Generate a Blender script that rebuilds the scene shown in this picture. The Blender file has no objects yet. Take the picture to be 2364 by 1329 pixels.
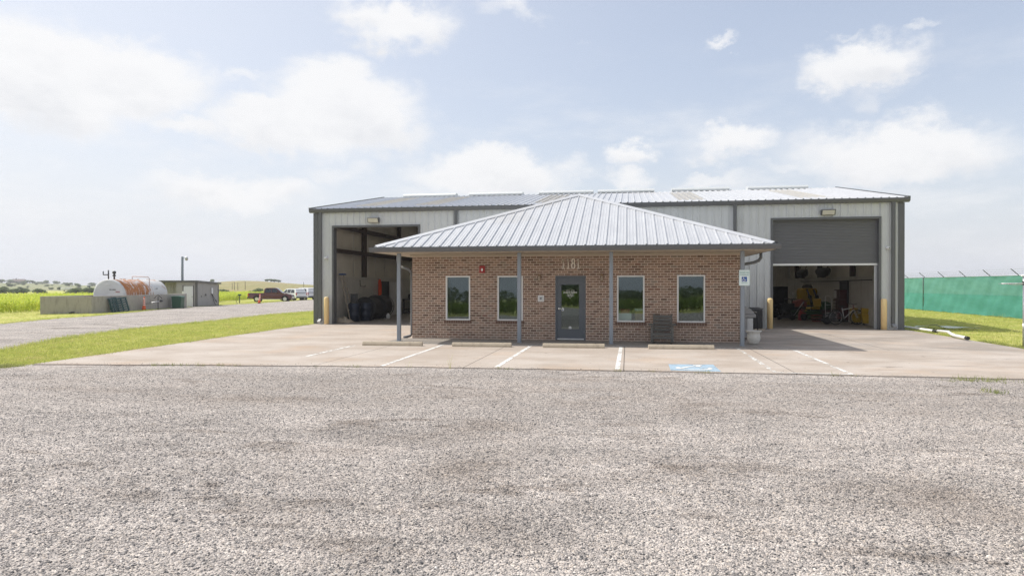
import bpy, bmesh, math, random
import numpy as np
from mathutils import Vector, Matrix
R = math.radians
SC = bpy.context.scene
COL = SC.collection
rng = random.Random(7)

# ------------------------------------------------------------------ camera numbers and the lie of the land
FPX, CX, CY, CAMZ, YAW = 1576.0, 1182.0, 657.0, 1.9, R(9.6)
FX, FY = -math.sin(YAW), math.cos(YAW)
RX, RY = math.cos(YAW), math.sin(YAW)

def gz(x, y=0.0):
    """height of the land: level round the buildings, falling gently away to the west"""
    s = min(max(-(x + 17.0), 0.0), 40.0)
    return -0.00042 * s * s

def ray(u, v):
    a = (u - CX) / FPX; b = (CY - v) / FPX
    return FX + a * RX, FY + a * RY, b

def at_y(u, v, Y):
    d = ray(u, v); t = Y / d[1]
    return t * d[0], Y, CAMZ + t * d[2]

def at_x(u, v, X):
    d = ray(u, v); t = X / d[0]
    return X, t * d[1], CAMZ + t * d[2]

def ground(u, v, up=0.0):
    """the point of the land seen there"""
    d = ray(u, v); z = up
    for _ in range(30):
        t = (z - CAMZ) / d[2]
        z = gz(t * d[0]) + up
    return t * d[0], t * d[1], z

def far(u, dep, z=0.0):
    a = (u - CX) / FPX
    return dep * (FX + a * RX), dep * (FY + a * RY), z

# ------------------------------------------------------------------ objects
def tag(o, label=None, cat=None, group=None, kind=None):
    if label: o['label'] = label
    if cat: o['category'] = cat
    if group: o['group'] = group
    if kind: o['kind'] = kind
    return o

def thing(name, label, cat, loc=(0, 0, 0), rz=0.0, group=None):
    o = bpy.data.objects.new(name, None); COL.objects.link(o)
    o.location = loc; o.rotation_euler = (0, 0, rz)
    o.empty_display_size = 0.2
    return tag(o, label, cat, group)

def copy_tree(o, parent=None):
    c = o.copy(); COL.objects.link(c)
    if parent is not None: c.parent = parent
    for ch in list(o.children): copy_tree(ch, c)
    return c

class MB:
    """collects faces, then links them as one mesh object"""
    def __init__(s): s.v = []; s.f = []; s.sm = []
    def add(s, vs, fs, smooth=False):
        n = len(s.v); s.v += [tuple(p) for p in vs]
        s.f += [tuple(i + n for i in f) for f in fs]; s.sm += [smooth] * len(fs)
        return s
    def quad(s, a, b, c, d): return s.add([a, b, c, d], [(0, 1, 2, 3)])
    def box(s, x0, x1, y0, y1, z0, z1):
        v = [(x, y, z) for z in (z0, z1) for y in (y0, y1) for x in (x0, x1)]
        return s.add(v, [(0, 2, 3, 1), (4, 5, 7, 6), (0, 1, 5, 4), (2, 6, 7, 3), (0, 4, 6, 2), (1, 3, 7, 5)])
    def beam(s, p0, p1, w, h, up=(0, 0, 1), top=None, off=0.0):
        """bar from p0 to p1: w wide, h high along up (from off), top = width of its top"""
        p0 = Vector(p0); p1 = Vector(p1); d = (p1 - p0).normalized(); u = Vector(up)
        u = (u - d * u.dot(d)).normalized(); r = d.cross(u)
        t = w if top is None else top
        vs = []
        for p in (p0, p1):
            vs += [p - r * w / 2 + u * off, p + r * w / 2 + u * off, p + r * t / 2 + u * (off + h), p - r * t / 2 + u * (off + h)]
        return s.add(vs, [(0, 1, 2, 3), (7, 6, 5, 4), (0, 4, 5, 1), (1, 5, 6, 2), (2, 6, 7, 3), (3, 7, 4, 0)])
    def tube(s, pts, r, n=8, cap=True, smooth=True, close=False):
        pts = [Vector(p) for p in pts]; m = len(pts)
        rr = r if isinstance(r, (list, tuple)) else [r] * m
        vs = []; prev = None
        for i, p in enumerate(pts):
            if close: d = pts[(i + 1) % m] - pts[i - 1]
            else: d = pts[min(i + 1, m - 1)] - pts[max(i - 1, 0)]
            d.normalize()
            if prev is None:
                a = Vector((0, 0, 1)) if abs(d.z) < 0.9 else Vector((1, 0, 0))
                a = (a - d * a.dot(d)).normalized()
            else: a = (prev - d * prev.dot(d)).normalized()
            prev = a; b = d.cross(a)
            for k in range(n):
                t = 2 * math.pi * k / n
                vs.append(p + (a * math.cos(t) + b * math.sin(t)) * rr[i])
        fs = []
        for i in range(m if close else m - 1):
            j = (i + 1) % m
            for k in range(n):
                l = (k + 1) % n
                fs.append((i * n + k, i * n + l, j * n + l, j * n + k))
        s.add(vs, fs, smooth)
        if cap and not close:
            n0 = len(s.v) - len(vs)
            s.f.append(tuple(n0 + k for k in range(n))[::-1]); s.sm.append(False)
            s.f.append(tuple(n0 + (m - 1) * n + k for k in range(n))); s.sm.append(False)
        return s
    def lathe(s, prof, c=(0, 0, 0), n=24, axis='z', smooth=True):
        vs = []
        for (r, h) in prof:
            for k in range(n):
                t = 2 * math.pi * k / n; a, b = r * math.cos(t), r * math.sin(t)
                if axis == 'z': p = (c[0] + a, c[1] + b, c[2] + h)
                elif axis == 'x': p = (c[0] + h, c[1] + a, c[2] + b)
                else: p = (c[0] + b, c[1] + h, c[2] + a)
                vs.append(p)
        m = len(prof); fs = []
        for i in range(m - 1):
            for k in range(n):
                l = (k + 1) % n
                fs.append((i * n + k, i * n + l, (i + 1) * n + l, (i + 1) * n + k))
        s.add(vs, fs, smooth)
        n0 = len(s.v) - len(vs)
        if prof[0][0] > 1e-4: s.f.append(tuple(n0 + k for k in range(n))[::-1]); s.sm.append(False)
        if prof[-1][0] > 1e-4: s.f.append(tuple(n0 + (m - 1) * n + k for k in range(n))); s.sm.append(False)
        return s
    def prism(s, poly, a, b, plane='xz', ta=1.0, tb=1.0):
        """polygon in plane pulled from a to b along the third axis"""
        n = len(poly); vs = []
        for h in (a, b):
            for (p, q) in poly:
                vs.append({'xz': (p, h, q), 'xy': (p, q, h), 'yz': (h, p, q)}[plane])
        fs = [tuple(range(n)), tuple(range(2 * n - 1, n - 1, -1))]
        for i in range(n):
            j = (i + 1) % n; fs.append((i, i + n, j + n, j))
        return s.add(vs, fs)
    def build(s, name, mat, parent=None, bevel=0.0, seg=2, origin=None, weld=False):
        """parent given: the points are in the parent's space"""
        me = bpy.data.meshes.new(name)
        vs = s.v
        if origin is not None: vs = [(x - origin[0], y - origin[1], z - origin[2]) for x, y, z in vs]
        me.from_pydata([tuple(p) for p in vs], [], s.f)
        me.polygons.foreach_set('use_smooth', s.sm)
        bm = bmesh.new(); bm.from_mesh(me)
        if weld: bmesh.ops.remove_doubles(bm, verts=bm.verts, dist=1e-4)
        bmesh.ops.recalc_face_normals(bm, faces=bm.faces)
        bm.to_mesh(me); bm.free()
        for m in (mat if isinstance(mat, (list, tuple)) else [mat]): me.materials.append(m)
        o = bpy.data.objects.new(name, me); COL.objects.link(o)
        if parent is not None: o.parent = parent
        if origin is not None: o.location = origin
        if bevel > 0:
            bv = o.modifiers.new('edge', 'BEVEL'); bv.width = bevel; bv.segments = seg
            bv.limit_method = 'ANGLE'; bv.angle_limit = R(35)
        return o

def world_part(mb, name, mat, root, **k):
    """part whose points are given in world space under an unrotated root"""
    L = root.location
    mb.v = [(p[0] - L[0], p[1] - L[1], p[2] - L[2]) for p in mb.v]
    return mb.build(name, mat, root, **k)

def text_mesh(name, body, size, mat, parent, loc, rot, extrude=0.001, bold=0.0, shear=0.0, xs=1.0):
    cu = bpy.data.curves.new(name, 'FONT'); cu.body = body; cu.size = size
    cu.align_x = 'CENTER'; cu.align_y = 'CENTER'; cu.extrude = extrude; cu.offset = bold; cu.shear = shear
    tmp = bpy.data.objects.new(name + '_tmp', cu); COL.objects.link(tmp)
    dg = bpy.context.evaluated_depsgraph_get()
    me = bpy.data.meshes.new_from_object(tmp.evaluated_get(dg))
    bpy.data.objects.remove(tmp); bpy.data.curves.remove(cu)
    me.materials.clear(); me.materials.append(mat)
    o = bpy.data.objects.new(name, me); COL.objects.link(o)
    o.parent = parent; o.location = loc; o.rotation_euler = rot; o.scale = (xs, 1, 1)
    return o

PROTO = {}
def scatter(name, pts, protos, smin, smax, tilt, mat, kind='stuff', label=None, cat=None, seed=1):
    """many small instances on given points as ONE stuff object"""
    pc = bpy.data.collections.new(name + '_kinds')
    for p in protos: pc.objects.link(p)
    me = bpy.data.meshes.new(name); me.from_pydata([tuple(p) for p in pts], [], [])
    me.materials.append(mat)
    o = bpy.data.objects.new(name, me); COL.objects.link(o)
    ng = bpy.data.node_groups.new(name, 'GeometryNodeTree')
    ng.interface.new_socket('Geometry', in_out='INPUT', socket_type='NodeSocketGeometry')
    ng.interface.new_socket('Geometry', in_out='OUTPUT', socket_type='NodeSocketGeometry')
    N, Lk = ng.nodes, ng.links
    gi = N.new('NodeGroupInput'); go = N.new('NodeGroupOutput')
    ci = N.new('GeometryNodeCollectionInfo'); ci.inputs['Collection'].default_value = pc
    ci.inputs['Separate Children'].default_value = True; ci.inputs['Reset Children'].default_value = True
    iop = N.new('GeometryNodeInstanceOnPoints'); iop.inputs['Pick Instance'].default_value = True
    rv = N.new('FunctionNodeRandomValue'); rv.data_type = 'FLOAT_VECTOR'
    rv.inputs[0].default_value = (-tilt, -tilt, 0); rv.inputs[1].default_value = (tilt, tilt, 6.283); rv.inputs['Seed'].default_value = seed
    rs = N.new('FunctionNodeRandomValue'); rs.data_type = 'FLOAT'
    rs.inputs[2].default_value = smin; rs.inputs[3].default_value = smax; rs.inputs['Seed'].default_value = seed + 5
    Lk.new(gi.outputs[0], iop.inputs['Points']); Lk.new(ci.outputs[0], iop.inputs['Instance'])
    Lk.new(rv.outputs[0], iop.inputs['Rotation']); Lk.new(rs.outputs[1], iop.inputs['Scale'])
    Lk.new(iop.outputs[0], go.inputs[0])
    md = o.modifiers.new('scatter', 'NODES'); md.node_group = ng
    return tag(o, label, cat, None, kind)

def proto(name, vs, fs, mat, smooth=False):
    me = bpy.data.meshes.new(name); me.from_pydata(vs, [], fs); me.materials.append(mat)
    if smooth: me.polygons.foreach_set('use_smooth', [True] * len(fs))
    return bpy.data.objects.new(name, me)

# ------------------------------------------------------------------ materials
class NT:
    def __init__(s, tree): s.t = tree
    def n(s, typ, ins=None, **attrs):
        nd = s.t.nodes.new(typ)
        for k, v in attrs.items(): setattr(nd, k, v)
        for k, v in (ins or {}).items(): s.put(nd.inputs[k], v)
        return nd
    def put(s, sock, v):
        if isinstance(v, bpy.types.NodeSocket): s.t.links.new(v, sock)
        elif isinstance(v, bpy.types.Node): s.t.links.new(v.outputs[0], sock)
        else:
            if sock.type == 'RGBA' and hasattr(v, '__len__') and len(v) == 3: v = (*v, 1)
            sock.default_value = v
    def math(s, op, a, b=0.0, c=0.0, clamp=False):
        nd = s.n('ShaderNodeMath', operation=op, use_clamp=clamp)
        for i, x in enumerate((a, b, c)): s.put(nd.inputs[i], x)
        return nd.outputs[0]
    def vmath(s, op, a, b=(0, 0, 0)):
        nd = s.n('ShaderNodeVectorMath', operation=op)
        s.put(nd.inputs[0], a)
        if op == 'SCALE': s.put(nd.inputs['Scale'], b)
        else: s.put(nd.inputs[1], b)
        return nd.outputs['Value'] if op in ('LENGTH', 'DOT_PRODUCT', 'DISTANCE') else nd.outputs[0]
    def mix(s, f, a, b, blend='MIX'):
        nd = s.n('ShaderNodeMix', data_type='RGBA', blend_type=blend)
        s.put(nd.inputs[0], f); s.put(nd.inputs[6], a); s.put(nd.inputs[7], b)
        return nd.outputs[2]
    def noise(s, vec, scale, detail=4, rough=0.55, dist=0.0, out=0):
        nd = s.n('ShaderNodeTexNoise', {'Scale': scale, 'Detail': detail, 'Roughness': rough, 'Distortion': dist})
        if vec is not None: s.put(nd.inputs['Vector'], vec)
        return nd.outputs[out]
    def ramp(s, f, stops, interp='LINEAR'):
        nd = s.n('ShaderNodeValToRGB'); cr = nd.color_ramp; cr.interpolation = interp
        while len(cr.elements) < len(stops): cr.elements.new(0.5)
        for e, (p, c) in zip(cr.elements, stops):
            e.position = p; e.color = (c, c, c, 1) if not hasattr(c, '__len__') else (*c[:3], 1)
        s.put(nd.inputs[0], f)
        return nd.outputs[0]
    def sm(s, f, lo, hi):
        nd = s.n('ShaderNodeMapRange', {0: f, 1: lo, 2: hi, 3: 0.0, 4: 1.0}, interpolation_type='SMOOTHSTEP')
        return nd.outputs[0]
    def mapping(s, vec, scale=(1, 1, 1), loc=(0, 0, 0), rot=(0, 0, 0)):
        nd = s.n('ShaderNodeMapping', {'Vector': vec, 'Location': loc, 'Rotation': rot, 'Scale': scale})
        return nd.outputs[0]

def new_mat(name):
    m = bpy.data.materials.new(name); m.use_nodes = True
    t = m.node_tree; b = t.nodes['Principled BSDF']
    N = NT(t)
    oc = N.n('ShaderNodeTexCoord').outputs['Object']
    return m, N, b, oc

def plain(name, col, rough=0.6, metal=0.0, var=0.12, vscale=6.0, bump=0.0, bscale=60.0, spec=0.5, dirt=None, coat=0.0):
    """paint or bare stuff with a little unevenness in tone and gloss"""
    m, N, b, oc = new_mat(name)
    ob = N.n('ShaderNodeNewGeometry').outputs['Position']
    n1 = N.noise(ob, vscale, 5, 0.6)
    k = N.math('MULTIPLY_ADD', n1, 2 * var, 1 - var)
    c = N.mix(1.0, (*col, 1), N.n('ShaderNodeCombineColor', {0: k, 1: k, 2: k}).outputs[0], 'MULTIPLY')
    if dirt:
        n2 = N.noise(N.mapping(ob, (3, 3, 0.6)), 1.7, 6, 0.65)
        c = N.mix(N.math('MULTIPLY', N.sm(n2, 0.48, 0.72), dirt[1]), c, (*dirt[0], 1))
    N.put(b.inputs['Base Color'], c)
    N.put(b.inputs['Roughness'], N.math('MULTIPLY_ADD', n1, 0.2, rough - 0.1, clamp=True))
    b.inputs['Metallic'].default_value = metal
    b.inputs['Specular IOR Level'].default_value = spec
    if coat: b.inputs['Coat Weight'].default_value = coat; b.inputs['Coat Roughness'].default_value = 0.05
    if bump:
        bp = N.n('ShaderNodeBump', {'Height': N.noise(ob, bscale, 4, 0.6), 'Strength': bump, 'Distance': 0.02})
        N.put(b.inputs['Normal'], bp.outputs[0])
    return m
# ------------------------------------------------------------------ material library
M = {}
M['wall'] = plain('grey_wall_metal', (0.575, 0.59, 0.585), 0.45, 0.0, 0.05, 1.3, dirt=((0.42, 0.40, 0.36), 0.22))
M['liner'] = plain('liner_white', (0.62, 0.60, 0.54), 0.6, 0, 0.08, 1.2, bump=0.12, bscale=9, dirt=((0.3, 0.28, 0.24), 0.4))
M['insul'] = plain('insulation_white', (0.66, 0.62, 0.53), 0.55, 0, 0.10, 0.8, bump=0.35, bscale=5)
M['primer'] = plain('brown_primer_steel', (0.055, 0.034, 0.028), 0.6)
M['trim'] = plain('charcoal_trim', (0.115, 0.118, 0.122), 0.45, 0, 0.07, 2.0)
M['post'] = plain('blue_grey_post', (0.25, 0.28, 0.315), 0.45, 0, 0.06, 3.0, dirt=((0.2, 0.19, 0.18), 0.25))
M['soffit'] = plain('tan_soffit', (0.47, 0.40, 0.31), 0.55, 0, 0.06)
M['door'] = plain('slate_door_paint', (0.105, 0.118, 0.135), 0.42, 0, 0.05, 3)
M['shutter'] = plain('grey_shutter', (0.135, 0.137, 0.142), 0.45, 0, 0.08, 2.0)
M['white'] = plain('white_paint', (0.74, 0.74, 0.72), 0.45, 0, 0.05)
M['whiteplastic'] = plain('white_plastic', (0.80, 0.80, 0.79), 0.35, 0, 0.03)
M['alu'] = plain('aluminium', (0.62, 0.63, 0.64), 0.35, 0.9, 0.08)
M['chrome'] = plain('chrome', (0.75, 0.75, 0.76), 0.15, 1.0, 0.03)
M['galv'] = plain('galvanised_pipe', (0.52, 0.53, 0.54), 0.42, 0.75, 0.12, 8)
M['bollard'] = plain('tan_bollard_sleeve', (0.82, 0.62, 0.31), 0.55, 0, 0.05, 5, dirt=((0.6, 0.45, 0.24), 0.25))
M['black'] = plain('black_plastic', (0.022, 0.022, 0.024), 0.5, 0, 0.2)
M['rubber'] = plain('rubber', (0.028, 0.028, 0.028), 0.8, 0, 0.15)
M['darksteel'] = plain('dark_steel', (0.06, 0.06, 0.062), 0.5, 0.3, 0.2, 9)
M['blockwall'] = plain('cast_concrete', (0.36, 0.335, 0.30), 0.9, 0, 0.12, 3.0, bump=0.3, bscale=25, dirt=((0.2, 0.18, 0.155), 0.6))
M['stopcon'] = plain('precast_concrete', (0.50, 0.43, 0.33), 0.9, 0, 0.12, 7.0, bump=0.35, bscale=45, dirt=((0.30, 0.25, 0.19), 0.5))
M['orange'] = plain('orange_plastic', (0.80, 0.13, 0.035), 0.5, 0, 0.08)
M['reflect'] = plain('white_reflective_band', (0.75, 0.70, 0.68), 0.4, 0, 0.05)
M['greenbin'] = plain('green_bin_plastic', (0.030, 0.085, 0.050), 0.5, 0, 0.1)
M['palletgreen'] = plain('teal_pallet', (0.030, 0.075, 0.085), 0.65, 0, 0.15)
M['shed'] = plain('taupe_shed_metal', (0.36, 0.345, 0.32), 0.5, 0, 0.06, 1.5, dirt=((0.26, 0.24, 0.21), 0.35))
M['shedtrim'] = plain('dark_shed_trim', (0.12, 0.115, 0.11), 0.5)
M['wood'] = plain('weathered_wood', (0.125, 0.120, 0.108), 0.85, 0, 0.25, 12, bump=0.4, bscale=40)
M['urn'] = plain('white_cast_urn', (0.62, 0.60, 0.55), 0.75, 0, 0.12, 9, bump=0.2, bscale=30, dirt=((0.35, 0.33, 0.28), 0.5))
M['red'] = plain('red_paint', (0.36, 0.022, 0.02), 0.4, 0, 0.1)
M['darkred'] = plain('dark_red_tool_paint', (0.075, 0.010, 0.010), 0.35, 0, 0.1)
M['yellow'] = plain('yellow_plastic', (0.50, 0.32, 0.012), 0.45, 0, 0.06)
M['mowergreen'] = plain('mower_green', (0.035, 0.11, 0.035), 0.4, 0, 0.1)
M['bluedrum'] = plain('blue_drum_plastic', (0.016, 0.024, 0.045), 0.45, 0, 0.12)
M['hosecoil'] = plain('black_hose_coil', (0.05, 0.045, 0.042), 0.6, 0, 0.3, 14)
M['maroon'] = plain('maroon_car_paint', (0.085, 0.012, 0.014), 0.3, 0, 0.05, 2, coat=0.8)
M['whitecar'] = plain('white_car_paint', (0.72, 0.73, 0.74), 0.3, 0, 0.03, 2, coat=0.8)
M['carglass'] = plain('car_glass', (0.018, 0.022, 0.026), 0.08, 0, 0.05, spec=0.8)
M['lampred'] = plain('tail_lamp_red', (0.42, 0.02, 0.03), 0.2, 0, 0.05)
M['lampclear'] = plain('head_lamp_clear', (0.70, 0.70, 0.68), 0.15, 0.2, 0.05)
M['signwhite'] = plain('sign_white_sheet', (0.72, 0.80, 0.78), 0.4, 0, 0.03)
M['signgreen'] = plain('sign_green_ink', (0.22, 0.42, 0.37), 0.5, 0, 0.1)
M['signblue'] = plain('sign_blue_ink', (0.012, 0.075, 0.30), 0.4, 0, 0.05)
M['lens'] = plain('lamp_lens', (0.58, 0.57, 0.50), 0.25, 0, 0.06)
M['numeral'] = plain('pale_numerals', (0.90, 0.83, 0.73), 0.5, 0, 0.03)
M['tarp'] = plain('dark_tarp', (0.06, 0.055, 0.05), 0.7, 0, 0.3, 4)
M['bark'] = plain('bark', (0.10, 0.075, 0.055), 0.9, 0, 0.2, 10)
M['roofbrown'] = plain('far_house_roof', (0.16, 0.115, 0.105), 0.8)
M['housewall'] = plain('far_house_wall', (0.26, 0.20, 0.17), 0.8)
M['orangecloth'] = plain('orange_cord', (0.78, 0.10, 0.02), 0.6)
M['cardboard'] = plain('cardboard', (0.42, 0.28, 0.15), 0.8)
M['pinkbox'] = plain('pink_box', (0.55, 0.16, 0.18), 0.6)
M['office'] = plain('office_inside', (0.40, 0.37, 0.32), 0.8)
M['carpet'] = plain('office_floor', (0.10, 0.09, 0.08), 0.9)

M['grillsteel'] = plain('dull_grill_steel', (0.30, 0.30, 0.30), 0.45, 0.6, 0.12, 6)
M['vent'] = plain('pale_vent_metal', (0.64, 0.66, 0.67), 0.5, 0.2, 0.05)
M['brass'] = plain('dull_brass', (0.30, 0.19, 0.11), 0.5, 0.4, 0.1)
M['sconceglass'] = plain('smoked_lantern_glass', (0.36, 0.28, 0.21), 0.2, 0, 0.1)
def mk_rooflight():
    m, N, b, oc = new_mat('milky_rooflight')
    t = m.node_tree; out = t.nodes['Material Output']
    b.inputs['Base Color'].default_value = (0.78, 0.77, 0.745, 1); b.inputs['Roughness'].default_value = 0.4
    tl = N.n('ShaderNodeBsdfTranslucent', {'Color': (0.78, 0.74, 0.66, 1)})
    mx = N.n('ShaderNodeMixShader', {0: 0.48, 1: b.outputs[0], 2: tl.outputs[0]})
    t.links.new(mx.outputs[0], out.inputs[0])
    return m
M['rooflight'] = mk_rooflight()

def mk_roof():
    m, N, b, oc = new_mat('galvalume_roof')
    p = N.n('ShaderNodeNewGeometry').outputs['Position']
    n1 = N.noise(N.mapping(p, (2.2, 0.5, 0.5)), 2.0, 5, 0.6)
    n2 = N.noise(p, 0.33, 3, 0.5)
    c = N.mix(n1, (0.54, 0.55, 0.57, 1), (0.63, 0.64, 0.66, 1))
    c = N.mix(N.math('MULTIPLY', N.sm(n2, 0.55, 0.75), 0.22), c, (0.50, 0.46, 0.40, 1))
    N.put(b.inputs['Base Color'], c); b.inputs['Metallic'].default_value = 0.45
    N.put(b.inputs['Roughness'], N.math('MULTIPLY_ADD', n1, 0.2, 0.38))
    return m
M['roof'] = mk_roof()

def mk_brick():
    m, N, b, oc = new_mat('mixed_brown_brick')
    p = N.n('ShaderNodeNewGeometry').outputs['Position']
    x = N.n('ShaderNodeSeparateXYZ', {0: p})
    u = N.math('ADD', x.outputs[0], x.outputs[1])
    wob = N.noise(p, 3.0, 2, 0.5)
    uv = N.n('ShaderNodeCombineXYZ', {0: u, 1: N.math('MULTIPLY_ADD', wob, 0.004, x.outputs[2])})
    bt = N.n('ShaderNodeTexBrick', {'Vector': uv, 'Color1': (0, 0, 0, 1), 'Color2': (1, 1, 1, 1), 'Mortar': (0.5, 0.5, 0.5, 1),
             'Scale': 1.0, 'Mortar Size': 0.0080, 'Mortar Smooth': 0.25, 'Bias': 0.0, 'Brick Width': 0.208, 'Row Height': 0.0815})
    bt.offset = 0.5; bt.offset_frequency = 2
    tone = N.ramp(bt.outputs[0], [(0.0, (0.140, 0.088, 0.060)), (0.2, (0.232, 0.145, 0.104)), (0.5, (0.280, 0.182, 0.130)), (0.74, (0.345, 0.222, 0.160)), (0.9, (0.245, 0.190, 0.150)), (1.0, (0.215, 0.108, 0.072))])
    fine = N.noise(p, 38, 5, 0.65)
    k = N.math('MULTIPLY_ADD', fine, 0.7, 0.66)
    tone = N.mix(1.0, tone, N.n('ShaderNodeCombineColor', {0: k, 1: k, 2: k}).outputs[0], 'MULTIPLY')
    big = N.noise(p, 0.8, 3, 0.5)
    tone = N.mix(N.math('MULTIPLY', N.sm(big, 0.45, 0.7), 0.25), tone, (0.36, 0.23, 0.16, 1))
    mort = N.mix(fine, (0.60, 0.50, 0.41, 1), (0.77, 0.67, 0.57, 1))
    # rain splash and dust near the walk, uneven
    low = N.math('MULTIPLY', N.math('SUBTRACT', 1.0, N.sm(x.outputs[2], 0.05, 0.75)), N.sm(N.noise(N.mapping(p, (1.2, 1.2, .8)), 1.6, 5, 0.65), 0.35, 0.65))
    tone = N.mix(N.math('MULTIPLY', low, 0.40), tone, (0.30, 0.25, 0.21, 1))
    stain = N.sm(N.noise(N.mapping(p, (2.6, 2.6, .5)), 1.0, 5, 0.6), 0.56, 0.74)
    tone = N.mix(N.math('MULTIPLY', stain, 0.35), tone, (0.13, 0.10, 0.08, 1))
    N.put(b.inputs['Base Color'], N.mix(bt.outputs['Fac'], tone, mort))
    b.inputs['Roughness'].default_value = 0.85
    h = N.math('ADD', N.math('MULTIPLY', bt.outputs['Fac'], -1.0), N.math('MULTIPLY', fine, 0.35))
    N.put(b.inputs['Normal'], N.n('ShaderNodeBump', {'Height': h, 'Strength': 0.55, 'Distance': 0.008}).outputs[0])
    return m
M['brick'] = mk_brick()
M['sillbrick'] = plain('sill_brick', (0.165, 0.100, 0.075), 0.85, 0, 0.3, 14, bump=0.3, bscale=60)
M['mortar'] = plain('mortar', (0.52, 0.42, 0.33), 0.9)

def mk_glass():
    m, N, b, oc = new_mat('tinted_window_glass')
    t = m.node_tree; out = t.nodes['Material Output']
    p = N.n('ShaderNodeNewGeometry').outputs['Position']
    bp = N.n('ShaderNodeBump', {'Height': N.noise(p, 1.6, 2, 0.4), 'Strength': 0.05, 'Distance': 0.02})
    gl = N.n('ShaderNodeBsdfGlossy', {'Color': (0.62, 0.74, 0.76, 1), 'Roughness': 0.012, 'Normal': bp.outputs[0]})
    tr = N.n('ShaderNodeBsdfTransparent', {'Color': (0.62, 0.72, 0.69, 1)})
    fr = N.n('ShaderNodeFresnel', {'IOR': 1.5})
    f = N.math('ADD', N.math('MULTIPLY', fr.outputs[0], 0.9), 0.125, clamp=True)
    mx = N.n('ShaderNodeMixShader', {0: f, 1: tr.outputs[0], 2: gl.outputs[0]})
    t.links.new(mx.outputs[0], out.inputs[0])
    return m
M['glass'] = mk_glass()

def stone_tone(N, r):
    return N.ramp(r, [(0.0, (0.060, 0.062, 0.068)), (0.17, (0.145, 0.142, 0.145)), (0.40, (0.30, 0.285, 0.275)), (0.66, (0.43, 0.395, 0.375)), (0.86, (0.56, 0.53, 0.50)), (0.95, (0.47, 0.415, 0.36)), (1.0, (0.70, 0.68, 0.65))])

DAMP = [(-0.6, 11.6, 0.9, 1.3, 1.0), (1.0, 11.0, .7, 1.2, .8), (-5.8, 10.6, 3.0, 0.8, .9), (-9.0, 11.0, 2.2, .6, .7), (-1.9, 8.9, .8, .9, .8), (4.0, 12.6, 1.6, .6, .8), (2.5, 6.6, .9, .7, .9), (-1.6, 6.9, .6, .8, .9), (-2.6, 8.2, 1.0, .5, .7), (-.9, 5.2, .5, .4, .8), (3.6, 5.4, .9, .5, .7), (.6, 13.6, 9.0, .5, .6), (-1.0, 12.0, 11.0, 2.2, .6)]

def gravel_patches(N, p, c, gain):
    """broad changes of tone over the lot: dust, wear, damp"""
    # wheel-worn and damp areas, dusty areas
    big = N.noise(N.mapping(p, (0.22, 0.55, 1)), 1.0, 5, 0.62)
    mid = N.noise(N.mapping(p, (0.8, 1.5, 1)), 1.0, 5, 0.65)
    k = N.math('ADD', N.math('MULTIPLY', big, 0.55), N.math('MULTIPLY', mid, 0.65))
    k = N.math('MULTIPLY', N.math('ADD', N.math('MULTIPLY', k, 1.5), 0.20), gain)
    c = N.mix(1.0, c, N.n('ShaderNodeCombineColor', {0: k, 1: k, 2: k}).outputs[0], 'MULTIPLY')
    dust = N.sm(N.noise(p, 0.5, 4, 0.6), 0.5, 0.72)
    c = N.mix(N.math('MULTIPLY', dust, 0.30), c, (0.43, 0.375, 0.335, 1))
    # damp brown patches where water stands and the dust has washed out
    dn = N.noise(N.mapping(p, (0.42, 1.1, 1)), 1.0, 7, 0.72, 0.5)
    wet = N.sm(dn, 0.50, 0.70)
    for (x0, y0, sx, sy, kk) in DAMP:
        mp = N.mapping(p, (1 / sx, 1 / sy, 0), (-x0 / sx, -y0 / sy, 0))
        g = N.math('MULTIPLY', N.math('POWER', 2.718, N.math('MULTIPLY', N.vmath('DOT_PRODUCT', mp, mp), -1.0)), kk)
        wet = N.math('MAXIMUM', wet, N.math('MULTIPLY', g, N.sm(mid, 0.30, 0.62)))
    c = N.mix(N.math('MULTIPLY', wet, 0.84), c, N.mix(1.0, c, (0.47, 0.43, 0.395, 1), 'MULTIPLY'))
    c = N.mix(1.0, c, (0.905, 0.88, 0.85, 1), 'MULTIPLY')
    return c

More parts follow.
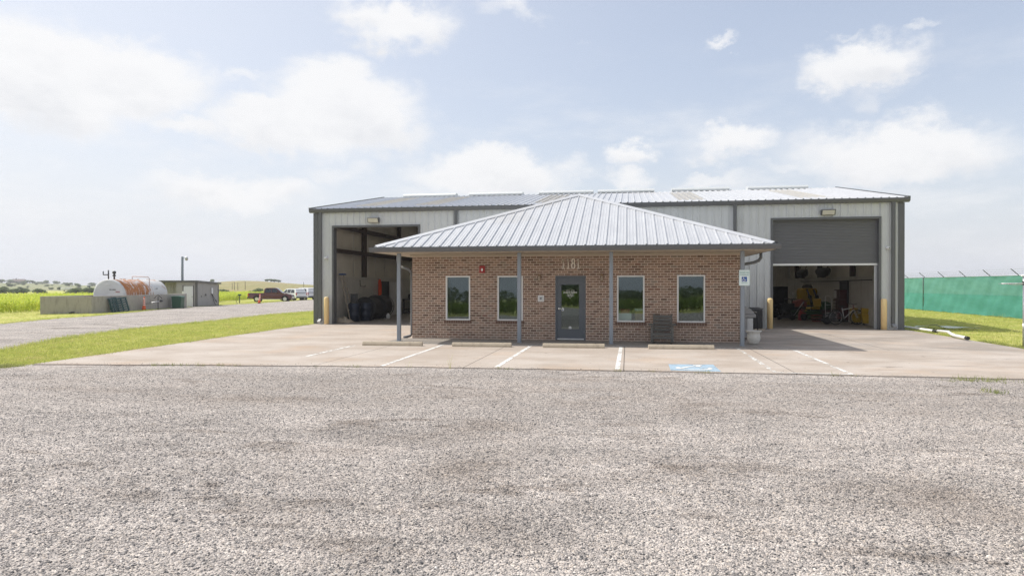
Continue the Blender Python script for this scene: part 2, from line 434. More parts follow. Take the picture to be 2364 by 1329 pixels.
def mk_gravel(name='gravel_bed', gain=1.0):
    m, N, b, oc = new_mat(name)
    p = N.n('ShaderNodeNewGeometry').outputs['Position']
    p2 = N.vmath('ADD', p, N.vmath('SCALE', N.noise(p, 30, 2, 0.5, out=1), 0.012))
    v1 = N.n('ShaderNodeTexVoronoi', {'Vector': p2, 'Scale': 62.0, 'Randomness': 1.0})
    v2 = N.n('ShaderNodeTexVoronoi', {'Vector': p2, 'Scale': 27.0, 'Randomness': 1.0})
    r1 = N.n('ShaderNodeSeparateColor', {0: v1.outputs['Color']}).outputs[0]
    r2 = N.n('ShaderNodeSeparateColor', {0: v2.outputs['Color']}).outputs[1]
    n3 = N.noise(p, 7.0, 6, 0.72)
    n4 = N.noise(p, 15.0, 3, 0.75)
    r = N.math('ADD', N.math('MULTIPLY', r1, 0.46), N.math('MULTIPLY', r2, 0.34))
    r = N.math('ADD', r, N.math('MULTIPLY', N.math('SUBTRACT', n3, 0.5), 0.55))
    r = N.math('ADD', r, N.math('MULTIPLY', N.math('SUBTRACT', n4, 0.5), 1.15))
    r = N.math('ADD', r, 0.155, clamp=True)
    c = stone_tone(N, r)
    c = gravel_patches(N, p, c, gain)
    N.put(b.inputs['Base Color'], c); b.inputs['Roughness'].default_value = 0.92
    b.inputs['Specular IOR Level'].default_value = 0.25
    h = N.math('ADD', N.math('MULTIPLY', v1.outputs['Distance'], -1.0), N.math('MULTIPLY', N.math('SUBTRACT', 0.0, v2.outputs['Distance']), 1.2))
    h = N.math('ADD', h, N.math('MULTIPLY', n3, 0.8))
    N.put(b.inputs['Normal'], N.n('ShaderNodeBump', {'Height': h, 'Strength': 0.9, 'Distance': 0.014}).outputs[0])
    return m
M['gravel'] = mk_gravel('gravel_bed', 1.16)
M['drive'] = mk_gravel('driveway_gravel', 1.08)

def mk_stone():
    m, N, b, oc = new_mat('loose_stone')
    r = N.n('ShaderNodeObjectInfo').outputs['Random']
    p = N.n('ShaderNodeNewGeometry').outputs['Position']
    c = stone_tone(N, r)
    k = N.math('MULTIPLY_ADD', N.noise(p, 90, 3, 0.6), 0.5, 0.75)
    c = N.mix(1.0, c, N.n('ShaderNodeCombineColor', {0: k, 1: k, 2: k}).outputs[0], 'MULTIPLY')
    c = gravel_patches(N, p, c, 1.16)
    N.put(b.inputs['Base Color'], c); b.inputs['Roughness'].default_value = 0.85
    return m
M['stone'] = mk_stone()

def mk_concrete():
    m, N, b, oc = new_mat('apron_concrete')
    p = N.n('ShaderNodeNewGeometry').outputs['Position']
    s = N.n('ShaderNodeSeparateXYZ', {0: p}); X, Y = s.outputs[0], s.outputs[1]
    a = N.noise(N.mapping(p, (0.5, 0.75, 1)), 1.0, 6, 0.6)
    c = N.mix(N.sm(a, 0.3, 0.7), (0.375, 0.315, 0.262, 1), (0.495, 0.440, 0.390, 1))
    # each poured bay its own shade
    ix = N.math('FLOOR', N.math('DIVIDE', N.math('ADD', X, 7.15), 3.55))
    iy = N.math('GREATER_THAN', Y, 20.95)
    wn = N.n('ShaderNodeTexWhiteNoise', {'Vector': N.n('ShaderNodeCombineXYZ', {0: ix, 1: iy}).outputs[0]}, noise_dimensions='3D')
    c = N.mix(N.math('MULTIPLY', wn.outputs[0], 0.26), c, (0.43, 0.375, 0.32, 1))
    f = N.noise(p, 55, 4, 0.7)
    k = N.math('MULTIPLY_ADD', f, 0.24, 0.88)
    c = N.mix(1.0, c, N.n('ShaderNodeCombineColor', {0: k, 1: k, 2: k}).outputs[0], 'MULTIPLY')
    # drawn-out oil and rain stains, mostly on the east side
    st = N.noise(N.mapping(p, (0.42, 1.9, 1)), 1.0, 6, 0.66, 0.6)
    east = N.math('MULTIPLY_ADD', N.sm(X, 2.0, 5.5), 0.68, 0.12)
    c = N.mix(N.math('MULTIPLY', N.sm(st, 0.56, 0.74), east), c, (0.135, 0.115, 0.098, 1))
    shadow_tone = N.math('MULTIPLY', N.sm(N.noise(N.mapping(p, (.5, .7, 1), (2.2, 1.0, 0)), 1.0, 5, 0.6), 0.32, 0.60), N.math('MULTIPLY', N.sm(X, 2.8, 4.0), N.sm(Y, 20.4, 21.5)))  # deepens the office shadow in the concrete colour, broken up by noise
    c = N.mix(N.math('MULTIPLY', shadow_tone, 0.42), c, (0.20, 0.18, 0.16, 1))
    sp = N.noise(p, 5.2, 2, 0.5)
    c = N.mix(N.math('MULTIPLY', N.sm(sp, 0.72, 0.76), 0.7), c, (0.17, 0.13, 0.10, 1))
    rust = N.noise(p, 0.45, 4, 0.6)
    c = N.mix(N.math('MULTIPLY', N.sm(rust, 0.50, 0.72), 0.42), c, (0.47, 0.345, 0.245, 1))
    # sawn joints
    j = None
    for xj, y0, y1 in ((-7.17, 14, 31), (-3.66, 14, 21), (-0.08, 14, 21), (3.52, 14, 31), (7.4, 21, 31)):
        dx = N.math('COMPARE', X, xj, 0.011)
        dx = N.math('MULTIPLY', dx, N.math('MULTIPLY', N.math('GREATER_THAN', Y, y0), N.math('LESS_THAN', Y, y1)))
        j = dx if j is None else N.math('MAXIMUM', j, dx)
    jy = N.math('COMPARE', Y, 25.6, 0.010)
    j = N.math('MAXIMUM', j, jy)
    c = N.mix(N.math('MULTIPLY', j, 0.8), c, (0.07, 0.06, 0.055, 1))
    N.put(b.inputs['Base Color'], c)
    b.inputs['Roughness'].default_value = 0.88; b.inputs['Specular IOR Level'].default_value = 0.3
    N.put(b.inputs['Normal'], N.n('ShaderNodeBump', {'Height': N.math('ADD', f, N.math('MULTIPLY', a, 2.0)), 'Strength': 0.22, 'Distance': 0.006}).outputs[0])
    return m
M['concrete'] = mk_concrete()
M['slab'] = plain('porch_slab_concrete', (0.27, 0.245, 0.215), 0.85, 0, 0.12, 2.0, bump=0.2, bscale=50, dirt=((0.25, 0.21, 0.17), 0.5))
M['shopfloor'] = plain('shop_floor_concrete', (0.30, 0.265, 0.23), 0.6, 0, 0.15, 1.0, bump=0.1, dirt=((0.10, 0.085, 0.07), 0.6))

def mk_paint(name, col, lo, hi):
    m, N, b, oc = new_mat(name)
    t = m.node_tree; out = t.nodes['Material Output']
    p = N.n('ShaderNodeNewGeometry').outputs['Position']
    n = N.noise(p, 5.0, 7, 0.7); n2 = N.noise(p, 1.1, 3, 0.5)
    w = N.sm(N.math('ADD', n, N.math('MULTIPLY', n2, 0.5)), lo, hi)
    b.inputs['Base Color'].default_value = (*col, 1); b.inputs['Roughness'].default_value = 0.75
    tr = N.n('ShaderNodeBsdfTransparent')
    mx = N.n('ShaderNodeMixShader', {0: w, 1: b.outputs[0], 2: tr.outputs[0]})
    t.links.new(mx.outputs[0], out.inputs[0])
    return m
M['roadwhite'] = mk_paint('worn_white_paint', (0.74, 0.73, 0.70), 0.74, 0.92)
M['roadwhiteworn'] = mk_paint('badly_worn_white_paint', (0.72, 0.71, 0.68), 0.68, 0.82)
M['roadblue'] = mk_paint('faded_blue_paint', (0.33, 0.44, 0.53), 0.74, 1.0)

def mk_ground():
    m, N, b, oc = new_mat('land_grass')
    p = N.n('ShaderNodeNewGeometry').outputs['Position']
    a = N.noise(N.mapping(p, (0.5, 0.5, 1)), 1.0, 6, 0.65)
    f = N.noise(p, 26, 5, 0.75)
    c = N.mix(N.sm(a, 0.32, 0.68), (0.36, 0.41, 0.095, 1), (0.56, 0.51, 0.19, 1))
    dry = N.sm(N.noise(N.mapping(p, (0.9, 0.9, 1), (5, 2, 0)), 1.0, 6, 0.7), 0.54, 0.70)
    c = N.mix(N.math('MULTIPLY', dry, 0.75), c, (0.56, 0.47, 0.26, 1))
    k = N.math('MULTIPLY_ADD', f, 0.8, 0.62)
    c = N.mix(1.0, c, N.n('ShaderNodeCombineColor', {0: k, 1: k, 2: k}).outputs[0], 'MULTIPLY')
    N.put(b.inputs['Base Color'], c); b.inputs['Roughness'].default_value = 0.95
    b.inputs['Specular IOR Level'].default_value = 0.1
    N.put(b.inputs['Normal'], N.n('ShaderNodeBump', {'Height': f, 'Strength': 0.8, 'Distance': 0.03}).outputs[0])
    return m
M['land'] = mk_ground()

def mk_hill(name, c1, c2, c3):
    m, N, b, oc = new_mat(name)
    p = N.n('ShaderNodeNewGeometry').outputs['Position']
    a = N.noise(N.mapping(p, (1, 1, 6)), 0.02, 6, 0.65)
    d = N.noise(N.mapping(p, (1, 1, 4)), 0.12, 5, 0.7)
    c = N.mix(N.sm(a, 0.35, 0.65), (*c1, 1), (*c2, 1))
    c = N.mix(N.math('MULTIPLY', N.sm(d, 0.5, 0.66), 0.7), c, (*c3, 1))
    N.put(b.inputs['Base Color'], c); b.inputs['Roughness'].default_value = 1.0
    b.inputs['Specular IOR Level'].default_value = 0.05
    return m
M['scrubhill'] = mk_hill('scrub_hill', (0.25, 0.28, 0.15), (0.33, 0.32, 0.20), (0.15, 0.19, 0.11))
M['dryhill'] = mk_hill('dry_grass_hill', (0.33, 0.28, 0.145), (0.25, 0.25, 0.10), (0.41, 0.33, 0.20))

def mk_leaf(name, c1, c2, trans=0.45, dry=False):
    m, N, b, oc = new_mat(name)
    t = m.node_tree; out = t.nodes['Material Output']
    r = N.n('ShaderNodeObjectInfo').outputs['Random']
    p = N.n('ShaderNodeNewGeometry')
    f = N.math('ADD', N.math('MULTIPLY', p.outputs['Random Per Island'], 0.5), N.math('MULTIPLY', r, 0.5))
    c = N.mix(f, (*c1, 1), (*c2, 1))
    if dry:
        big = N.noise(p.outputs['Position'], 0.9, 6, 0.7)
        c = N.mix(N.math('MULTIPLY', N.sm(big, 0.50, 0.68), 0.8), c, (0.60, 0.53, 0.25, 1))
        c = N.mix(N.math('MULTIPLY', N.sm(N.noise(p.outputs['Position'], 0.5, 4, 0.6), 0.5, 0.7), 0.6), c, (0.24, 0.36, 0.07, 1))
    N.put(b.inputs['Base Color'], c); b.inputs['Roughness'].default_value = 0.6
    b.inputs['Specular IOR Level'].default_value = 0.25
    tl = N.n('ShaderNodeBsdfTranslucent', {'Color': c})
    mx = N.n('ShaderNodeMixShader', {0: trans, 1: b.outputs[0], 2: tl.outputs[0]})
    t.links.new(mx.outputs[0], out.inputs[0])
    return m
M['grass'] = mk_leaf('lawn_blades', (0.30, 0.40, 0.075), (0.66, 0.63, 0.22), dry=True)
M['weed'] = mk_leaf('weed_blades', (0.20, 0.28, 0.07), (0.42, 0.40, 0.16))
M['crop'] = mk_leaf('crop_leaves', (0.42, 0.54, 0.05), (0.70, 0.70, 0.13), 0.5)
M['leafdark'] = mk_leaf('dark_tree_leaves', (0.11, 0.155, 0.08), (0.20, 0.25, 0.12), 0.4)
M['cropdark'] = mk_leaf('dark_crop_leaves', (0.12, 0.19, 0.03), (0.27, 0.33, 0.06), 0.4)  # darker leaves for the crop mirrored in the office windows
M['leafmid'] = mk_leaf('mid_tree_leaves', (0.16, 0.205, 0.115), (0.27, 0.31, 0.17), 0.4)
M['leafpale'] = mk_leaf('pale_shrub_leaves', (0.24, 0.28, 0.18), (0.36, 0.38, 0.25), 0.4)

def mk_screen():
    m, N, b, oc = new_mat('green_shade_cloth')
    p = N.n('ShaderNodeNewGeometry').outputs['Position']
    a = N.noise(N.mapping(p, (1, 0.5, 2.2)), 1.0, 5, 0.6)
    w = N.noise(N.mapping(p, (4, 4, 40)), 1.0, 2, 0.5)
    c = N.mix(N.sm(a, 0.3, 0.7), (0.075, 0.315, 0.250, 1), (0.100, 0.375, 0.300, 1))
    c = N.mix(N.math('MULTIPLY', w, 0.3), c, (0.10, 0.33, 0.27, 1))
    N.put(b.inputs['Base Color'], c); b.inputs['Roughness'].default_value = 0.75
    t = m.node_tree; out = t.nodes['Material Output']
    tl = N.n('ShaderNodeBsdfTranslucent', {'Color': c})
    mx = N.n('ShaderNodeMixShader', {0: 0.35, 1: b.outputs[0], 2: tl.outputs[0]})
    t.links.new(mx.outputs[0], out.inputs[0])
    return m
M['screen'] = mk_screen()
M['screen2'] = M['screen'].copy(); M['screen2'].name = 'pale_green_shade_cloth'  # paler, greyer green for the upper sheets
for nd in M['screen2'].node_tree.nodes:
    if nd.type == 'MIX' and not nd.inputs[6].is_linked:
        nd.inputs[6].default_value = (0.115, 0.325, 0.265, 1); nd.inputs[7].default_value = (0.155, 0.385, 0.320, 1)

def mk_tank(axis_pt, axis_dir):
    m, N, b, oc = new_mat('white_tank_rusted')
    s = N.n('ShaderNodeSeparateXYZ', {0: oc}); X, Y, Z = s.outputs
    a = N.math('ADD', N.math('MULTIPLY', N.noise(N.mapping(oc, (2.4, 0.8, 0.26)), 2.0, 8, 0.72, 0.3), 0.62), N.math('MULTIPLY', N.noise(oc, 1.3, 6, 0.7), 0.38))
    top = N.noise(N.mapping(oc, (0.7, 0.7, 0.7)), 1.5, 6, 0.7)
    # rust starts a little behind the head, runs down the near half of the barrel and along the crown
    along = N.math('MULTIPLY', N.sm(X, 0.15, 0.35), N.math('SUBTRACT', 1.0, N.sm(X, 3.0, 6.4)))
    runs = N.math('ADD', a, N.math('MULTIPLY', along, 0.20))
    mask = N.sm(runs, 0.640, 0.71)
    crown = N.math('MULTIPLY', N.sm(N.math('ADD', top, N.math('MULTIPLY', Z, 0.11)), 0.62, 0.72), N.sm(X, 0.05, 0.3))
    mask = N.math('MAXIMUM', N.math('MULTIPLY', mask, N.sm(X, 0.02, 0.3)), N.math('MULTIPLY', crown, 0.75))
    spots = N.math('MULTIPLY', N.sm(N.noise(oc, 3.4, 6, 0.7), 0.66, 0.74), 0.6)
    mask = N.math('MAXIMUM', mask, spots)
    rc = N.mix(N.noise(oc, 9, 4, 0.6), (0.34, 0.105, 0.028, 1), (0.52, 0.235, 0.085, 1))
    wc = N.mix(N.noise(oc, 1.5, 4, 0.6), (0.56, 0.56, 0.56, 1), (0.70, 0.70, 0.69, 1))
    N.put(b.inputs['Base Color'], N.mix(mask, wc, rc))
    N.put(b.inputs['Roughness'], N.math('MULTIPLY_ADD', mask, 0.35, 0.5))
    return m
M['tank'] = mk_tank(None, None)

def mk_sheet():
    m, N, b, oc = new_mat('clear_sheet')
    b.inputs['Base Color'].default_value = (0.55, 0.62, 0.60, 1)
    b.inputs['Roughness'].default_value = 0.12
    b.inputs['Alpha'].default_value = 0.55
    return m
M['sheet'] = mk_sheet()

# ------------------------------------------------------------------ sky, sun, camera
SUN = Vector((-0.76, 0.05, 1.0)).normalized()
EL = math.asin(SUN.z); AZ = math.atan2(SUN.x, SUN.y)

def make_world():
    w = bpy.data.worlds.new('World'); SC.world = w; w.use_nodes = True
    t = w.node_tree; N = NT(t); bg = t.nodes['Background']
    sky = N.n('ShaderNodeTexSky', sky_type='NISHITA')
    sky.sun_disc = False; sky.sun_elevation = EL; sky.sun_rotation = AZ
    sky.air_density = 1.0; sky.dust_density = 3.0; sky.ozone_density = 1.0; sky.altitude = 200
    d = N.n('ShaderNodeTexCoord').outputs['Generated']
    pr = N.vmath('DOT_PRODUCT', d, (RX, RY, 0)); pf = N.vmath('DOT_PRODUCT', d, (FX, FY, 0))
    z = N.n('ShaderNodeSeparateXYZ', {0: d}).outputs[2]
    az = N.math('ARCTAN2', pr, pf); el = N.math('ARCSINE', N.math('MINIMUM', N.math('MAXIMUM', z, -1.0), 1.0))
    q = N.n('ShaderNodeCombineXYZ', {0: az, 1: el}).outputs[0]
    # ragged edges: the cloud field is looked up through a warped direction
    wv = N.noise(N.mapping(q, (1.0, 1.4, 1)), 9.0, 6, 0.6, out=1)
    q2 = N.vmath('ADD', q, N.vmath('SCALE', N.vmath('SUBTRACT', wv, (0.5, 0.5, 0.5)), 0.115))
    wf = N.noise(N.mapping(q, (1.0, 1.4, 1)), 34.0, 5, 0.6, out=1)
    q2 = N.vmath('ADD', q2, N.vmath('SCALE', N.vmath('SUBTRACT', wf, (0.5, 0.5, 0.5)), 0.030))
    clouds = [  # where, how wide, how tall, how thick (the sky above the yard that day)
        (60, 160, 440, 118, 1.15), (330, 165, 175, 88, 1.15), (560, 178, 95, 28, 0.55), (640, 285, 190, 52, 1.0), (430, 285, 130, 34, 0.75), (795, 252, 185, 104, 1.15),
        (900, 310, 120, 48, 0.8), (905, 40, 150, 56, 0.95), (1190, 25, 120, 30, 0.5), (1985, 158, 150, 58, 1.0), (1945, 92, 60, 18, 0.5), (2010, 215, 170, 35, 0.45),
        (2125, 72, 70, 22, 0.5), (1658, 85, 62, 20, 0.62), (1695, 335, 140, 54, 0.9), (1458, 340, 55, 36, 0.8), (2070, 345, 310, 78, 0.95), (1840, 395, 120, 34, 0.6),
        (1120, 405, 220, 66, 0.95), (1300, 385, 120, 45, 0.6), (1450, 405, 85, 42, 0.75), (790, 395, 95, 48, 0.55), (540, 445, 280, 52, 0.75), (1640, 425, 110, 22, 0.55),
        (2150, 470, 260, 50, 0.45), (180, 470, 220, 60, 0.4), (1360, 95, 48, 14, 0.4)]
    base = None; under = None
    for (u, v, su, sv, k) in clouds:
        a0 = math.atan((u - CX) / FPX); e0 = math.atan((CY - v) / FPX * math.cos(a0))
        ca = math.cos(a0); sa = su / FPX * ca * ca; se = sv / FPX * ca
        mp = N.mapping(q2, (1 / sa, 1 / se, 0), (-a0 / sa, -e0 / se, 0))
        dd = N.vmath('DOT_PRODUCT', mp, mp)
        g = N.math('MULTIPLY', N.math('POWER', 2.718, N.math('MULTIPLY', dd, -0.9)), k)
        base = g if base is None else N.math('MAXIMUM', base, g)
        if k > 0.7:
            yy = N.n('ShaderNodeSeparateXYZ', {0: mp}).outputs[1]
            lo = N.math('MULTIPLY', g, N.math('SUBTRACT', 1.0, N.sm(yy, -0.75, 0.25)))
            under = lo if under is None else N.math('MAXIMUM', under, lo)
    n1 = N.noise(N.mapping(q, (1.0, 1.7, 1)), 7.0, 8, 0.6)
    # the rest of the sky, out of the picture: broken cloud all round
    gen = N.sm(N.noise(N.mapping(d, (1, 1, 2.2)), 2.6, 7, 0.6), 0.47, 0.64)
    out = N.math('MAXIMUM', N.sm(N.math('ABSOLUTE', az), 0.80, 1.0), N.sm(el, 0.45, 0.60))
    base = N.math('MAXIMUM', base, N.math('MULTIPLY', gen, N.math('MULTIPLY', out, 0.8)))
    field = N.math('ADD', base, N.math('MULTIPLY', N.math('SUBTRACT', n1, 0.5), 0.75))
    cover = N.sm(field, 0.24, 0.76)
    veil = N.math('MULTIPLY', N.sm(N.noise(N.mapping(q, (1.0, 3.2, 1), (0.4, 0.2, 0)), 5.0, 7, 0.62), 0.46, 0.72), N.sm(N.math('SUBTRACT', 0.36, el), 0.0, 0.22))
    cover = N.math('MAXIMUM', cover, N.math('MULTIPLY', veil, 0.55))
    # air: pale everywhere, paler low down and towards the sun
    sd = N.vmath('DOT_PRODUCT', d, tuple(SUN))
    low = N.math('POWER', 2.718, N.math('MULTIPLY', N.math('MAXIMUM', el, 0.0), -6.5))
    glow = N.sm(sd, 0.15, 0.95)
    hz = N.math('ADD', N.math('MULTIPLY', low, 0.72), N.math('MULTIPLY', glow, 0.40))
    hz = N.math('ADD', hz, 0.31, clamp=True)
    skyc = N.vmath('SCALE', sky.outputs[0], 1.42)
    air = N.mix(hz, skyc, N.mix(glow, (6.9, 7.1, 7.6, 1), (7.15, 7.3, 7.6, 1)))
    # clouds: white tops, pale grey hearts
    heart = N.math('MULTIPLY', N.sm(field, 0.80, 1.25), N.sm(N.noise(N.mapping(q, (1, 1.5, 1), (3.1, 0.35, 0)), 8.0, 4, 0.55), 0.38, 0.68))
    heart = N.math('MAXIMUM', N.math('MULTIPLY', heart, 0.5), N.math('MULTIPLY', under, N.sm(n1, 0.36, 0.66)))
    cc = N.mix(N.math('MULTIPLY', heart, 0.85), (7.95, 7.95, 8.0, 1), (6.0, 6.15, 6.5, 1))
    col = N.mix(N.math('MULTIPLY', cover, 0.93), air, cc)
    t.links.new(col, bg.inputs['Color'])
    bg.inputs['Strength'].default_value = 0.122
    w.cycles.sampling_method = 'MANUAL'; w.cycles.sample_map_resolution = 512
make_world()

sun = bpy.data.lights.new('sun', 'SUN'); sun.energy = 4.25; sun.angle = R(0.55); sun.color = (1.0, 0.955, 0.88)
so = bpy.data.objects.new('sun', sun); COL.objects.link(so)
so.rotation_euler = (-SUN).to_track_quat('-Z', 'Y').to_euler(); so.location = (-40, 10, 60)

cam = bpy.data.cameras.new('camera'); co = bpy.data.objects.new('camera', cam); COL.objects.link(co)
cam.sensor_width = 36.0; cam.lens = FPX * 36.0 / 2364.0; cam.clip_end = 6000; cam.clip_start = 0.05
co.location = (0, 0, CAMZ)
pitch = math.atan((CY - 664.5) / FPX)          # the horizon lies a few pixels above the middle
co.rotation_euler = (R(90) + pitch, 0, YAW)
SC.camera = co
SC.view_settings.view_transform = 'Standard'; SC.view_settings.look = 'None'
SC.view_settings.exposure = 0.0; SC.view_settings.gamma = 1.0
SC.cycles.max_bounces = 8; SC.cycles.diffuse_bounces = 4; SC.cycles.transparent_max_bounces = 12
SC.cycles.use_denoising = True; SC.cycles.denoising_prefilter = 'FAST'; SC.cycles.sample_clamp_indirect = 3.0

# ------------------------------------------------------------------ the land
def axis(lo, hi, step, outs):
    a = list(np.arange(lo, hi + 1e-6, step))
    return [-o + lo for o in outs[::-1]] + a + [o + hi for o in outs]
outs = [3, 8, 18, 40, 90, 200, 450, 1000, 2500]
xs = axis(-72, 26, 2.0, outs); ys = axis(-20, 120, 4.0, outs)
mb = MB(); nx = len(xs)
mb.v = [(x, y, gz(x)) for y in ys for x in xs]
for j in range(len(ys) - 1):
    for i in range(nx - 1):
        a = j * nx + i; mb.f.append((a, a + 1, a + nx + 1, a + nx)); mb.sm.append(True)
tag(mb.build('ground', M['land']), kind='structure')

def resample(pts, n):
    P = np.array(pts, float); d = np.r_[0, np.cumsum(np.linalg.norm(np.diff(P, axis=0), axis=1))]
    t = np.linspace(0, d[-1], n)
    return np.c_[np.interp(t, d, P[:, 0]), np.interp(t, d, P[:, 1])]

# gravel drive running back past the tank yard
near = [ground(*p)[:2] for p in ((0, 812), (94, 792), (188, 776), (313, 760), (438, 748), (626, 727.5), (720, 719.6))]
near = [(-17.2, 12.6)] + near + [(-19.5, 64), (-15, 100), (-10, 140)]
farp = [ground(*p)[:2] for p in ((0, 748), (88, 738.5), (219, 729), (313, 719.7), (407, 710), (501, 704.6), (579, 701), (720, 691.5))]
farp = [(-31, 12.6)] + farp + [(-33, 118), (-28, 150)]
A = resample(near, 150); B = resample(farp, 150)
NB = [p for p in A]; FB = [p for p in B]
mb = MB(); K = 14
for i in range(150):
    jn = rng.uniform(-0.22, 0.22); jf = rng.uniform(-0.3, 0.3)
    for k in range(K + 1):
        t = k / K; p = A[i] * (1 - t) + B[i] * t
        if k == 0: p = p + np.array([jn, 0])
        if k == K: p = p + np.array([jf, 0])
        mb.v.append((p[0], p[1], gz(p[0]) + 0.008))
for i in range(149):
    for k in range(K):
        a = i * (K + 1) + k; mb.f.append((a, a + 1, a + K + 2, a + K + 1)); mb.sm.append(True)
tag(mb.build('driveway', M['drive']), kind='structure')

# gravel lot in front
FE = [(-13.85, 14.02), (-10.0, 14.52), (-6.4, 14.9), (-3.6, 15.06), (0, 15.14), (3.5, 15.14), (7.8, 15.1), (11.4, 15.1)]
edge = [(-70, 12.4), (-30, 12.7), (-17.5, 13.0), (-15, 13.5)] + [(x, y + 0.25) for x, y in FE] + [(30, 15.3), (70, 15.3)]
E2 = resample(edge, 700)
mb = MB(); rows = [-11.0, -6, 0, 4, 8, 11, 12.2]
for i, (x, y) in enumerate(E2):
    jag = rng.uniform(-0.10, 0.10) if x < -13.9 or x > 11.4 else 0
    y0 = -11.0 + 0.5 * math.sin(x * 0.21) + rng.uniform(-0.3, 0.3)
    for r_ in [y0] + rows[1:]: mb.v.append((x, r_, gz(x) + 0.004 if x > -17 else gz(x) + 0.012))
    mb.v.append((x, y + jag, gz(x) + 0.004 if x > -17 else gz(x) + 0.012))
m_ = len(rows) + 1
for i in range(len(E2) - 1):
    for k in range(m_ - 1):
        a = i * m_ + k; mb.f.append((a, a + m_, a + m_ + 1, a + 1)); mb.sm.append(True)
tag(mb.build('gravel_lot', M['gravel']), kind='structure')

# concrete apron, cast 3 cm proud of the gravel
AP = 0.03
E3 = resample(FE, 120)
mb = MB()
for i, (x, y) in enumerate(E3):
    f = i / 119.0; xb = -14.78 + f * (11.42 + 14.78)
    yy = y + rng.uniform(-0.02, 0.02) + .018 * math.sin(x * 2.3)
    for z in (-0.12, AP): mb.v.append((x, yy, z))
    mb.v.append((xb, 30.62, AP))
for i in range(119):
    a = i * 3; mb.f += [(a, a + 3, a + 4, a + 1), (a + 1, a + 4, a + 5, a + 2)]; mb.sm += [False, False]
mb.f += [(0, 1, 2), (119 * 3, 119 * 3 + 2, 119 * 3 + 1)]; mb.sm += [False, False]
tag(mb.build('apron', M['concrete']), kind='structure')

# porch walk and its white edge line
PZ = 0.055
mb = MB(); mb.box(-7.75, 3.95, 20.98, 22.75, 0.0, PZ)
tag(mb.build('porch_slab', M['slab'], bevel=0.012), kind='structure')

def stripe(name, p0, p1, w, mat, z=AP + 0.004):
    d = (Vector(p1) - Vector(p0)).normalized(); n = Vector((-d.y, d.x)) * w / 2
    mb = MB(); k = 8
    for i in range(k + 1):
        c = Vector(p0).lerp(Vector(p1), i / k)
        mb.v += [(c.x - n.x, c.y - n.y, z), (c.x + n.x, c.y + n.y, z)]
    for i in range(k): mb.f.append((2 * i, 2 * i + 2, 2 * i + 3, 2 * i + 1)); mb.sm.append(False)
    o = mb.build(name, mat); return tag(o, kind='structure')
for (a, b_, mt) in (((-8.31, 20.0), (-8.27, 16.7), 'roadwhiteworn'), ((-5.66, 20.66), (-5.58, 15.0), 'roadwhite'), ((-2.92, 20.74), (-2.93, 15.22), 'roadwhite'),
                    ((-0.19, 20.76), (-0.22, 15.3), 'roadwhite'), ((3.19, 20.76), (3.11, 15.25), 'roadwhiteworn'), ((4.70, 20.6), (4.62, 15.2), 'roadwhiteworn')):
    stripe('parking_line', a, b_, 0.105, M[mt])
stripe('parking_line', (3.15, 15.24), (4.64, 15.22), 0.08, M['roadwhite'], AP + 0.007)
stripe('parking_line', (-7.4, 20.86), (4.6, 20.86), 0.075, M['roadwhite'], AP + 0.007)

mb = MB(); mb.quad((0.93, 15.27, AP + 0.004), (1.99, 15.23, AP + 0.004), (1.98, 16.55, AP + 0.004), (0.95, 16.45, AP + 0.004))
tag(mb.build('parking_symbol_field', M['roadblue']), kind='structure')
def flat_path(mb, pts, w, z):
    """a painted stroke of even width on the ground"""
    P = [Vector(p) for p in pts]; n = len(P); L = []
    for i in range(n):
        d = (P[min(i + 1, n - 1)] - P[max(i - 1, 0)]).normalized(); o = Vector((-d.y, d.x)) * w / 2
        L.append((P[i] - o, P[i] + o))
    b0 = len(mb.v)
    for a, b_ in L: mb.v += [(a.x, a.y, z), (b_.x, b_.y, z)]
    for i in range(n - 1): mb.f.append((b0 + 2 * i, b0 + 2 * i + 2, b0 + 2 * i + 3, b0 + 2 * i + 1)); mb.sm.append(False)
mb = MB(); z = AP + 0.008
flat_path(mb, [(1.47 + 0.36 * math.cos(t), 15.72 + 0.27 * math.sin(t)) for t in np.linspace(R(150), R(390), 20)], 0.085, z)
flat_path(mb, [(1.06, 15.68), (1.20, 15.70), (1.34, 15.93), (1.44, 16.03), (1.66, 16.03)], 0.085, z + 0.001)
flat_path(mb, [(1.58, 16.0), (1.60, 16.14), (1.60, 16.22)], 0.10, z + 0.002)
flat_path(mb, [(1.50, 16.25), (1.70, 16.26)], 0.10, z + 0.003)
tag(mb.build('parking_symbol', M['roadwhite']), kind='structure')

# hills
def hill(name, mat, us, ridge_v, d0, d1, d2, amp):
    mb = MB(); n = len(us); md = 36
    for j in range(md):
        f = j / (md - 1); dep = d0 + (d2 - d0) * f
        for u in us:
            rv = np.interp(u, ridge_v[0], ridge_v[1])
            zt = CAMZ + (CY - rv) * d1 / FPX
            if dep <= d1: t = (dep - d0) / (d1 - d0)
            else: t = 1 - 0.7 * ((dep - d1) / (d2 - d1))
            t = t ** 1.15 if t < 1 else 1
            zb = -0.68 - 0.3
            zz = zb + (zt - zb) * t + amp * math.sin(u * 0.045 + dep * 0.02) * t * (1 - t) * 2
            x, y, _ = far(u, dep); mb.v.append((x, y, zz))
    for j in range(md - 1):
        for i in range(n - 1):
            a = j * n + i; mb.f.append((a, a + 1, a + n + 1, a + n)); mb.sm.append(True)
    return tag(mb.build(name, mat), kind='structure')
HL = ([-500, 0, 60, 130, 200, 260, 340, 420, 520, 760], [651, 653, 653, 655.2, 658.8, 661, 660, 659, 660, 664])
HR = ([380, 440, 490, 525, 560, 600, 640, 690, 730, 780, 900], [664, 656, 651.5, 648.6, 647.2, 648.2, 651, 655.3, 657.6, 660, 663])
hill('hill', M['scrubhill'], list(range(-500, 761, 14)), HL, 205, 700, 1200, 1.0)
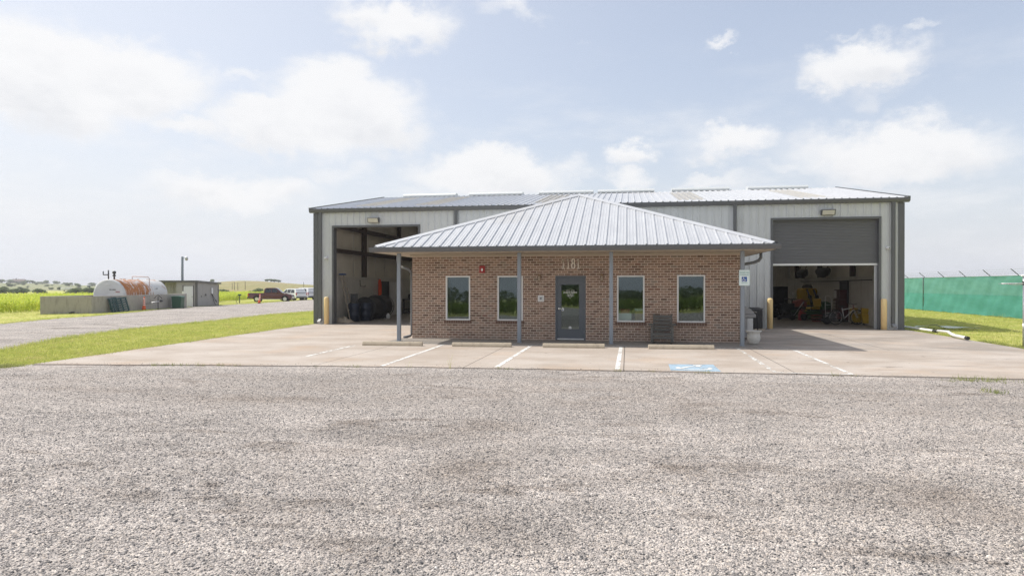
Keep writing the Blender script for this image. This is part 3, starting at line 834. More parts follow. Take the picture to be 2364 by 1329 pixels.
hill('hill', M['dryhill'], list(range(380, 901, 8)), HR, 170, 420, 700, 0.3)
def hill_z(u, dep, which=0):
    ridge_v, d0, d1 = ((HL, 205, 700), (HR, 170, 420))[which]
    rv = np.interp(u, ridge_v[0], ridge_v[1]); zt = CAMZ + (CY - rv) * d1 / FPX
    t = min(max((dep - d0) / (d1 - d0), 0), 1) ** 1.15
    return -0.98 + (zt + 0.98) * t
# ------------------------------------------------------------------ building helpers
def rib_profile(a0, a1, pitch=0.305, base=0.07, top=0.034, h=0.035, minor=True):
    pts = [(a0, 0.0)]
    k0 = int(math.floor(a0 / pitch)) - 1
    for k in range(k0, k0 + int((a1 - a0) / pitch) + 4):
        c = k * pitch; q = [(c - base / 2, 0), (c - top / 2, h), (c + top / 2, h), (c + base / 2, 0)]
        if minor:
            for m in (pitch / 3, 2 * pitch / 3): q += [(c + m - .02, 0), (c + m - .010, .006), (c + m + .010, .006), (c + m + .02, 0)]
        for p in q:
            if a0 + .002 < p[0] < a1 - .002: pts.append(p)
    pts.append((a1, 0.0)); pts.sort()
    return pts

def ribbed(mb, a0, a1, lo, hi, place, **k):
    """sheet with ribs: place(a, off, t) gives the point; lo, hi are numbers or functions of a"""
    P = rib_profile(a0, a1, **k); n0 = len(mb.v)
    for a, o in P:
        l = lo(a) if callable(lo) else lo; h = hi(a) if callable(hi) else hi
        mb.v += [place(a, o, l), place(a, o, h)]
    for i in range(len(P) - 1):
        b = n0 + 2 * i; mb.f.append((b, b + 2, b + 3, b + 1)); mb.sm.append(False)

def pierced(mb, x0, x1, z0, z1, yf, yb, holes):
    """wall standing along x with openings: front, back and reveals"""
    xs_ = sorted({x0, x1, *[h[0] for h in holes], *[h[1] for h in holes]}); zs_ = sorted({z0, z1, *[h[2] for h in holes], *[h[3] for h in holes]})
    xs_ = [x for x in xs_ if x0 <= x <= x1]; zs_ = [z for z in zs_ if z0 <= z <= z1]
    def hole(x, z): return any(h[0] < x < h[1] and h[2] < z < h[3] for h in holes)
    for i in range(len(xs_) - 1):
        for j in range(len(zs_) - 1):
            a, b = xs_[i], xs_[i + 1]; c, d = zs_[j], zs_[j + 1]
            if hole((a + b) / 2, (c + d) / 2): continue
            mb.quad((a, yf, c), (b, yf, c), (b, yf, d), (a, yf, d)); mb.quad((b, yb, c), (a, yb, c), (a, yb, d), (b, yb, d))
    for (a, b, c, d) in holes:
        mb.quad((a, yf, c), (a, yb, c), (a, yb, d), (a, yf, d)); mb.quad((b, yb, c), (b, yf, c), (b, yf, d), (b, yb, d))
        mb.quad((a, yf, d), (a, yb, d), (b, yb, d), (b, yf, d))
        if c > z0 + 1e-3: mb.quad((a, yb, c), (a, yf, c), (b, yf, c), (b, yb, c))
    mb.quad((x0, yf, z1), (x1, yf, z1), (x1, yb, z1), (x0, yb, z1))
    mb.quad((x0, yb, z0), (x0, yf, z0), (x0, yf, z1), (x0, yb, z1)); mb.quad((x1, yf, z0), (x1, yb, z0), (x1, yb, z1), (x1, yf, z1))

# ------------------------------------------------------------------ the metal workshop
HX0, HX1, HY0, HY1, HE, HR_, HYM = -14.75, 11.27, 30.60, 50.20, 5.45, 7.20, 40.40
def roof_z(y): return HE + (HR_ - HE) * (1 - abs(y - HYM) / (HYM - HY0))
DL = (-13.80, -9.56, 0.0, 4.66); DR = (6.08, 10.36, 0.0, 4.70)
shop = thing('metal_workshop', 'long pale grey metal workshop with two tall vehicle doors behind the brick office', 'building', (-1.7, HY0, 0))
fy = lambda a, o, z: (a, HY0 - o, z)
mb = MB()
for a0, a1, l, h in ((HX0, DL[0], 0.02, HE), (DL[0], DL[1], DL[3], HE), (DL[1], DR[0], 0.02, HE), (DR[0], DR[1], DR[3], HE), (DR[1], HX1, 0.02, HE)):
    ribbed(mb, a0, a1, l, h, fy)
world_part(mb, 'wall', M['wall'], shop)
for X, s in ((HX0, -1), (HX1, 1)):
    mb = MB(); ribbed(mb, HY0, HY1, 0.0, lambda a: roof_z(a) - 0.02, lambda a, o, z, X=X, s=s: (X + s * o, a, z))
    world_part(mb, 'wall', M['wall'], shop)
mb = MB(); ribbed(mb, HX0, HX1, 0.0, HE, lambda a, o, z: (a, HY1 + o, z)); world_part(mb, 'wall', M['wall'], shop)
# inner lining: furred white panel low down, faced insulation above
LY = HY0 + 0.24
mb = MB(); pierced(mb, HX0 + .05, HX1 - .05, 0.03, HE - .05, LY, LY + 0.03, [DL, DR]); world_part(mb, 'lining', M['insul'], shop)
for X, s in ((HX0 + .12, 1), (HX1 - .12, -1)):
    mb = MB(); ribbed(mb, LY + .04, HY1 - .1, 2.2, lambda a: roof_z(a) - .1, lambda a, o, z, X=X, s=s: (X + s * o * .3, a, z), pitch=1.2, minor=False)
    world_part(mb, 'lining', M['insul'], shop)
    mb = MB(); x0, x1 = sorted((X + s * .02, X + s * .24)); mb.box(x0, x1, LY + .04, HY1 - .12, 0.03, 2.22); world_part(mb, 'wainscot', M['liner'], shop)
    mb = MB(); x0, x1 = sorted((X + s * .02, X + s * .27)); mb.box(x0, x1, LY + .04, HY1 - .12, 2.223, 2.30); world_part(mb, 'ledge', M['liner'], shop)
    for yc in (36.25, 42.15, 47.6):
        mb = MB(); x0, x1 = sorted((X + s * .03, X + s * .23)); mb.box(x0, x1, yc - .13, yc + .13, 2.30, roof_z(yc) - .3)
        world_part(mb, 'steel_column', M['primer'], shop)
    for zc in (3.62, 4.86):
        mb = MB(); x0, x1 = sorted((X + s * .025, X + s * .20)); mb.box(x0, x1, LY + .05, HY1 - .13, zc - .10, zc + .10)
        world_part(mb, 'girt', M['primer'], shop)
mb = MB(); mb.box(HX0 + .2, HX1 - .2, HY1 - .11, HY1 - .05, 0.03, HE - .05); world_part(mb, 'lining', M['liner'], shop)
for xr in (-7.75, -1.6, 4.55):
    for ya, yb in ((HY0 + .35, HYM), (HY1 - .35, HYM)):
        mb = MB(); mb.beam((xr, ya, roof_z(ya) - .22), (xr, yb, roof_z(yb) - .22), .2, -.55, (0, 0, 1)); world_part(mb, 'rafter', M['primer'], shop)
    for yc in (HY0 + .5, HY1 - .5):
        mb = MB(); mb.box(xr - .12, xr + .12, yc - .16, yc + .16, 0.03, HE - .4); world_part(mb, 'steel_column', M['primer'], shop)
for yc in np.arange(31.6, 49.5, 1.55):
    mb = MB(); mb.beam((HX0 + .2, yc, roof_z(yc) - .22), (HX1 - .2, yc, roof_z(yc) - .22), .07, .19); world_part(mb, 'purlin', M['primer'], shop)
mb = MB(); mb.box(HX0 + .03, HX1 - .03, HY0 + .012, HY1 - .03, -.1, 0.034); world_part(mb, 'floor_slab', M['shopfloor'], shop)
# roof
mb = MB()
OV = 0.16; SK0, SK1 = .12, .86; SKY = [(-13.27, -12.05), (-10.22, -9.00), (-4.42, -3.20), (2.29, 3.51), (7.47, 8.69)]
for y0, y1, s in ((HY0 - .12, HYM, -1), (HY1 + .12, HYM, 1)):
    sl = (HR_ - HE) / (HYM - HY0); z0 = HE + .06 - .12 * sl; z1 = HR_ + .06
    def pl(a, o, t, y0=y0, y1=y1, z0=z0, z1=z1): return (a, y0 + (y1 - y0) * t, z0 + (z1 - z0) * t + o * 1.4)
    e = HX0 - OV
    for a, b in SKY: ribbed(mb, e, a, 0.0, 1.0, pl); ribbed(mb, a, b, 0.0, SK0, pl); ribbed(mb, a, b, SK1, 1.0, pl); e = b
    ribbed(mb, e, HX1 + OV, 0.0, 1.0, pl)
roof = world_part(mb, 'roof', M['roof'], shop)
for y0, y1 in ((HY0 - .12, HYM), (HY1 + .12, HYM)):      # milky rooflight sheets let into the roof
    for a, b in SKY:
        mb = MB(); z0 = HE + .06 - .12 * sl; z1 = HR_ + .06
        ribbed(mb, a, b, SK0, SK1, lambda a_, o, t, y0=y0, y1=y1, z0=z0, z1=z1: (a_, y0 + (y1 - y0) * t, z0 + (z1 - z0) * t + o * 1.4))
        s_ = world_part(mb, 'rooflight', M['rooflight'], shop)
mb = MB()
for y0, y1 in ((HY0 - .05, HYM), (HY1 + .05, HYM)):
    def cq(xa, xb, ta, tb):
        ya, yb = y0 + (y1 - y0) * ta, y0 + (y1 - y0) * tb
        mb.quad((xa, ya, roof_z(ya) - .05), (xb, ya, roof_z(ya) - .05), (xb, yb, roof_z(yb) - .05), (xa, yb, roof_z(yb) - .05))
    e = HX0
    for a, b in SKY: cq(e, a, 0, 1); cq(a, b, 0, SK0); cq(a, b, SK1, 1); e = b
    cq(e, HX1, 0, 1)
world_part(mb, 'ceiling', M['insul'], shop)
for (x0, x1) in ((-13.52, -10.23), (-9.39, -6.15), (-5.16, -1.97), (-1.72, 1.52), (2.5, 5.68), (6.67, 9.88)):
    mb = MB(); prof = [(HYM - .32, HR_ + .04), (HYM - .33, HR_ + .13), (HYM - .24, HR_ + .235), (HYM + .24, HR_ + .235), (HYM + .33, HR_ + .13), (HYM + .32, HR_ + .04)]
    mb.prism(prof, x0, x1, 'yz')
    v = world_part(mb, 'ridge_vent', M['vent'], shop)
mb = MB(); prof = [(HY0 - .03, HE - .14), (HY0 - .15, HE - .13), (HY0 - .19, HE - .03), (HY0 - .19, HE + .045), (HY0 - .165, HE + .045), (HY0 - .16, HE - .02), (HY0 - .03, HE - .02)]
mb.prism(prof, HX0 - .19, HX1 + .19, 'yz'); world_part(mb, 'gutter', M['trim'], shop)
for X in (HX0 - OV, HX1 + OV):
    for ya, yb in ((HY0 - .17, HYM + .02), (HY1 + .17, HYM - .02)):
        mb = MB(); za = HE + .06 - (.17 * (HR_ - HE) / (HYM - HY0)); mb.beam((X, ya, za), (X, yb, HR_ + .063), .10, .20, off=-.13); world_part(mb, 'rake_trim', M['trim'], shop)
for X0, X1 in ((HX0 - .03, HX0 + .20), (HX1 - .20, HX1 + .03)):
    mb = MB(); mb.box(X0, X1, HY0 - .05, HY0 + .02, 0.035, HE - .15); mb.box(*((X0, X0 + .02) if X0 < 0 else (X1 - .02, X1)), HY0 + .021, HY0 + .2, 0.035, HE - .15)
    world_part(mb, 'corner_trim', M['trim'], shop)
for xd in (-14.40, -7.77, 4.55, 10.85):
    mb = MB(); mb.box(xd - .065, xd + .065, HY0 - .155, HY0 - .055, .16 if abs(xd) > 9 else .1, HE - .13)
    d = world_part(mb, 'downspout', M['trim'], shop, bevel=.008)
    if abs(xd) > 9:
        mb = MB(); mb.beam((xd, HY0 - .09, .20), (xd, HY0 - .28, .09), .135, .10); world_part(mb, 'spout_elbow', M['galv'], shop)
for D, dx in ((DL, .12), (DR, .10)):
    mb = MB()
    mb.box(D[0] - .05, D[0] + .04, HY0 - .045, HY0 + .30, .035, D[3] + .04); mb.box(D[1] - .04, D[1] + .05, HY0 - .045, HY0 + .30, .035, D[3] + .04)
    mb.box(D[0] + .041, D[1] - .041, HY0 - .045, HY0 + .30, D[3] - .05, D[3] + .04)
    world_part(mb, 'door_frame', M['trim'], shop)
# half-lowered roller shutter in the right-hand opening
mb = MB(); P = []; z = 2.80; yS = HY0 + .16
while z < DR[3] - .03: P += [(yS, z), (yS - .010, z + .012), (yS - .012, z + .040), (yS - .004, z + .056), (yS + .006, z + .060)]; z += 0.0645
for (y_, z_) in P: mb.v += [(DR[0] + .045, y_, z_), (DR[1] - .045, y_, z_)]
for i in range(len(P) - 1): mb.f.append((2 * i, 2 * i + 1, 2 * i + 3, 2 * i + 2)); mb.sm.append(False)
shut = world_part(mb, 'roller_shutter', M['shutter'], shop)
mb = MB(); mb.box(DR[0] + .045, DR[1] - .045, yS - .035, yS + .03, 2.715, 2.797)
bb = mb.build('bottom_bar', M['white'], shut); bb.location = (1.7, -HY0, 0)
# lifting track pieces on the right jamb
mb = MB(); mb.box(DR[1] - .16, DR[1] - .045, HY0 + .17, HY0 + .20, .04, 2.7); world_part(mb, 'shutter_track', M['galv'], shop)
# walk door in the west side, standing open against the wainscot
xw = HX0 + .12 + .24
mb = MB(); mb.box(xw + .002, xw + .05, 38.35, 38.42, .035, 2.10); mb.box(xw + .002, xw + .05, 39.75, 39.82, .035, 2.10); mb.box(xw + .002, xw + .05, 38.42, 39.75, 2.03, 2.10); world_part(mb, 'door_frame', M['primer'], shop)
mb = MB(); mb.box(xw + .003, xw + .012, 38.43, 39.74, .035, 2.025); world_part(mb, 'dark_opening_sheet', M['black'], shop)  # black sheet in place of the dark opening; the wainscot behind is solid
mb = MB(); mb.box(xw + .06, xw + .11, 39.95, 41.30, .05, 2.06); dd = world_part(mb, 'door', M['white'], shop)
for yc, z0, z1 in ((34.6, 2.3, 5.5), (37.9, 2.3, 4.0), (39.4, 2.3, 5.2), (44.0, 2.3, 5.4)):
    mb = MB(); mb.tube([(xw - .07, yc, z0), (xw - .07, yc, z1)], .014, 6); world_part(mb, 'conduit', M['galv'], shop)
mb = MB(); mb.tube([(xw + .02, 35.3, 2.15), (xw + .04, 35.3, 1.82), (xw + .04, 36.0, 1.80), (xw + .04, 36.0, 1.88)], .016, 6); world_part(mb, 'conduit', M['black'], shop)
mb = MB(); mb.tube([(HX1 - .42, 33, 2.12), (HX1 - .42, 40, 2.08), (HX1 - .42, 46, 2.10)], .02, 6); world_part(mb, 'conduit', M['darksteel'], shop)

def wall_light(x, z, label):
    t = thing('wall_light', label, 'lamp', (x, HY0 - .03, z), group='floodlights over the workshop doors')
    mb = MB(); mb.prism([(0, -.13), (-.10, -.13), (-.22, .08), (-.20, .11), (0, .11)], -.28, .28, 'yz'); mb.build('housing', M['trim'], t, bevel=.012)
    mb = MB(); n = Vector((0, -.21, -.12)).normalized()
    a = Vector((-.24, -.115, -.11)); b = Vector((-.24, -.215, .065)); o = Vector((0, -.013, -.007))
    mb.quad(a + o, (a + o) + Vector((.48, 0, 0)), (b + o) + Vector((.48, 0, 0)), b + o)
    mb.build('lens', M['lens'], t)
wall_light(-11.74, 4.93, 'dark floodlight box on the metal wall over the fully open vehicle door')
wall_light(8.30, 4.95, 'dark floodlight box on the metal wall over the half lowered roller shutter')
def cctv(x, z, label):
    t = thing('security_camera', label, 'camera', (x, HY0 - .035, z), group='white cameras on the workshop front')
    mb = MB(); mb.lathe([(.065, 0), (.065, -.03), (.05, -.045)], (0, 0, 0), 16, 'y'); mb.build('base', M['whiteplastic'], t)
    mb = MB(); mb.lathe([(.05, 0), (.052, -.10), (.045, -.12), (.0, -.125)], (0, -.045, -.012), 14, 'y'); mb.build('body', M['whiteplastic'], t)
    mb = MB(); mb.lathe([(.028, 0), (.02, -.008), (0, -.009)], (0, -.171, -.012), 12, 'y'); mb.build('lens', M['black'], t)
cctv(-14.12, 3.16, 'small white camera on the metal wall left of the open vehicle door')
cctv(10.66, 3.42, 'small white camera on the metal wall right of the roller shutter')

# ------------------------------------------------------------------ the brick office
BX0, BX1, BY, BT = -7.32, 3.57, 22.65, 2.925
WIN = [(-6.13, -5.27, .69, 2.20), (-4.33, -3.46, .69, 2.20), (-.34, .55, .68, 2.205), (1.58, 2.46, .68, 2.215)]
DO = (-2.37, -1.36, PZ - .02, 2.20)
off = thing('brick_office', 'low brown brick office with a white ribbed hip roof and slate door', 'building', (-1.88, BY, 0))
mb = MB(); pierced(mb, BX0, BX1, .0, BT, BY, BY + .2, WIN + [DO])
mb.box(BX0, BX0 + .2, BY + .201, HY0 - .06, 0, BT); mb.box(BX1 - .2, BX1, BY + .201, HY0 - .06, 0, BT)
world_part(mb, 'wall', M['brick'], off)
mb = MB(); mb.box(BX0 + .21, BX1 - .21, 27.0, 27.1, PZ + .004, 2.7); mb.box(-2.9, -2.8, 22.9, 26.99, PZ + .004, 2.7); mb.box(.9, 1.0, 22.9, 26.99, PZ + .004, 2.7); world_part(mb, 'inner_wall', M['office'], off)
mb = MB(); mb.box(BX0 + .21, BX1 - .21, BY + .21, 27.0, 2.7, 2.76); world_part(mb, 'ceiling', M['office'], off)
mb = MB(); mb.box(BX0 + .205, BX1 - .205, BY + .205, 27.1, PZ - .05, PZ + .002); world_part(mb, 'floor', M['carpet'], off)
EX0, EX1, EY, EZ = -8.02, 4.26, 20.86, 3.10
XC = (EX0 + EX1) / 2; HW = (EX1 - EX0) / 2; PIT = 2.33 / HW; AY = EY + HW; AZ_ = EZ + 2.33; RYE = HY0 - .04
sn = Vector((0, -PIT, 1)).normalized()
mb = MB()
T = .03
mb.add([(EX0, EY, EZ), (EX1, EY, EZ), (XC, AY, AZ_)], [(0, 1, 2)])
mb.add([(EX0, RYE, EZ), (EX0, EY, EZ), (XC, AY, AZ_), (XC, RYE, AZ_)], [(0, 1, 2, 3)])
mb.add([(EX1, EY, EZ), (EX1, RYE, EZ), (XC, RYE, AZ_), (XC, AY, AZ_)], [(0, 1, 2, 3)])
mb.add([(EX0, EY, EZ - T), (EX1, EY, EZ - T), (EX1, RYE, EZ - T), (EX0, RYE, EZ - T)], [(3, 2, 1, 0)])
mb.add([(EX0, EY, EZ), (EX1, EY, EZ), (EX1, EY, EZ - T), (EX0, EY, EZ - T)], [(0, 3, 2, 1)])
# ribs of the sheeting: high ribs, with two faint ones between
def slope_ribs(mb, big):
    p = .305
    k = int(HW / p) + 1
    for i in range(-k * 3, k * 3 + 1):
        isb = (i % 3 == 0)
        if isb != big: continue
        dx = i * p / 3
        if abs(dx) > HW - .12: continue
        L = HW - abs(dx) - .04
        w, t, h = (.062, .028, .034) if big else (.036, .018, .0035)
        mb.beam((XC + dx, EY - .015, EZ + .0005), (XC + dx, EY + L, EZ + L * PIT + .0005), w, h, (0, 0, 1), t)
        dy = dx
    yy = EY + .2
    i = 0
    while yy < RYE - .05:
        isb = (i % 3 == 0)
        if isb == big:
            L = min(HW, yy - EY) - .04
            w, t, h = (.062, .028, .034) if big else (.036, .018, .0035)
            mb.beam((EX0, yy, EZ + .0005), (EX0 + L, yy, EZ + L * PIT + .0005), w, h, (0, 0, 1), t)
            mb.beam((EX1, yy, EZ + .0005), (EX1 - L, yy, EZ + L * PIT + .0005), w, h, (0, 0, 1), t)
        yy += p / 3; i += 1
slope_ribs(mb, True); slope_ribs(mb, False)
oroof = world_part(mb, 'roof', M['roof'], off)
# folded caps over hips and ridge
def cap(a, b, n1, n2, w=.17, lift=.042):
    a, b, n1, n2 = Vector(a), Vector(b), Vector(n1).normalized(), Vector(n2).normalized()
    d = (b - a).normalized(); mbc = MB()
    for n, s in ((n1, 1), (n2, -1)):
        o = d.cross(n).normalized() * s * w
        if o.z > 0: o = -o
        up = Vector((0, 0, lift + .02)); e = n * lift
        mbc.quad(a + up, b + up, b + o + e, a + o + e)
        mbc.quad(a + o + e, b + o + e, b + o + n * .004, a + o + n * .004)
    return mbc
nF = (0, -PIT, 1); nL = (-PIT, 0, 1); nR = (PIT, 0, 1)
for mbc in (cap((EX0 + .02, EY + .02, EZ), (XC, AY, AZ_), nL, nF), cap((EX1 - .02, EY + .02, EZ), (XC, AY, AZ_), nF, nR), cap((XC, AY, AZ_), (XC, RYE, AZ_), nL, nR)):
    mbc.v = [(x + 1.88, y - BY, z) for x, y, z in mbc.v]
    c_ = mbc.build('ridge_cap', M['roof'], oroof); c_.location = (0, 0, 0)
# gutters, soffit, posts
mb = MB(); gp = [(0, -.15), (-.085, -.15), (-.125, -.06), (-.125, 0.0), (-.105, 0.0), (-.10, -.05), (0, -.05)]
mb.prism([(EY - .005 + y, EZ - .012 + z) for y, z in gp], EX0 - .125, EX1 + .125, 'yz')
world_part(mb, 'gutter', M['trim'], off)
for X, s in ((EX0, 1), (EX1, -1)):
    mb = MB(); mb.prism([(X + s * (.005 + y), EZ - .013 + z) for y, z in gp], EY + .0, RYE, 'xz'); world_part(mb, 'gutter', M['trim'], off)
mb = MB(); mb.box(EX0 + .01, EX1 - .01, EY + .01, RYE, BT + .003, BT + .03)
for k in range(40):
    x = EX0 + .1 + k * .305
    if x < EX1 - .05: mb.box(x, x + .012, EY + .02, BY - .02, BT - .003, BT + .002)
world_part(mb, 'soffit', M['soffit'], off)
mb = MB(); mb.box(BX0 - .06, BX1 + .06, BY - .05, BY - .002, BT - .06, BT - .002); world_part(mb, 'frieze_trim', M['soffit'], off)
for px in (-7.40, -3.40, -.50, 3.42):
    mb = MB(); mb.box(px - .058, px + .058, 21.44, 21.556, PZ + .002, BT + .001); p_ = world_part(mb, 'porch_post', M['post'], off, bevel=.008)
    mb = MB(); mb.box(px - .09, px + .09, 21.41, 21.59, PZ + .001, PZ + .010); q = mb.build('base_plate', M['post'], p_); q.location = (1.88, -BY, 0)
mb = MB(); mb.tube([(-8.03, 23.2, 2.96), (-8.03, 23.2, 2.72), (-7.98, 23.2, 2.60), (-7.86, 23.15, 2.52), (-7.55, 23.0, 2.44), (-7.45, 22.95, 2.36), (-7.42, 22.93, 2.2), (-7.42, 22.9, .22), (-7.45, 22.86, .13), (-7.66, 22.72, .07)], .05, 8)
world_part(mb, 'downspout', M['trim'], off)
mb = MB(); mb.tube([(4.27, 23.2, 2.96), (4.27, 23.2, 2.78), (4.2, 23.2, 2.68), (4.05, 23.15, 2.62), (3.72, 23.0, 2.56), (3.66, 22.98, 2.48), (3.65, 22.96, .2), (3.7, 22.9, .08)], .05, 8)
world_part(mb, 'downspout', M['trim'], off)
tilt = [.0110, .0095, .0065, .0045]
for (a, b, c, d), tl in zip(WIN, tilt):
    mb = MB(); f = .05; y0, y1 = BY - .012, BY + .10
    mb.box(a, a + f, y0, y1, c, d); mb.box(b - f, b, y0, y1, c, d); mb.box(a + f, b - f, y0, y1, c, c + f); mb.box(a + f, b - f, y0, y1, d - f, d)
    w = world_part(mb, 'window', M['white'], off, bevel=.005)
    mb = MB(); yy = BY + .045; k = (d - c) * tl
    mb.quad((a + f - .005, yy, c + f - .005), (b - f + .005, yy, c + f - .005), (b - f + .005, yy + k, d - f + .005), (a + f - .005, yy + k, d - f + .005))
    g = mb.build('pane', M['glass'], w); g.location = (1.88, -BY, 0)
    mb = MB(); n = int(round((b - a + .12) / .0815)); ww = (b - a + .12) / n
    for i in range(n):
        x = a - .06 + i * ww; mb.box(x + .005, x + ww - .005, BY - .03, BY + .09, c - .105, c - .006)
    s_ = mb.build('sill', M['sillbrick'], w, bevel=.004); s_.location = (1.88, -BY, 0)
    mb = MB(); mb.box(a - .06, b + .06, BY - .018, BY + .085, c - .108, c - .012); s2 = mb.build('sill_mortar', M['mortar'], w); s2.location = (1.88, -BY, 0)
# entrance door
mb = MB(); a, b, c, d = DO; f = .05
mb.box(a, a + f, BY - .004, BY + .12, PZ + .001, d); mb.box(b - f, b, BY - .004, BY + .12, PZ + .001, d); mb.box(a + f, b - f, BY - .004, BY + .12, d - f, d)
world_part(mb, 'door_frame', M['door'], off, bevel=.004)
door = bpy.data.objects.new('door', None)
mb = MB(); yd = BY + .035; ga, gb, gc, gd = -2.175, -1.575, .42, 1.91
x0, x1, z0, z1 = a + f + .004, b - f - .004, PZ + .012, d - f - .004
mb.box(x0, ga, yd, yd + .045, z0, z1); mb.box(gb, x1, yd, yd + .045, z0, z1); mb.box(ga, gb, yd, yd + .045, z0, gc); mb.box(ga, gb, yd, yd + .045, gd, z1)
for (p, q, r_, s_) in ((ga - .015, ga + .008, gc - .015, gd + .015), (gb - .008, gb + .015, gc - .015, gd + .015)): mb.box(p, q, yd - .008, yd - .0005, r_, s_)
mb.box(ga + .008, gb - .008, yd - .008, yd - .0005, gc - .015, gc + .008); mb.box(ga + .008, gb - .008, yd - .008, yd - .0005, gd - .008, gd + .015)
door = world_part(mb, 'door', M['door'], off)
D0 = (1.88, -BY, 0)
def dpart(mb, n, m, **k): o = mb.build(n, m, door, **k); o.location = D0; return o
mb = MB(); mb.quad((ga, yd + .02, gc), (gb, yd + .02, gc), (gb, yd + .021, gd), (ga, yd + .021, gd)); dpart(mb, 'glass', M['glass'])
mb = MB(); mb.box(x0 + .01, x1 - .01, yd - .015, yd - .001, z0 + .004, z0 + .05); dpart(mb, 'door_sweep', M['alu'])
mb = MB(); mb.lathe([(.032, 0), (.032, -.012), (.018, -.016), (.018, -.022), (0, -.023)], (-2.25, yd - .001, 1.31), 16, 'y'); dpart(mb, 'deadbolt', M['chrome'])
mb = MB(); mb.lathe([(.035, 0), (.035, -.012), (.014, -.015), (.014, -.05)], (-2.25, yd - .001, 1.10), 14, 'y'); mb.beam((-2.265, yd - .055, 1.10), (-2.13, yd - .055, 1.09), .022, .024); dpart(mb, 'handle', M['chrome'], bevel=.004)
for z in (1.92, 1.12, .33):
    mb = MB(); mb.tube([(x1 + .004, yd - .008, z - .05), (x1 + .004, yd - .008, z + .05)], .009, 8); dpart(mb, 'hinge', M['chrome'])
mb = MB(); mb.lathe([(.052, 0), (.052, -.001), (0, -.0012)], (-1.88, yd + .0185, .47), 20, 'y'); dpart(mb, 'round_sticker', M['white'])
mb = MB(); mb.box(-2.155, -2.085, yd - .012, yd - .009, 1.03, 1.12); mb.lathe([(.018, 0), (.018, -.002), (0, -.0021)], (-2.12, yd - .0092, 1.135), 12, 'y'); tg = dpart(mb, 'hang_tag', M['white'])
mb = MB(); mb.box(-2.145, -2.105, yd - .0135, yd - .0122, 1.05, 1.075); dpart(mb, 'hang_tag_print', M['signblue'])
# lettering on the glass: an outlined V behind three lines of writing
yl = yd + .0165
def strokes(mb, pts, w, y):
    for p, q in zip(pts[:-1], pts[1:]): mb.beam((p[0], y, p[1]), (q[0], y, q[1]), w, .001, (0, -1, 0))
mb = MB()
V = [(-2.01, 1.715), (-1.89, 1.715), (-1.90, 1.695), (-1.915, 1.69), (-1.865, 1.555), (-1.825, 1.69), (-1.84, 1.695), (-1.845, 1.715), (-1.74, 1.715), (-1.755, 1.695), (-1.77, 1.69), (-1.85, 1.465), (-1.905, 1.465), (-1.985, 1.69), (-2.0, 1.695), (-2.01, 1.715)]
strokes(mb, V, .008, yl + .001); dpart(mb, 'glass_emblem', M['white'])
for body, size, z, bd, xs_ in (('James R. Vandiver', .068, 1.645, .0016, .92), ('TRUCKING, INC.', .038, 1.568, .0008, .8), ('CONSTRUCTION', .030, 1.523, .0006, 1.0)):
    t = text_mesh('glass_lettering', body, size, M['white'], door, (-1.873 + 1.88, yl - BY, z), (R(90), 0, 0), .0008, bd, 0.15, xs_)
# house number in thin serifed numerals
mb = MB(); ny = BY - .022; r_ = .019
def numeral_one(x):
    mb.tube([(x - .04, ny, 2.71), (x, ny, 2.755), (x, ny, 2.44)], r_, 6); mb.tube([(x - .045, ny, 2.44), (x + .045, ny, 2.44)], r_, 6)
nums = []
for k, x in enumerate((-2.10, -1.935, None, -1.605)):
    mb = MB()
    if x is not None: numeral_one(x)
    else:
        mb.tube([(-1.77 + .042 * math.cos(t), ny, 2.683 + .072 * math.sin(t)) for t in np.linspace(0, 2 * math.pi, 18)[:-1]], r_, 6, close=True)
        mb.tube([(-1.77 + .053 * math.cos(t), ny, 2.526 + .086 * math.sin(t)) for t in np.linspace(0, 2 * math.pi, 18)[:-1]], r_, 6, close=True)
    world_part(mb, 'house_numeral', M['numeral'], off)

# small fixtures on the brick
t = thing('fire_strobe', 'small red fire alarm strobe high on the brick wall between two windows', 'alarm', (-4.85, BY, 2.42))
mb = MB(); mb.box(-.095, .095, -.05, -.001, -.12, .12); mb.build('housing', M['red'], t, bevel=.008)
mb = MB(); mb.box(-.03, .03, -.075, -.051, -.06, .03); mb.build('lens', M['whiteplastic'], t, bevel=.008)
t = thing('intercom_box', 'square pale wall plate with grey button box left of the office door', 'intercom', (-2.85, BY, 1.44))
mb = MB(); mb.box(-.105, .105, -.018, -.001, -.105, .105); mb.build('plate', M['white'], t, bevel=.006)
mb = MB(); mb.box(-.05, .05, -.05, -.019, -.045, .055); mb.build('button_box', M['galv'], t, bevel=.006)
mb = MB(); mb.box(-.025, .025, -.056, -.051, -.02, .03); mb.build('button', M['trim'], t)
def sconce(x, label):
    t = thing('wall_sconce', label, 'lamp', (x, BY, 2.13), group='brass sconces beside the office door')
    mb = MB(); mb.box(-.045, .045, -.02, -.001, -.08, .08); mb.build('backplate', M['brass'], t, bevel=.006)
    mb = MB(); mb.lathe([(.015, -.12), (.04, -.09), (.046, -.02), (.04, .04), (.03, .07)], (0, -.09, 0), 14); mb.build('lamp_shade', M['sconceglass'], t)
    mb = MB(); mb.lathe([(.03, .07), (.05, .08), (.03, .12), (0, .15)], (0, -.09, 0), 14); mb.tube([(0, -.02, .05), (0, -.06, .12), (0, -.09, .13)], .01, 6); mb.build('bracket', M['brass'], t)
sconce(-2.90, 'small lantern on the brick wall above the square wall plate')
sconce(-.83, 'small lantern on the brick wall right of the office door beside a porch post')

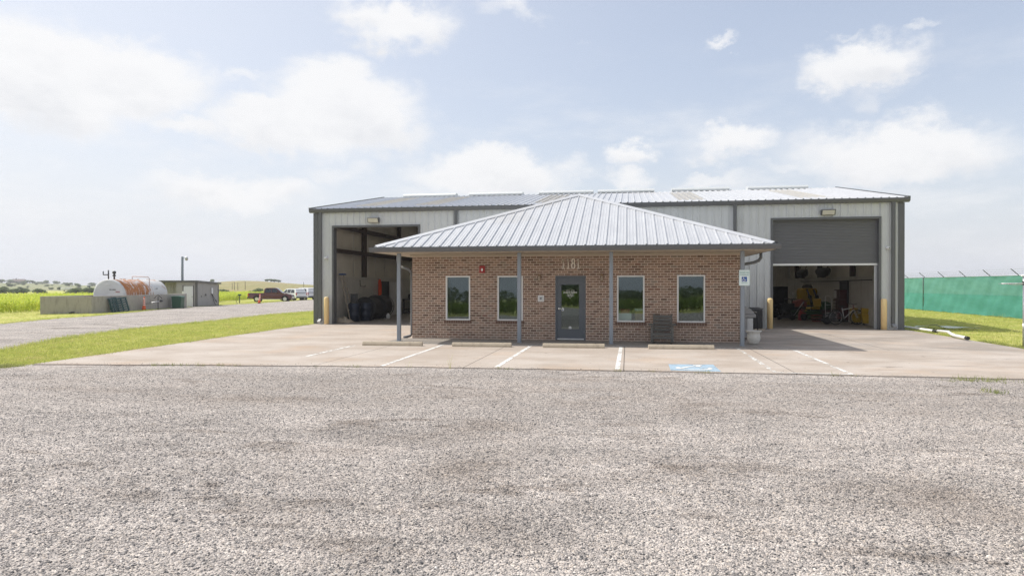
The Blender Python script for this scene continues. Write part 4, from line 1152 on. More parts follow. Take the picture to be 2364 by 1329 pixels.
# reserved parking sign on the last post
t = thing('parking_sign', 'white reserved parking sign with blue wheelchair panel on a porch post', 'sign', (3.47, 21.425, 2.11))
mb = MB()
P = []
for cx, cz, a0 in ((.135, .215, 0), (-.135, .215, 90), (-.135, -.215, 180), (.135, -.215, 270)):
    P += [(cx + .022 * math.cos(R(a0 + k * 22.5)), cz + .022 * math.sin(R(a0 + k * 22.5))) for k in range(5)]
mb.prism(P, -.004, 0, 'xz'); mb.build('plate', M['signwhite'], t)
mb = MB()
for (p, q, r_, s_) in ((-.148, .148, .222, .226), (-.148, .148, -.226, -.222), (-.150, -.146, -.22, .22), (.146, .150, -.22, .22)): mb.box(p, q, -.0055, -.0042, r_, s_)
mb.build('border_line', M['signgreen'], t)
text_mesh('lettering', 'RESERVED', .062, M['signgreen'], t, (0, -.0055, .155), (R(90), 0, 0), .0006, .0012)
text_mesh('lettering', 'PARKING', .062, M['signgreen'], t, (0, -.0055, .085), (R(90), 0, 0), .0006, .0012)
mb = MB(); mb.box(-.078, .072, -.0062, -.0042, -.118, .028); mb.build('blue_panel', M['signblue'], t)
mb = MB(); strokes(mb, [(-.018 + .042 * math.cos(x), -.065 + .036 * math.sin(x)) for x in np.linspace(R(100), R(400), 16)], .013, -.0064)
strokes(mb, [(-.024, -.005), (-.022, -.045), (.014, -.048), (.032, -.092)], .014, -.0075)
mb.lathe([(.012, 0), (.012, -.001), (0, -.0011)], (-.024, -.0068, .010), 12, 'y'); mb.build('wheelchair_symbol', M['white'], t)
mb = MB(); mb.box(-.09, .09, -.0055, -.0042, -.165, -.152); mb.build('small_print', M['signgreen'], t)

# things seen through the office windows
def simple_box(name, label, cat, x0, x1, y0, y1, z0, z1, mat, lid=None):
    t = thing(name, label, cat, ((x0 + x1) / 2, (y0 + y1) / 2, z0)); w, d, h = (x1 - x0) / 2, (y1 - y0) / 2, z1 - z0
    mb = MB(); mb.box(-w, w, -d, d, 0, h * .8); mb.build('body', M[mat], t, bevel=.004)
    mb = MB(); mb.box(-w - .006, w + .006, -d - .006, d + .006, h * .8 + .001, h); mb.build('lid', M[lid or mat], t, bevel=.004)
    return t
def table(name, label, x0, x1, y0, y1, h):
    t = thing(name, label, 'table', ((x0 + x1) / 2, (y0 + y1) / 2, PZ + .003)); w, d = (x1 - x0) / 2, (y1 - y0) / 2
    mb = MB(); mb.box(-w, w, -d, d, h - .03, h); mb.build('tabletop', M['cardboard'], t, bevel=.004)
    for sx in (-1, 1):
        for sy in (-1, 1): mb = MB(); mb.box(sx * (w - .05) - .025, sx * (w - .05) + .025, sy * (d - .05) - .025, sy * (d - .05) + .025, 0, h - .031); mb.build('leg', M['darksteel'], t)
table('side_table', 'low tan table behind the window right of the door', -.5, .8, 22.87, 23.5, .66)
simple_box('file_box', 'white box behind the lower left corner of the window right of the door', 'box', -.29, .13, 22.90, 23.06, PZ + .665, PZ + .90, 'white')
simple_box('file_box', 'pink box behind the white box in the window right of the door', 'box', -.23, .07, 23.09, 23.25, PZ + .665, PZ + 1.03, 'pinkbox')
simple_box('file_box', 'white topped tan box at the right edge inside the window right of the door', 'box', .24, .50, 22.92, 23.12, PZ + .665, PZ + 1.06, 'cardboard', 'white')
t = thing('armchair', 'dark red armchair inside the window right of the rocking chair', 'chair', (2.1, 23.6, PZ + .003))
mb = MB(); mb.box(-.36, .36, -.36, .3, .12, .44); mb.build('seat', M['darkred'], t, bevel=.06)
mb = MB(); mb.box(-.36, .36, .2, .42, .44, 1.1); mb.build('backrest', M['darkred'], t, bevel=.09)
for s in (-1, 1): mb = MB(); mb.box(s * .42 - .07, s * .42 + .07, -.36, .4, .1, .64); mb.build('arm', M['darkred'], t, bevel=.05)
for sx in (-1, 1):
    for sy in (-.3, .3): mb = MB(); mb.box(sx * .36 - .03, sx * .36 + .03, sy - .03, sy + .03, 0, .12); mb.build('leg', M['black'], t)
# ------------------------------------------------------------------ forecourt
for (x0, x1, y0, y1, lab) in ((-8.06, -6.18, 20.05, 20.16, 'concrete parking stop in front of the leftmost porch post'), (-5.24, -3.43, 20.14, 20.24, 'concrete parking stop below the window nearest the door on its left'),
                              (-2.49, -.66, 20.26, 20.34, 'concrete parking stop in front of the slate door'), (.60, 2.47, 20.35, 20.43, 'concrete parking stop in front of the wooden rocking chair')):
    t = thing('parking_stop', lab, 'parking stop', ((x0 + x1) / 2, y0 + .02, AP), math.atan2(y1 - y0, x1 - x0), 'parking stops before the porch'); L = (x1 - x0) / 2
    mb = MB(); mb.prism([(-.075, 0), (-.075, .06), (-.05, .125), (.05, .125), (.075, .06), (.075, 0)], -L, L, 'yz'); mb.build('block', M['stopcon'], t, bevel=.012)
    for s in (-1, 1): mb = MB(); mb.lathe([(.014, .12), (.014, .128), (0, .130)], (s * L * .7, 0, 0), 8); mb.build('anchor_pin', M['darksteel'], t)

def bollard(x, y, h, lab, z=AP):
    t = thing('bollard', lab, 'bollard', (x, y, z), group='tan bollards at the vehicle doors')
    mb = MB(); r = .115; mb.lathe([(r, .0), (r, h - .09), (r * .93, h - .045), (r * .7, h - .012), (0, h)], n=24); mb.build('sleeve', M['bollard'], t)
    mb = MB(); mb.lathe([(r * 1.02, 0), (r * 1.03, .012), (r * 1.0, .02)], n=20); mb.build('foot_ring', M['stopcon'], t)
bollard(-14.02, 30.33, 1.30, 'tan bollard at the corner beside the fully open vehicle door')
bollard(5.93, 30.22, 1.31, 'tan bollard beside the black air conditioner with its top in the sun')
bollard(10.43, 30.32, 1.30, 'tan bollard beside the right jamb of the roller shutter door')
# bracket with a chain eye on the middle bollard is too small to matter

# rocking chair of grey boards
t = thing('rocking_chair', 'weathered grey wooden rocking chair on the porch between two windows', 'chair', (1.09, 22.08, PZ), R(-4))
W = M['wood']
for s in (-1, 1):
    mb = MB(); mb.tube([(s * .29, -.40 + .8 * k / 10, .03 + .10 * ((k / 10 - .45) * 1.6) ** 2) for k in range(11)], .026, 6, smooth=False); mb.build('rocker', W, t)
    mb = MB(); mb.beam((s * .315, -.31, .05), (s * .315, -.31, .57), .07, .045, (0, -1, 0)); mb.build('leg', W, t, bevel=.004)
    mb = MB(); mb.beam((s * .275, .18, .05), (s * .275, .46, .89), .045, .05, (0, -1, 0)); mb.build('back_post', W, t, bevel=.004)
    mb = MB(); mb.box(s * .345 - .075, s * .345 + .075, -.40, .34, .572, .60); mb.build('armrest', W, t, bevel=.006)
for k, z in enumerate((.40, .505, .61, .715, .82)):
    y = .18 + (z - .05) * .333 - .035; h = .045 if k < 4 else .055
    mb = MB(); mb.beam((-.255, y, z), (.255, y, z), .09, .018, (0, -1, .33)); mb.build('back_slat', W, t, bevel=.004)
for k in range(5):
    y = -.30 + k * .105; mb = MB(); mb.box(-.27, .27, y, y + .085, .335 - k * .012, .358 - k * .012); mb.build('seat_slat', W, t, bevel=.004)
for z in (.20, .30): mb = MB(); mb.box(-.28, .28, -.365, -.342, z - .045, z + .035); mb.build('front_rail', W, t, bevel=.004)

t = thing('planter_urn', 'white cast urn planter on the porch corner beside the sign post', 'planter', (3.88, 22.25, PZ))
mb = MB(); mb.lathe([(.11, 0), (.145, .02), (.15, .05), (.185, .10), (.20, .19), (.19, .28), (.185, .33), (.215, .37), (.235, .395), (.235, .42), (.205, .42), (.18, .36), (.0, .34)], n=36); mb.build('bowl', M['urn'], t)
mb = MB(); mb.lathe([(.203, .185), (.209, .19), (.209, .205), (.203, .21)], n=36); mb.build('raised_band', M['urn'], t)

t = thing('barbecue_grill', 'steel barbecue grill behind the sign post on the office side', 'grill', (3.98, 24.7, AP))
mb = MB(); mb.box(-.25, .25, -.36, .36, .10, .74); mb.build('cabinet', M['grillsteel'], t, bevel=.01)
mb = MB(); mb.box(.10, .22, -.362, -.372, .45, .66); mb.box(.06, .245, -.3605, -.366, .13, .72); mb.build('door', M['galv'], t, bevel=.004)
mb = MB(); mb.box(-.30, .34, -.38, .38, .745, .86); mb.build('firebox', M['grillsteel'], t, bevel=.015)
mb = MB(); mb.prism([(-.28, .865)] + [(-.28 + .58 * k / 10, .865 + .30 * math.cos((k / 10 - .25) * 2.05) ** .8) for k in range(1, 10)] + [(.31, .865)], -.37, .37, 'xz'); mb.build('lid', M['grillsteel'], t, bevel=.01)
mb = MB(); mb.tube([(.345, -.28, .93), (.375, -.28, .93), (.375, .28, .93), (.345, .28, .93)], .013, 6); mb.build('handle', M['chrome'], t)
for y in (-.22, 0, .22): mb = MB(); mb.lathe([(.03, 0), (.026, .03), (0, .031)], (.342, y, .80), 12, 'x'); mb.build('knob', M['black'], t)
mb = MB(); mb.tube([(.36, -.34, .82), (.42, -.34, .78), (.40, -.34, .30)], .02, 6); mb.tube([(.36, .34, .82), (.42, .34, .78), (.40, .34, .30)], .02, 6); mb.build('folded_shelf', M['black'], t)
for sx in (-1, 1):
    for sy in (-1, 1): mb = MB(); mb.lathe([(.05, -.02), (.055, 0), (.05, .02)], (sx * .2, sy * .3, .055), 12, 'x'); mb.build('wheel', M['rubber'], t)

t = thing('air_conditioner', 'dark louvred air conditioner unit against the metal wall', 'air conditioner', (5.12, 29.72, AP))
mb = MB(); mb.box(-.36, .36, -.36, .36, .06, .86); mb.build('cabinet', M['darksteel'], t, bevel=.02)
mb = MB()
for k in range(22): z = .10 + k * .033; mb.box(-.345, .345, -.372, -.361, z, z + .014); mb.box(.361, .372, -.345, .345, z, z + .014)
mb.build('louvre_guard', M['black'], t)
mb = MB(); mb.box(-.38, .38, -.38, .38, .862, .90); mb.build('top_cover', M['trim'], t, bevel=.01)
mb = MB()
for r in (.08, .14, .20, .26, .31): mb.tube([(r * math.cos(a), r * math.sin(a), .915) for a in np.linspace(0, 2 * math.pi, 25)[:-1]], .006, 4, close=True)
mb.build('fan_grille', M['black'], t)
mb = MB(); mb.box(-.42, .42, -.42, .42, -.02, .058); mb.build('pad', M['stopcon'], t)

# white downspout lengths lying by the east corner
def lying_pipe(lab, pts, r, cuff):
    t = thing('drain_pipe', lab, 'pipe', pts[0], group='white pipes on the ground'); o = Vector(pts[0])
    mb = MB(); mb.tube([Vector(p) - o for p in pts], r, 14); mb.build('barrel', M['whiteplastic'], t)
    for i, (a, b) in enumerate(cuff):
        a = Vector(a) - o; b = Vector(b) - o
        mb = MB(); mb.tube([a, b], r * 1.18, 14); mb.build('end_cuff', M['black'], t)
lying_pipe('white pipe on the lawn edge running up to the workshop corner', [(11.62, 32.2, .10), (11.75, 30.6, .10), (11.78, 28.9, .10)], .052, [((11.77, 28.98, .10), (11.785, 28.7, .10))])
lying_pipe('bent white pipe across the concrete edge with a black open end', [(11.80, 28.68, .12), (11.72, 27.6, .15), (11.50, 26.9, .13), (11.32, 26.2, .12), (11.25, 25.5, .12), (11.20, 25.1, .12)], .052, [((11.205, 25.12, .12), (11.195, 24.95, .12))])
t = thing('clear_panel', 'sagging clear plastic panel lying on the shaded lawn', 'panel', (13.05, 32.1, .03))
mb = MB(); nx_ = 12
for i in range(nx_ + 1):
    for j in range(5):
        u = i / nx_; v_ = j / 4; mb.v.append((-.85 + u * 2.2 + .2 * v_, -.35 + v_ * .8 - u * .7, .04 + .13 * math.exp(-((u - .30) / .10) ** 2) * (1 - .6 * v_) + .03 * math.sin(u * 9 + v_ * 3) + .03))
for i in range(nx_):
    for j in range(4): a = i * 5 + j; mb.f.append((a, a + 5, a + 6, a + 1)); mb.sm.append(True)
o_ = mb.build('sheet', M['sheet'], t); sd_ = o_.modifiers.new('thick', 'SOLIDIFY'); sd_.thickness = .004

# ------------------------------------------------------------------ green screened fence on the east
fe = thing('screen_fence', 'tall fence hung with green shade cloth and topped with barbed wire arms', 'fence', (21.5, 45, 0))
FX_ = 21.55; posts = list(np.arange(36.2, 69.5, 3.05))
for i, y in enumerate(posts):
    mb = MB(); mb.tube([(FX_, y, 0), (FX_, y, 2.42)], .03, 8); world_part(mb, 'post', M['galv'], fe)
    mb = MB(); mb.beam((FX_, y, 2.40), (FX_ - .40, y + .04, 2.78), .05, .03); world_part(mb, 'barb_arm', M['darksteel'], fe)
for (ya, yb, seam) in ((35, 54.51, 0), (54.52, 70, 1)):
    for (z0, z1, dx) in ((.03, 1.27, -.055), (1.22, 2.40, -.035)):
        mb = MB(); n = 150; m = 8
        for i in range(n + 1):
            for j in range(m + 1):
                y = ya + (yb - ya) * i / n; z = z0 + (z1 - z0) * j / m
                pp = abs((y - 36.2 + 1.525) % 3.05 - 1.525); w = -.045 * math.exp(-(pp / .10) ** 2) + .028 * math.sin(y * 2.06 + z * 2) + .022 * math.sin(y * 5.3 + .8 * math.sin(y) + z * 4.1) + .010 * math.sin(y * .9 - z * 6)
                if z0 < .1 and j == 0: z = .03 + .03 * math.sin(y * 3.1)
                mb.v.append((FX_ + dx - .02 + w * (.35 if j in (0, m) else 1), y, z))
        for i in range(n):
            for j in range(m): a = i * (m + 1) + j; mb.f.append((a, a + m + 1, a + m + 2, a + 1)); mb.sm.append(True)
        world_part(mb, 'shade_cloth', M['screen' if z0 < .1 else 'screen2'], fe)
mb = MB(); mb.tube([(FX_ - .12, 54.52, 0), (FX_ - .12, 54.52, 2.44)], .028, 8); world_part(mb, 'post', M['darksteel'], fe)
mb = MB(); mb.tube([(FX_, 35, 2.42), (FX_, 70, 2.42)], .021, 6); world_part(mb, 'top_rail', M['galv'], fe)
for k in range(3):
    f = .35 + k * .3; mb = MB(); P = []
    for y in np.arange(35, 69.6, .4): P.append((FX_ - .40 * f, y, 2.40 + .38 * f + .006 * math.sin(y * 7 + k)))
    mb.tube(P, .004, 4)
    for y in np.arange(35.1, 69.5, .4): mb.beam((FX_ - .40 * f - .02, y, 2.38 + .38 * f), (FX_ - .40 * f + .02, y + .01, 2.43 + .38 * f), .006, .006)
    world_part(mb, 'barbed_wire', M['galv'], fe)

# aerial mast by the apron edge, right of frame
mx, my = 11.62, 22.55
t = thing('aerial_mast', 'slim galvanised aerial mast standing in the grass at the concrete edge', 'mast', (mx, my, 0))
mb = MB(); mb.tube([(0, 0, 0), (0, 0, 2.14)], .03, 10); mb.build('pole', M['galv'], t)
mb = MB(); mb.tube([(-.62, -.02, 1.93), (.75, .02, 1.95)], .017, 6); mb.build('boom', M['galv'], t)
mb = MB(); mb.tube([(-.08, -.02, 2.17), (1.2, .05, 2.20)], .028, 8); mb.build('top_bar', M['whiteplastic'], t)
mb = MB()
for k in range(7): x = -.55 + k * .2; mb.tube([(x, -.34, 1.94), (x + .03, .34, 1.93)], .006, 5)
mb.tube([(-.45, 0, 1.925), (-.2, .02, 1.88), (0, .01, 1.90), (.3, 0, 1.86), (.6, .02, 1.92)], .007, 5)
mb.build('aerial_rod', M['galv'], t)
mb = MB(); mb.box(-.035, .035, -.04, .04, 1.90, 2.0); mb.build('clamp', M['darksteel'], t, bevel=.006)
mb = MB(); mb.tube([(.0, -.02, .42), (.22, -.10, .08), (.30, -.12, 0)], .014, 6); mb.build('brace', M['darksteel'], t)
mb = MB(); mb.tube([(0, 0, .62), (0, 0, .75)], .034, 10); mb.build('sleeve', M['whiteplastic'], t)

# ------------------------------------------------------------------ fuel tank yard on the west
def lat(l, d):
    return (d * FX + l * RX, d * FY + l * RY)
CD = Vector((-.1668, .986, 0)); CR = Vector((.986, .1668, 0))
def yard(l, d, z): x, y = lat(l, d); return (x, y, z)
y0 = yard(-30.3, 49.2, 0); gz0 = -.24
con = thing('containment_wall', 'low grey concrete containment wall round the rusty white tank', 'wall', (y0[0], y0[1], gz0), YAW)
# local x = to the right of the view, local y = along the view, measured from the near right corner
mb = MB(); mb.box(-3.72, 0, 0, .2, -.2, 1.30); mb.build('wall_panel', M['blockwall'], con, bevel=.015)
mb = MB(); mb.box(-.2, 0, .201, 14.4, -.25, 1.298); mb.build('wall_panel', M['blockwall'], con, bevel=.015)
mb = MB(); mb.box(-3.72, -3.52, .201, 14.4, -.2, 1.298); mb.build('wall_panel', M['blockwall'], con, bevel=.015)
mb = MB(); mb.box(-3.519, -.201, 14.2, 14.4, -.2, 1.298); mb.build('wall_panel', M['blockwall'], con, bevel=.015)
mb = MB(); mb.box(-3.519, -.201, .201, 14.199, -.2, .08); mb.build('floor_slab', M['blockwall'], con)
mb = MB(); mb.tube([(-1.55, -.12, .10), (-1.35, -.10, .16), (-1.25, -.02, .14)], .05, 8); mb.build('drain_valve', M['darksteel'], con)

tx, ty = lat(-32.15, 54.4); TR = 1.22
tank = thing('fuel_tank', 'large white horizontal fuel tank streaked with orange rust', 'tank', (tx, ty, gz0 + .12), YAW + R(90))
# local x runs back along the barrel
def off_z(mbx, dz): mbx.v = [(x, y, z + dz) for x, y, z in mbx.v]; return mbx
L = 6.9
mb = MB(); mb.lathe([(TR, 0.02), (TR, 1.7), (TR, 1.72), (TR, 3.4), (TR, 3.42), (TR, L - .02)], (0, 0, 0), 48, 'x'); sh = mb.build('shell', M['tank'], tank); sh.location = (0, 0, TR + .02)
for xx, s in ((0, -1), (L, 1)):
    mb = MB(); mb.lathe([(TR, .02 * -s), (TR * .985, s * .02), (TR * .9, s * .05), (TR * .5, s * .075), (0.0, s * .08)][::1], (xx, 0, 0), 48, 'x'); h = mb.build('tank_head', M['tank'], tank); h.location = (0, 0, TR + .02)
for xx in (1.1, 5.6): mb = MB(); mb.box(xx - .12, xx + .12, -.95, .95, -.15, .38); mb.build('saddle', M['blockwall'], tank)
zt = 2 * TR
mb = MB(); mb.tube([(.5, .30, zt - .1), (.5, .30, zt + .75)], .05, 8); mb.tube([(.5, .30, zt + .38), (.5, .72, zt + .38), (.5, .72, zt + .66)], .045, 8); mb.build('vent_pipe', M['darksteel'], tank)
mb = MB(); mb.lathe([(.06, -.1), (.06, .25), (.13, .28), (.13, .36), (.07, .38), (.07, .46), (.14, .49), (.13, .66), (0, .70)], (.75, -.02, zt), 12); mb.build('vent_cap', M['darksteel'], tank)
mb = MB(); mb.tube([(3.3, -.05, zt - .05), (3.3, -.05, zt + .28), (3.3, -.9, zt + .26), (3.3, -1.42, zt + .22), (3.3, -1.50, zt + .1), (3.3, -1.50, 1.35)], .035, 8); mb.build('delivery_pipe', plain('old_red_white_pipe', (.60, .46, .42), .6, 0, .2), tank)
for xx in (1.8, 2.3, 4.4, 5.9): mb = MB(); mb.lathe([(.11, -.05), (.11, .05), (.06, .07), (0, .075)], (xx, .05, zt), 12); mb.build('hatch', M['tank'], tank)
mb = MB()
for k in range(7): z = .55 + k * .3; mb.tube([(-.11, .22, z), (-.14, .22, z), (-.14, -.12, z), (-.11, -.12, z)], .014, 5)
mb.build('ladder_rungs', M['tank'], tank)
mb = MB(); mb.box(-.103, -.098, -.62, -.36, 1.60, 1.66); mb.box(-.103, -.098, -.30, -.12, 1.60, 1.66); mb.build('stencil', M['darksteel'], tank)
mb = MB(); mb.box(-.103, -.098, -.95, -.62, 1.42, 1.47); mb.build('red_stencil', M['red'], tank)
mb = MB(); mb.box(4.95, 5.3, -1.185, -1.172, 1.66, 1.71); mb.build('stencil', M['darksteel'], tank)

# pallets leaning on the wall
def pallet(l, d, rz, lean, lab, z=gz0):
    t = thing('pallet', lab, 'pallet', yard(l, d, z), YAW + R(90) + rz, 'pallets against the containment wall')
    holder = []
    rot = Matrix.Rotation(lean, 4, 'X') @ Matrix.Rotation(R(-7), 4, 'Y')
    def P(mbx): mbx.v = [tuple(rot @ Vector(p)) for p in mbx.v]; return mbx
    for k in range(7):
        mb = MB(); z = .02 + k * .17; mb.box(-.52, .52, -.13, -.11, z, z + .10); P(mb).build('board', M['palletgreen'], t)
    for x in (-.5, -.02, .46):
        mb = MB(); mb.box(x, x + .05, -.108, .0, .0, 1.15); P(mb).build('runner', M['palletgreen'], t)
    for k in range(4):
        mb = MB(); z = .02 + k * .35; mb.box(-.52, .52, .001, .02, z, z + .10); P(mb).build('board', M['palletgreen'], t)
# the wall's right face looks along +x of the view; pallets stand a little out from it
pallet(-30.02, 51.6, R(4), R(-10), 'teal pallet leaning on the containment wall, nearer the corner')
pallet(-29.86, 52.5, R(-14), R(-12), 'teal pallet leaning on the containment wall, farther from the corner')

def delineator(u, v, tilt, lab):
    x, y, z = ground(u, v)
    t = thing('traffic_delineator', lab, 'traffic marker', (x, y, z), 0, 'orange and white markers along the drive')
    rot = Matrix.Rotation(tilt, 4, 'Y')
    def P(mbx): mbx.v = [tuple(rot @ Vector(p)) for p in mbx.v]; return mbx
    mb = MB(); mb.lathe([(.20, 0), (.20, .04), (.17, .06)], n=16); mb.build('base', M['rubber'], t)
    mb = MB(); mb.lathe([(.155, .05), (.13, .25), (.10, .5), (.08, .8), (.065, 1.02), (.04, 1.06), (.045, 1.10), (.02, 1.14), (0, 1.145)], n=16); P(mb).build('body', M['orange'], t)
    for z0 in (.42, .58, .74, .90):
        mb = MB(); r0 = np.interp(z0, [.25, .5, .8, 1.02], [.13, .10, .08, .065]) + .004; r1 = np.interp(z0 + .08, [.25, .5, .8, 1.02], [.13, .10, .08, .065]) + .004
        mb.lathe([(r0, z0), (r1, z0 + .08)], n=16); P(mb).build('white_band', M['reflect'], t)
delineator(332, 716.5, R(2), 'orange and white delineator post in front of the containment wall')
delineator(598, 700.5, R(7), 'leaning orange and white delineator post in front of the maroon pickup')

# pole with a lamp
px_, py_, pz_ = ground(421, 708.5)
t = thing('light_pole', 'tall grey pole with a small lamp head beside the tan shed', 'light pole', (px_, py_, pz_))
H_ = (708.5 - 592) / FPX * (px_ * FX + py_ * FY)
mb = MB(); mb.lathe([(.12, 0), (.115, H_ - .02), (.09, H_)], n=12); mb.build('pole', M['post'], t)
mb = MB(); mb.tube([(0, 0, H_ - .25), (.25, 0, H_ - .12), (.42, 0, H_ - .10)], .03, 8); mb.build('lamp_arm', M['galv'], t)
mb = MB(); mb.lathe([(.05, .22), (.10, .16), (.16, 0), (.14, -.02), (.10, -.16), (0, -.2)], (.46, 0, H_ - .22), 14); mb.build('lamp_head', M['galv'], t)
mb = MB(); mb.box(.10, .42, -.22, -.02, .95, 1.55); mb.build('meter_box', M['white'], t, bevel=.02)
mb = MB(); mb.tube([(.26, -.12, .0), (.26, -.12, .95)], .025, 6); mb.build('conduit', M['galv'], t)

bx_, by_ = lat(-29.55, 60.4); bz_ = gz(bx_)
t = thing('rubbish_bin', 'green wheeled bin standing between the wall end and the shed', 'bin', (bx_, by_, bz_), R(12))
mb = MB(); mb.prism([(-.36, .05), (.36, .05), (.44, 1.0), (-.44, 1.0)], -.36, .36, 'xz'); mb.build('body', M['greenbin'], t, bevel=.04)
mb = MB(); mb.prism([(-.48, .998), (.48, .998), (.44, 1.07), (.2, 1.12), (-.2, 1.12), (-.44, 1.07)], -.40, .42, 'xz'); mb.build('lid', plain('bin_lid', (.05, .13, .09), .45), t, bevel=.02)
for s in (-1, 1): mb = MB(); mb.lathe([(.10, -.03), (.12, 0), (.10, .03)], (s * .33, .34, .12), 14, 'x'); mb.build('wheel', M['rubber'], t)

# shed
sx_, sy_ = lat(-30.75, 66.6); szz = -.27
shed = thing('storage_shed', 'taupe ribbed metal shed with white door and dark single slope roof', 'shed', (sx_, sy_, szz), YAW)
hL, hR = 2.42, 2.22   # eaves: the roof falls to the back
SW, SD = 3.9, 4.9
def zr(y): return hL - (hL - hR) * y / SD
mb = MB()
ribbed(mb, 0, SD, 0.0, lambda a: zr(a) - .02, lambda a, o, z: (o * .6, a, z)); mb.build('wall', M['shed'], shed)
mb = MB(); ribbed(mb, -SW, -2.0, 0, hL - .02, lambda a, o, z: (a, -o * .6 + .9, z)); ribbed(mb, -.32, -.12, 0, hL - .02, lambda a, o, z: (a, -o * .6, z)); mb.build('wall', M['shed'], shed)
mb = MB(); mb.box(-2.0, -1.32, -.01, .03, 0, hL - .02); mb.box(-1.32, -.32, -.01, .03, 2.08, hL - .02); mb.build('wall', M['shed'], shed)
mb = MB(); mb.box(-SW, 0, SD - .05, SD, 0, hR - .03); mb.box(-SW, -SW + .05, .9, SD, 0, hR - .03); mb.build('wall', M['shed'], shed)
dr = MB().box(-1.28, -.36, -.03, .01, .03, 2.04).build('door', M['white'], shed, bevel=.006)
MB().lathe([(.03, 0), (.03, -.04), (0, -.05)], (-.44, -.032, 1.0), 10, 'y').build('handle', M['darksteel'], dr)
MB().box(-1.36, -1.285, -.045, .02, 0, 2.10).box(-.355, -.28, -.045, .02, 0, 2.10).build('door_frame', M['shedtrim'], shed)
MB().box(-.14, .035, -.04, .14, 0, hL - .05).build('corner_post', M['shedtrim'], shed)
MB().box(-3.35, -3.2, -.01, .12, 0, hL - .05).build('corner_post', M['shedtrim'], shed)
MB().box(-.03, .04, SD - .12, SD + .03, 0, hR - .05).build('corner_post', M['shedtrim'], shed)
mb = MB(); mb.add([(-SW - .25, -.25, hL + .0), (.22, -.25, hL), (.22, SD + .2, hR), (-SW - .25, SD + .2, hR), (-SW - .25, -.25, hL + .17), (.22, -.25, hL + .17), (.22, SD + .2, hR + .17), (-SW - .25, SD + .2, hR + .17)],
       [(3, 2, 1, 0), (4, 5, 6, 7), (0, 1, 5, 4), (1, 2, 6, 5), (2, 3, 7, 6), (3, 0, 4, 7)]); mb.build('roof', M['shedtrim'], shed, bevel=.01)
MB().box(.025, .12, 3.05, 3.35, 1.25, 1.85).build('pump_box', M['white'], shed, bevel=.02)
MB().tube([(.08, 3.1, 1.25), (.12, 3.3, .9), (.14, 3.6, .3), (.2, 3.9, .05)], .03, 6).build('fuel_hose', M['black'], shed)
MB().tube([(.08, 3.2, 1.25), (.14, 3.7, .7), (.12, 4.2, .35), (.10, 4.1, .6)], .025, 6).build('fuel_hose', M['black'], shed)
MB().box(.025, .09, 1.75, 1.93, 1.05, 1.25).build('socket_box', M['shedtrim'], shed)
MB().box(.025, .07, .85, .97, .95, 1.08).build('socket_box', M['shedtrim'], shed)

# tripod stand and rail in front of the containment wall
gx, gy = lat(-29.35, 56.6); gzv = gz(gx)
t = thing('hose_stand', 'dark pipe stand with a long arm before the containment wall', 'hose stand', (gx, gy, gzv + .02))
MB().tube([(0, 0, 0), (0, 0, 1.15)], .035, 8).tube([(-.35, 0, .95), (0, 0, 1.25), (.32, .1, .9)], .03, 6).build('post', M['darksteel'], t)
MB().tube([(-1.55, -.5, .35), (-.3, -.1, .62), (.22, .05, .72)], .035, 8).build('arm', M['galv'], t)
MB().lathe([(.08, -.12), (.10, 0), (.08, .12)], (.26, .05, .73), 10, 'x').build('nozzle', M['darksteel'], t)
MB().tube([(-1.15, -.35, 0), (-1.15, -.35, 1.15), (-1.35, -.35, 1.18)], .03, 6).build('upright', M['darksteel'], t)
gx, gy, gzv = ground(553, 701)
t = thing('yard_hydrant', 'small dark standpipe with a hose in the grass left of the leaning marker', 'standpipe', (gx, gy, gzv))
MB().tube([(0, 0, 0), (0, 0, .95)], .05, 8).build('standpipe', M['darksteel'], t)
MB().box(-.16, .16, -.12, .12, .93, 1.12).build('valve_head', M['greenbin'], t, bevel=.03)
MB().tube([(-.14, 0, 1.0), (-.42, 0, .85), (-.48, 0, .5), (-.38, 0, .15), (-.1, -.2, .04), (.6, -.3, .03), (1.4, -.35, .03)], .025, 6).build('hose', M['black'], t)
MB().lathe([(.35, 0), (.35, .05), (.3, .06)], n=16).build('pad', M['stopcon'], t)

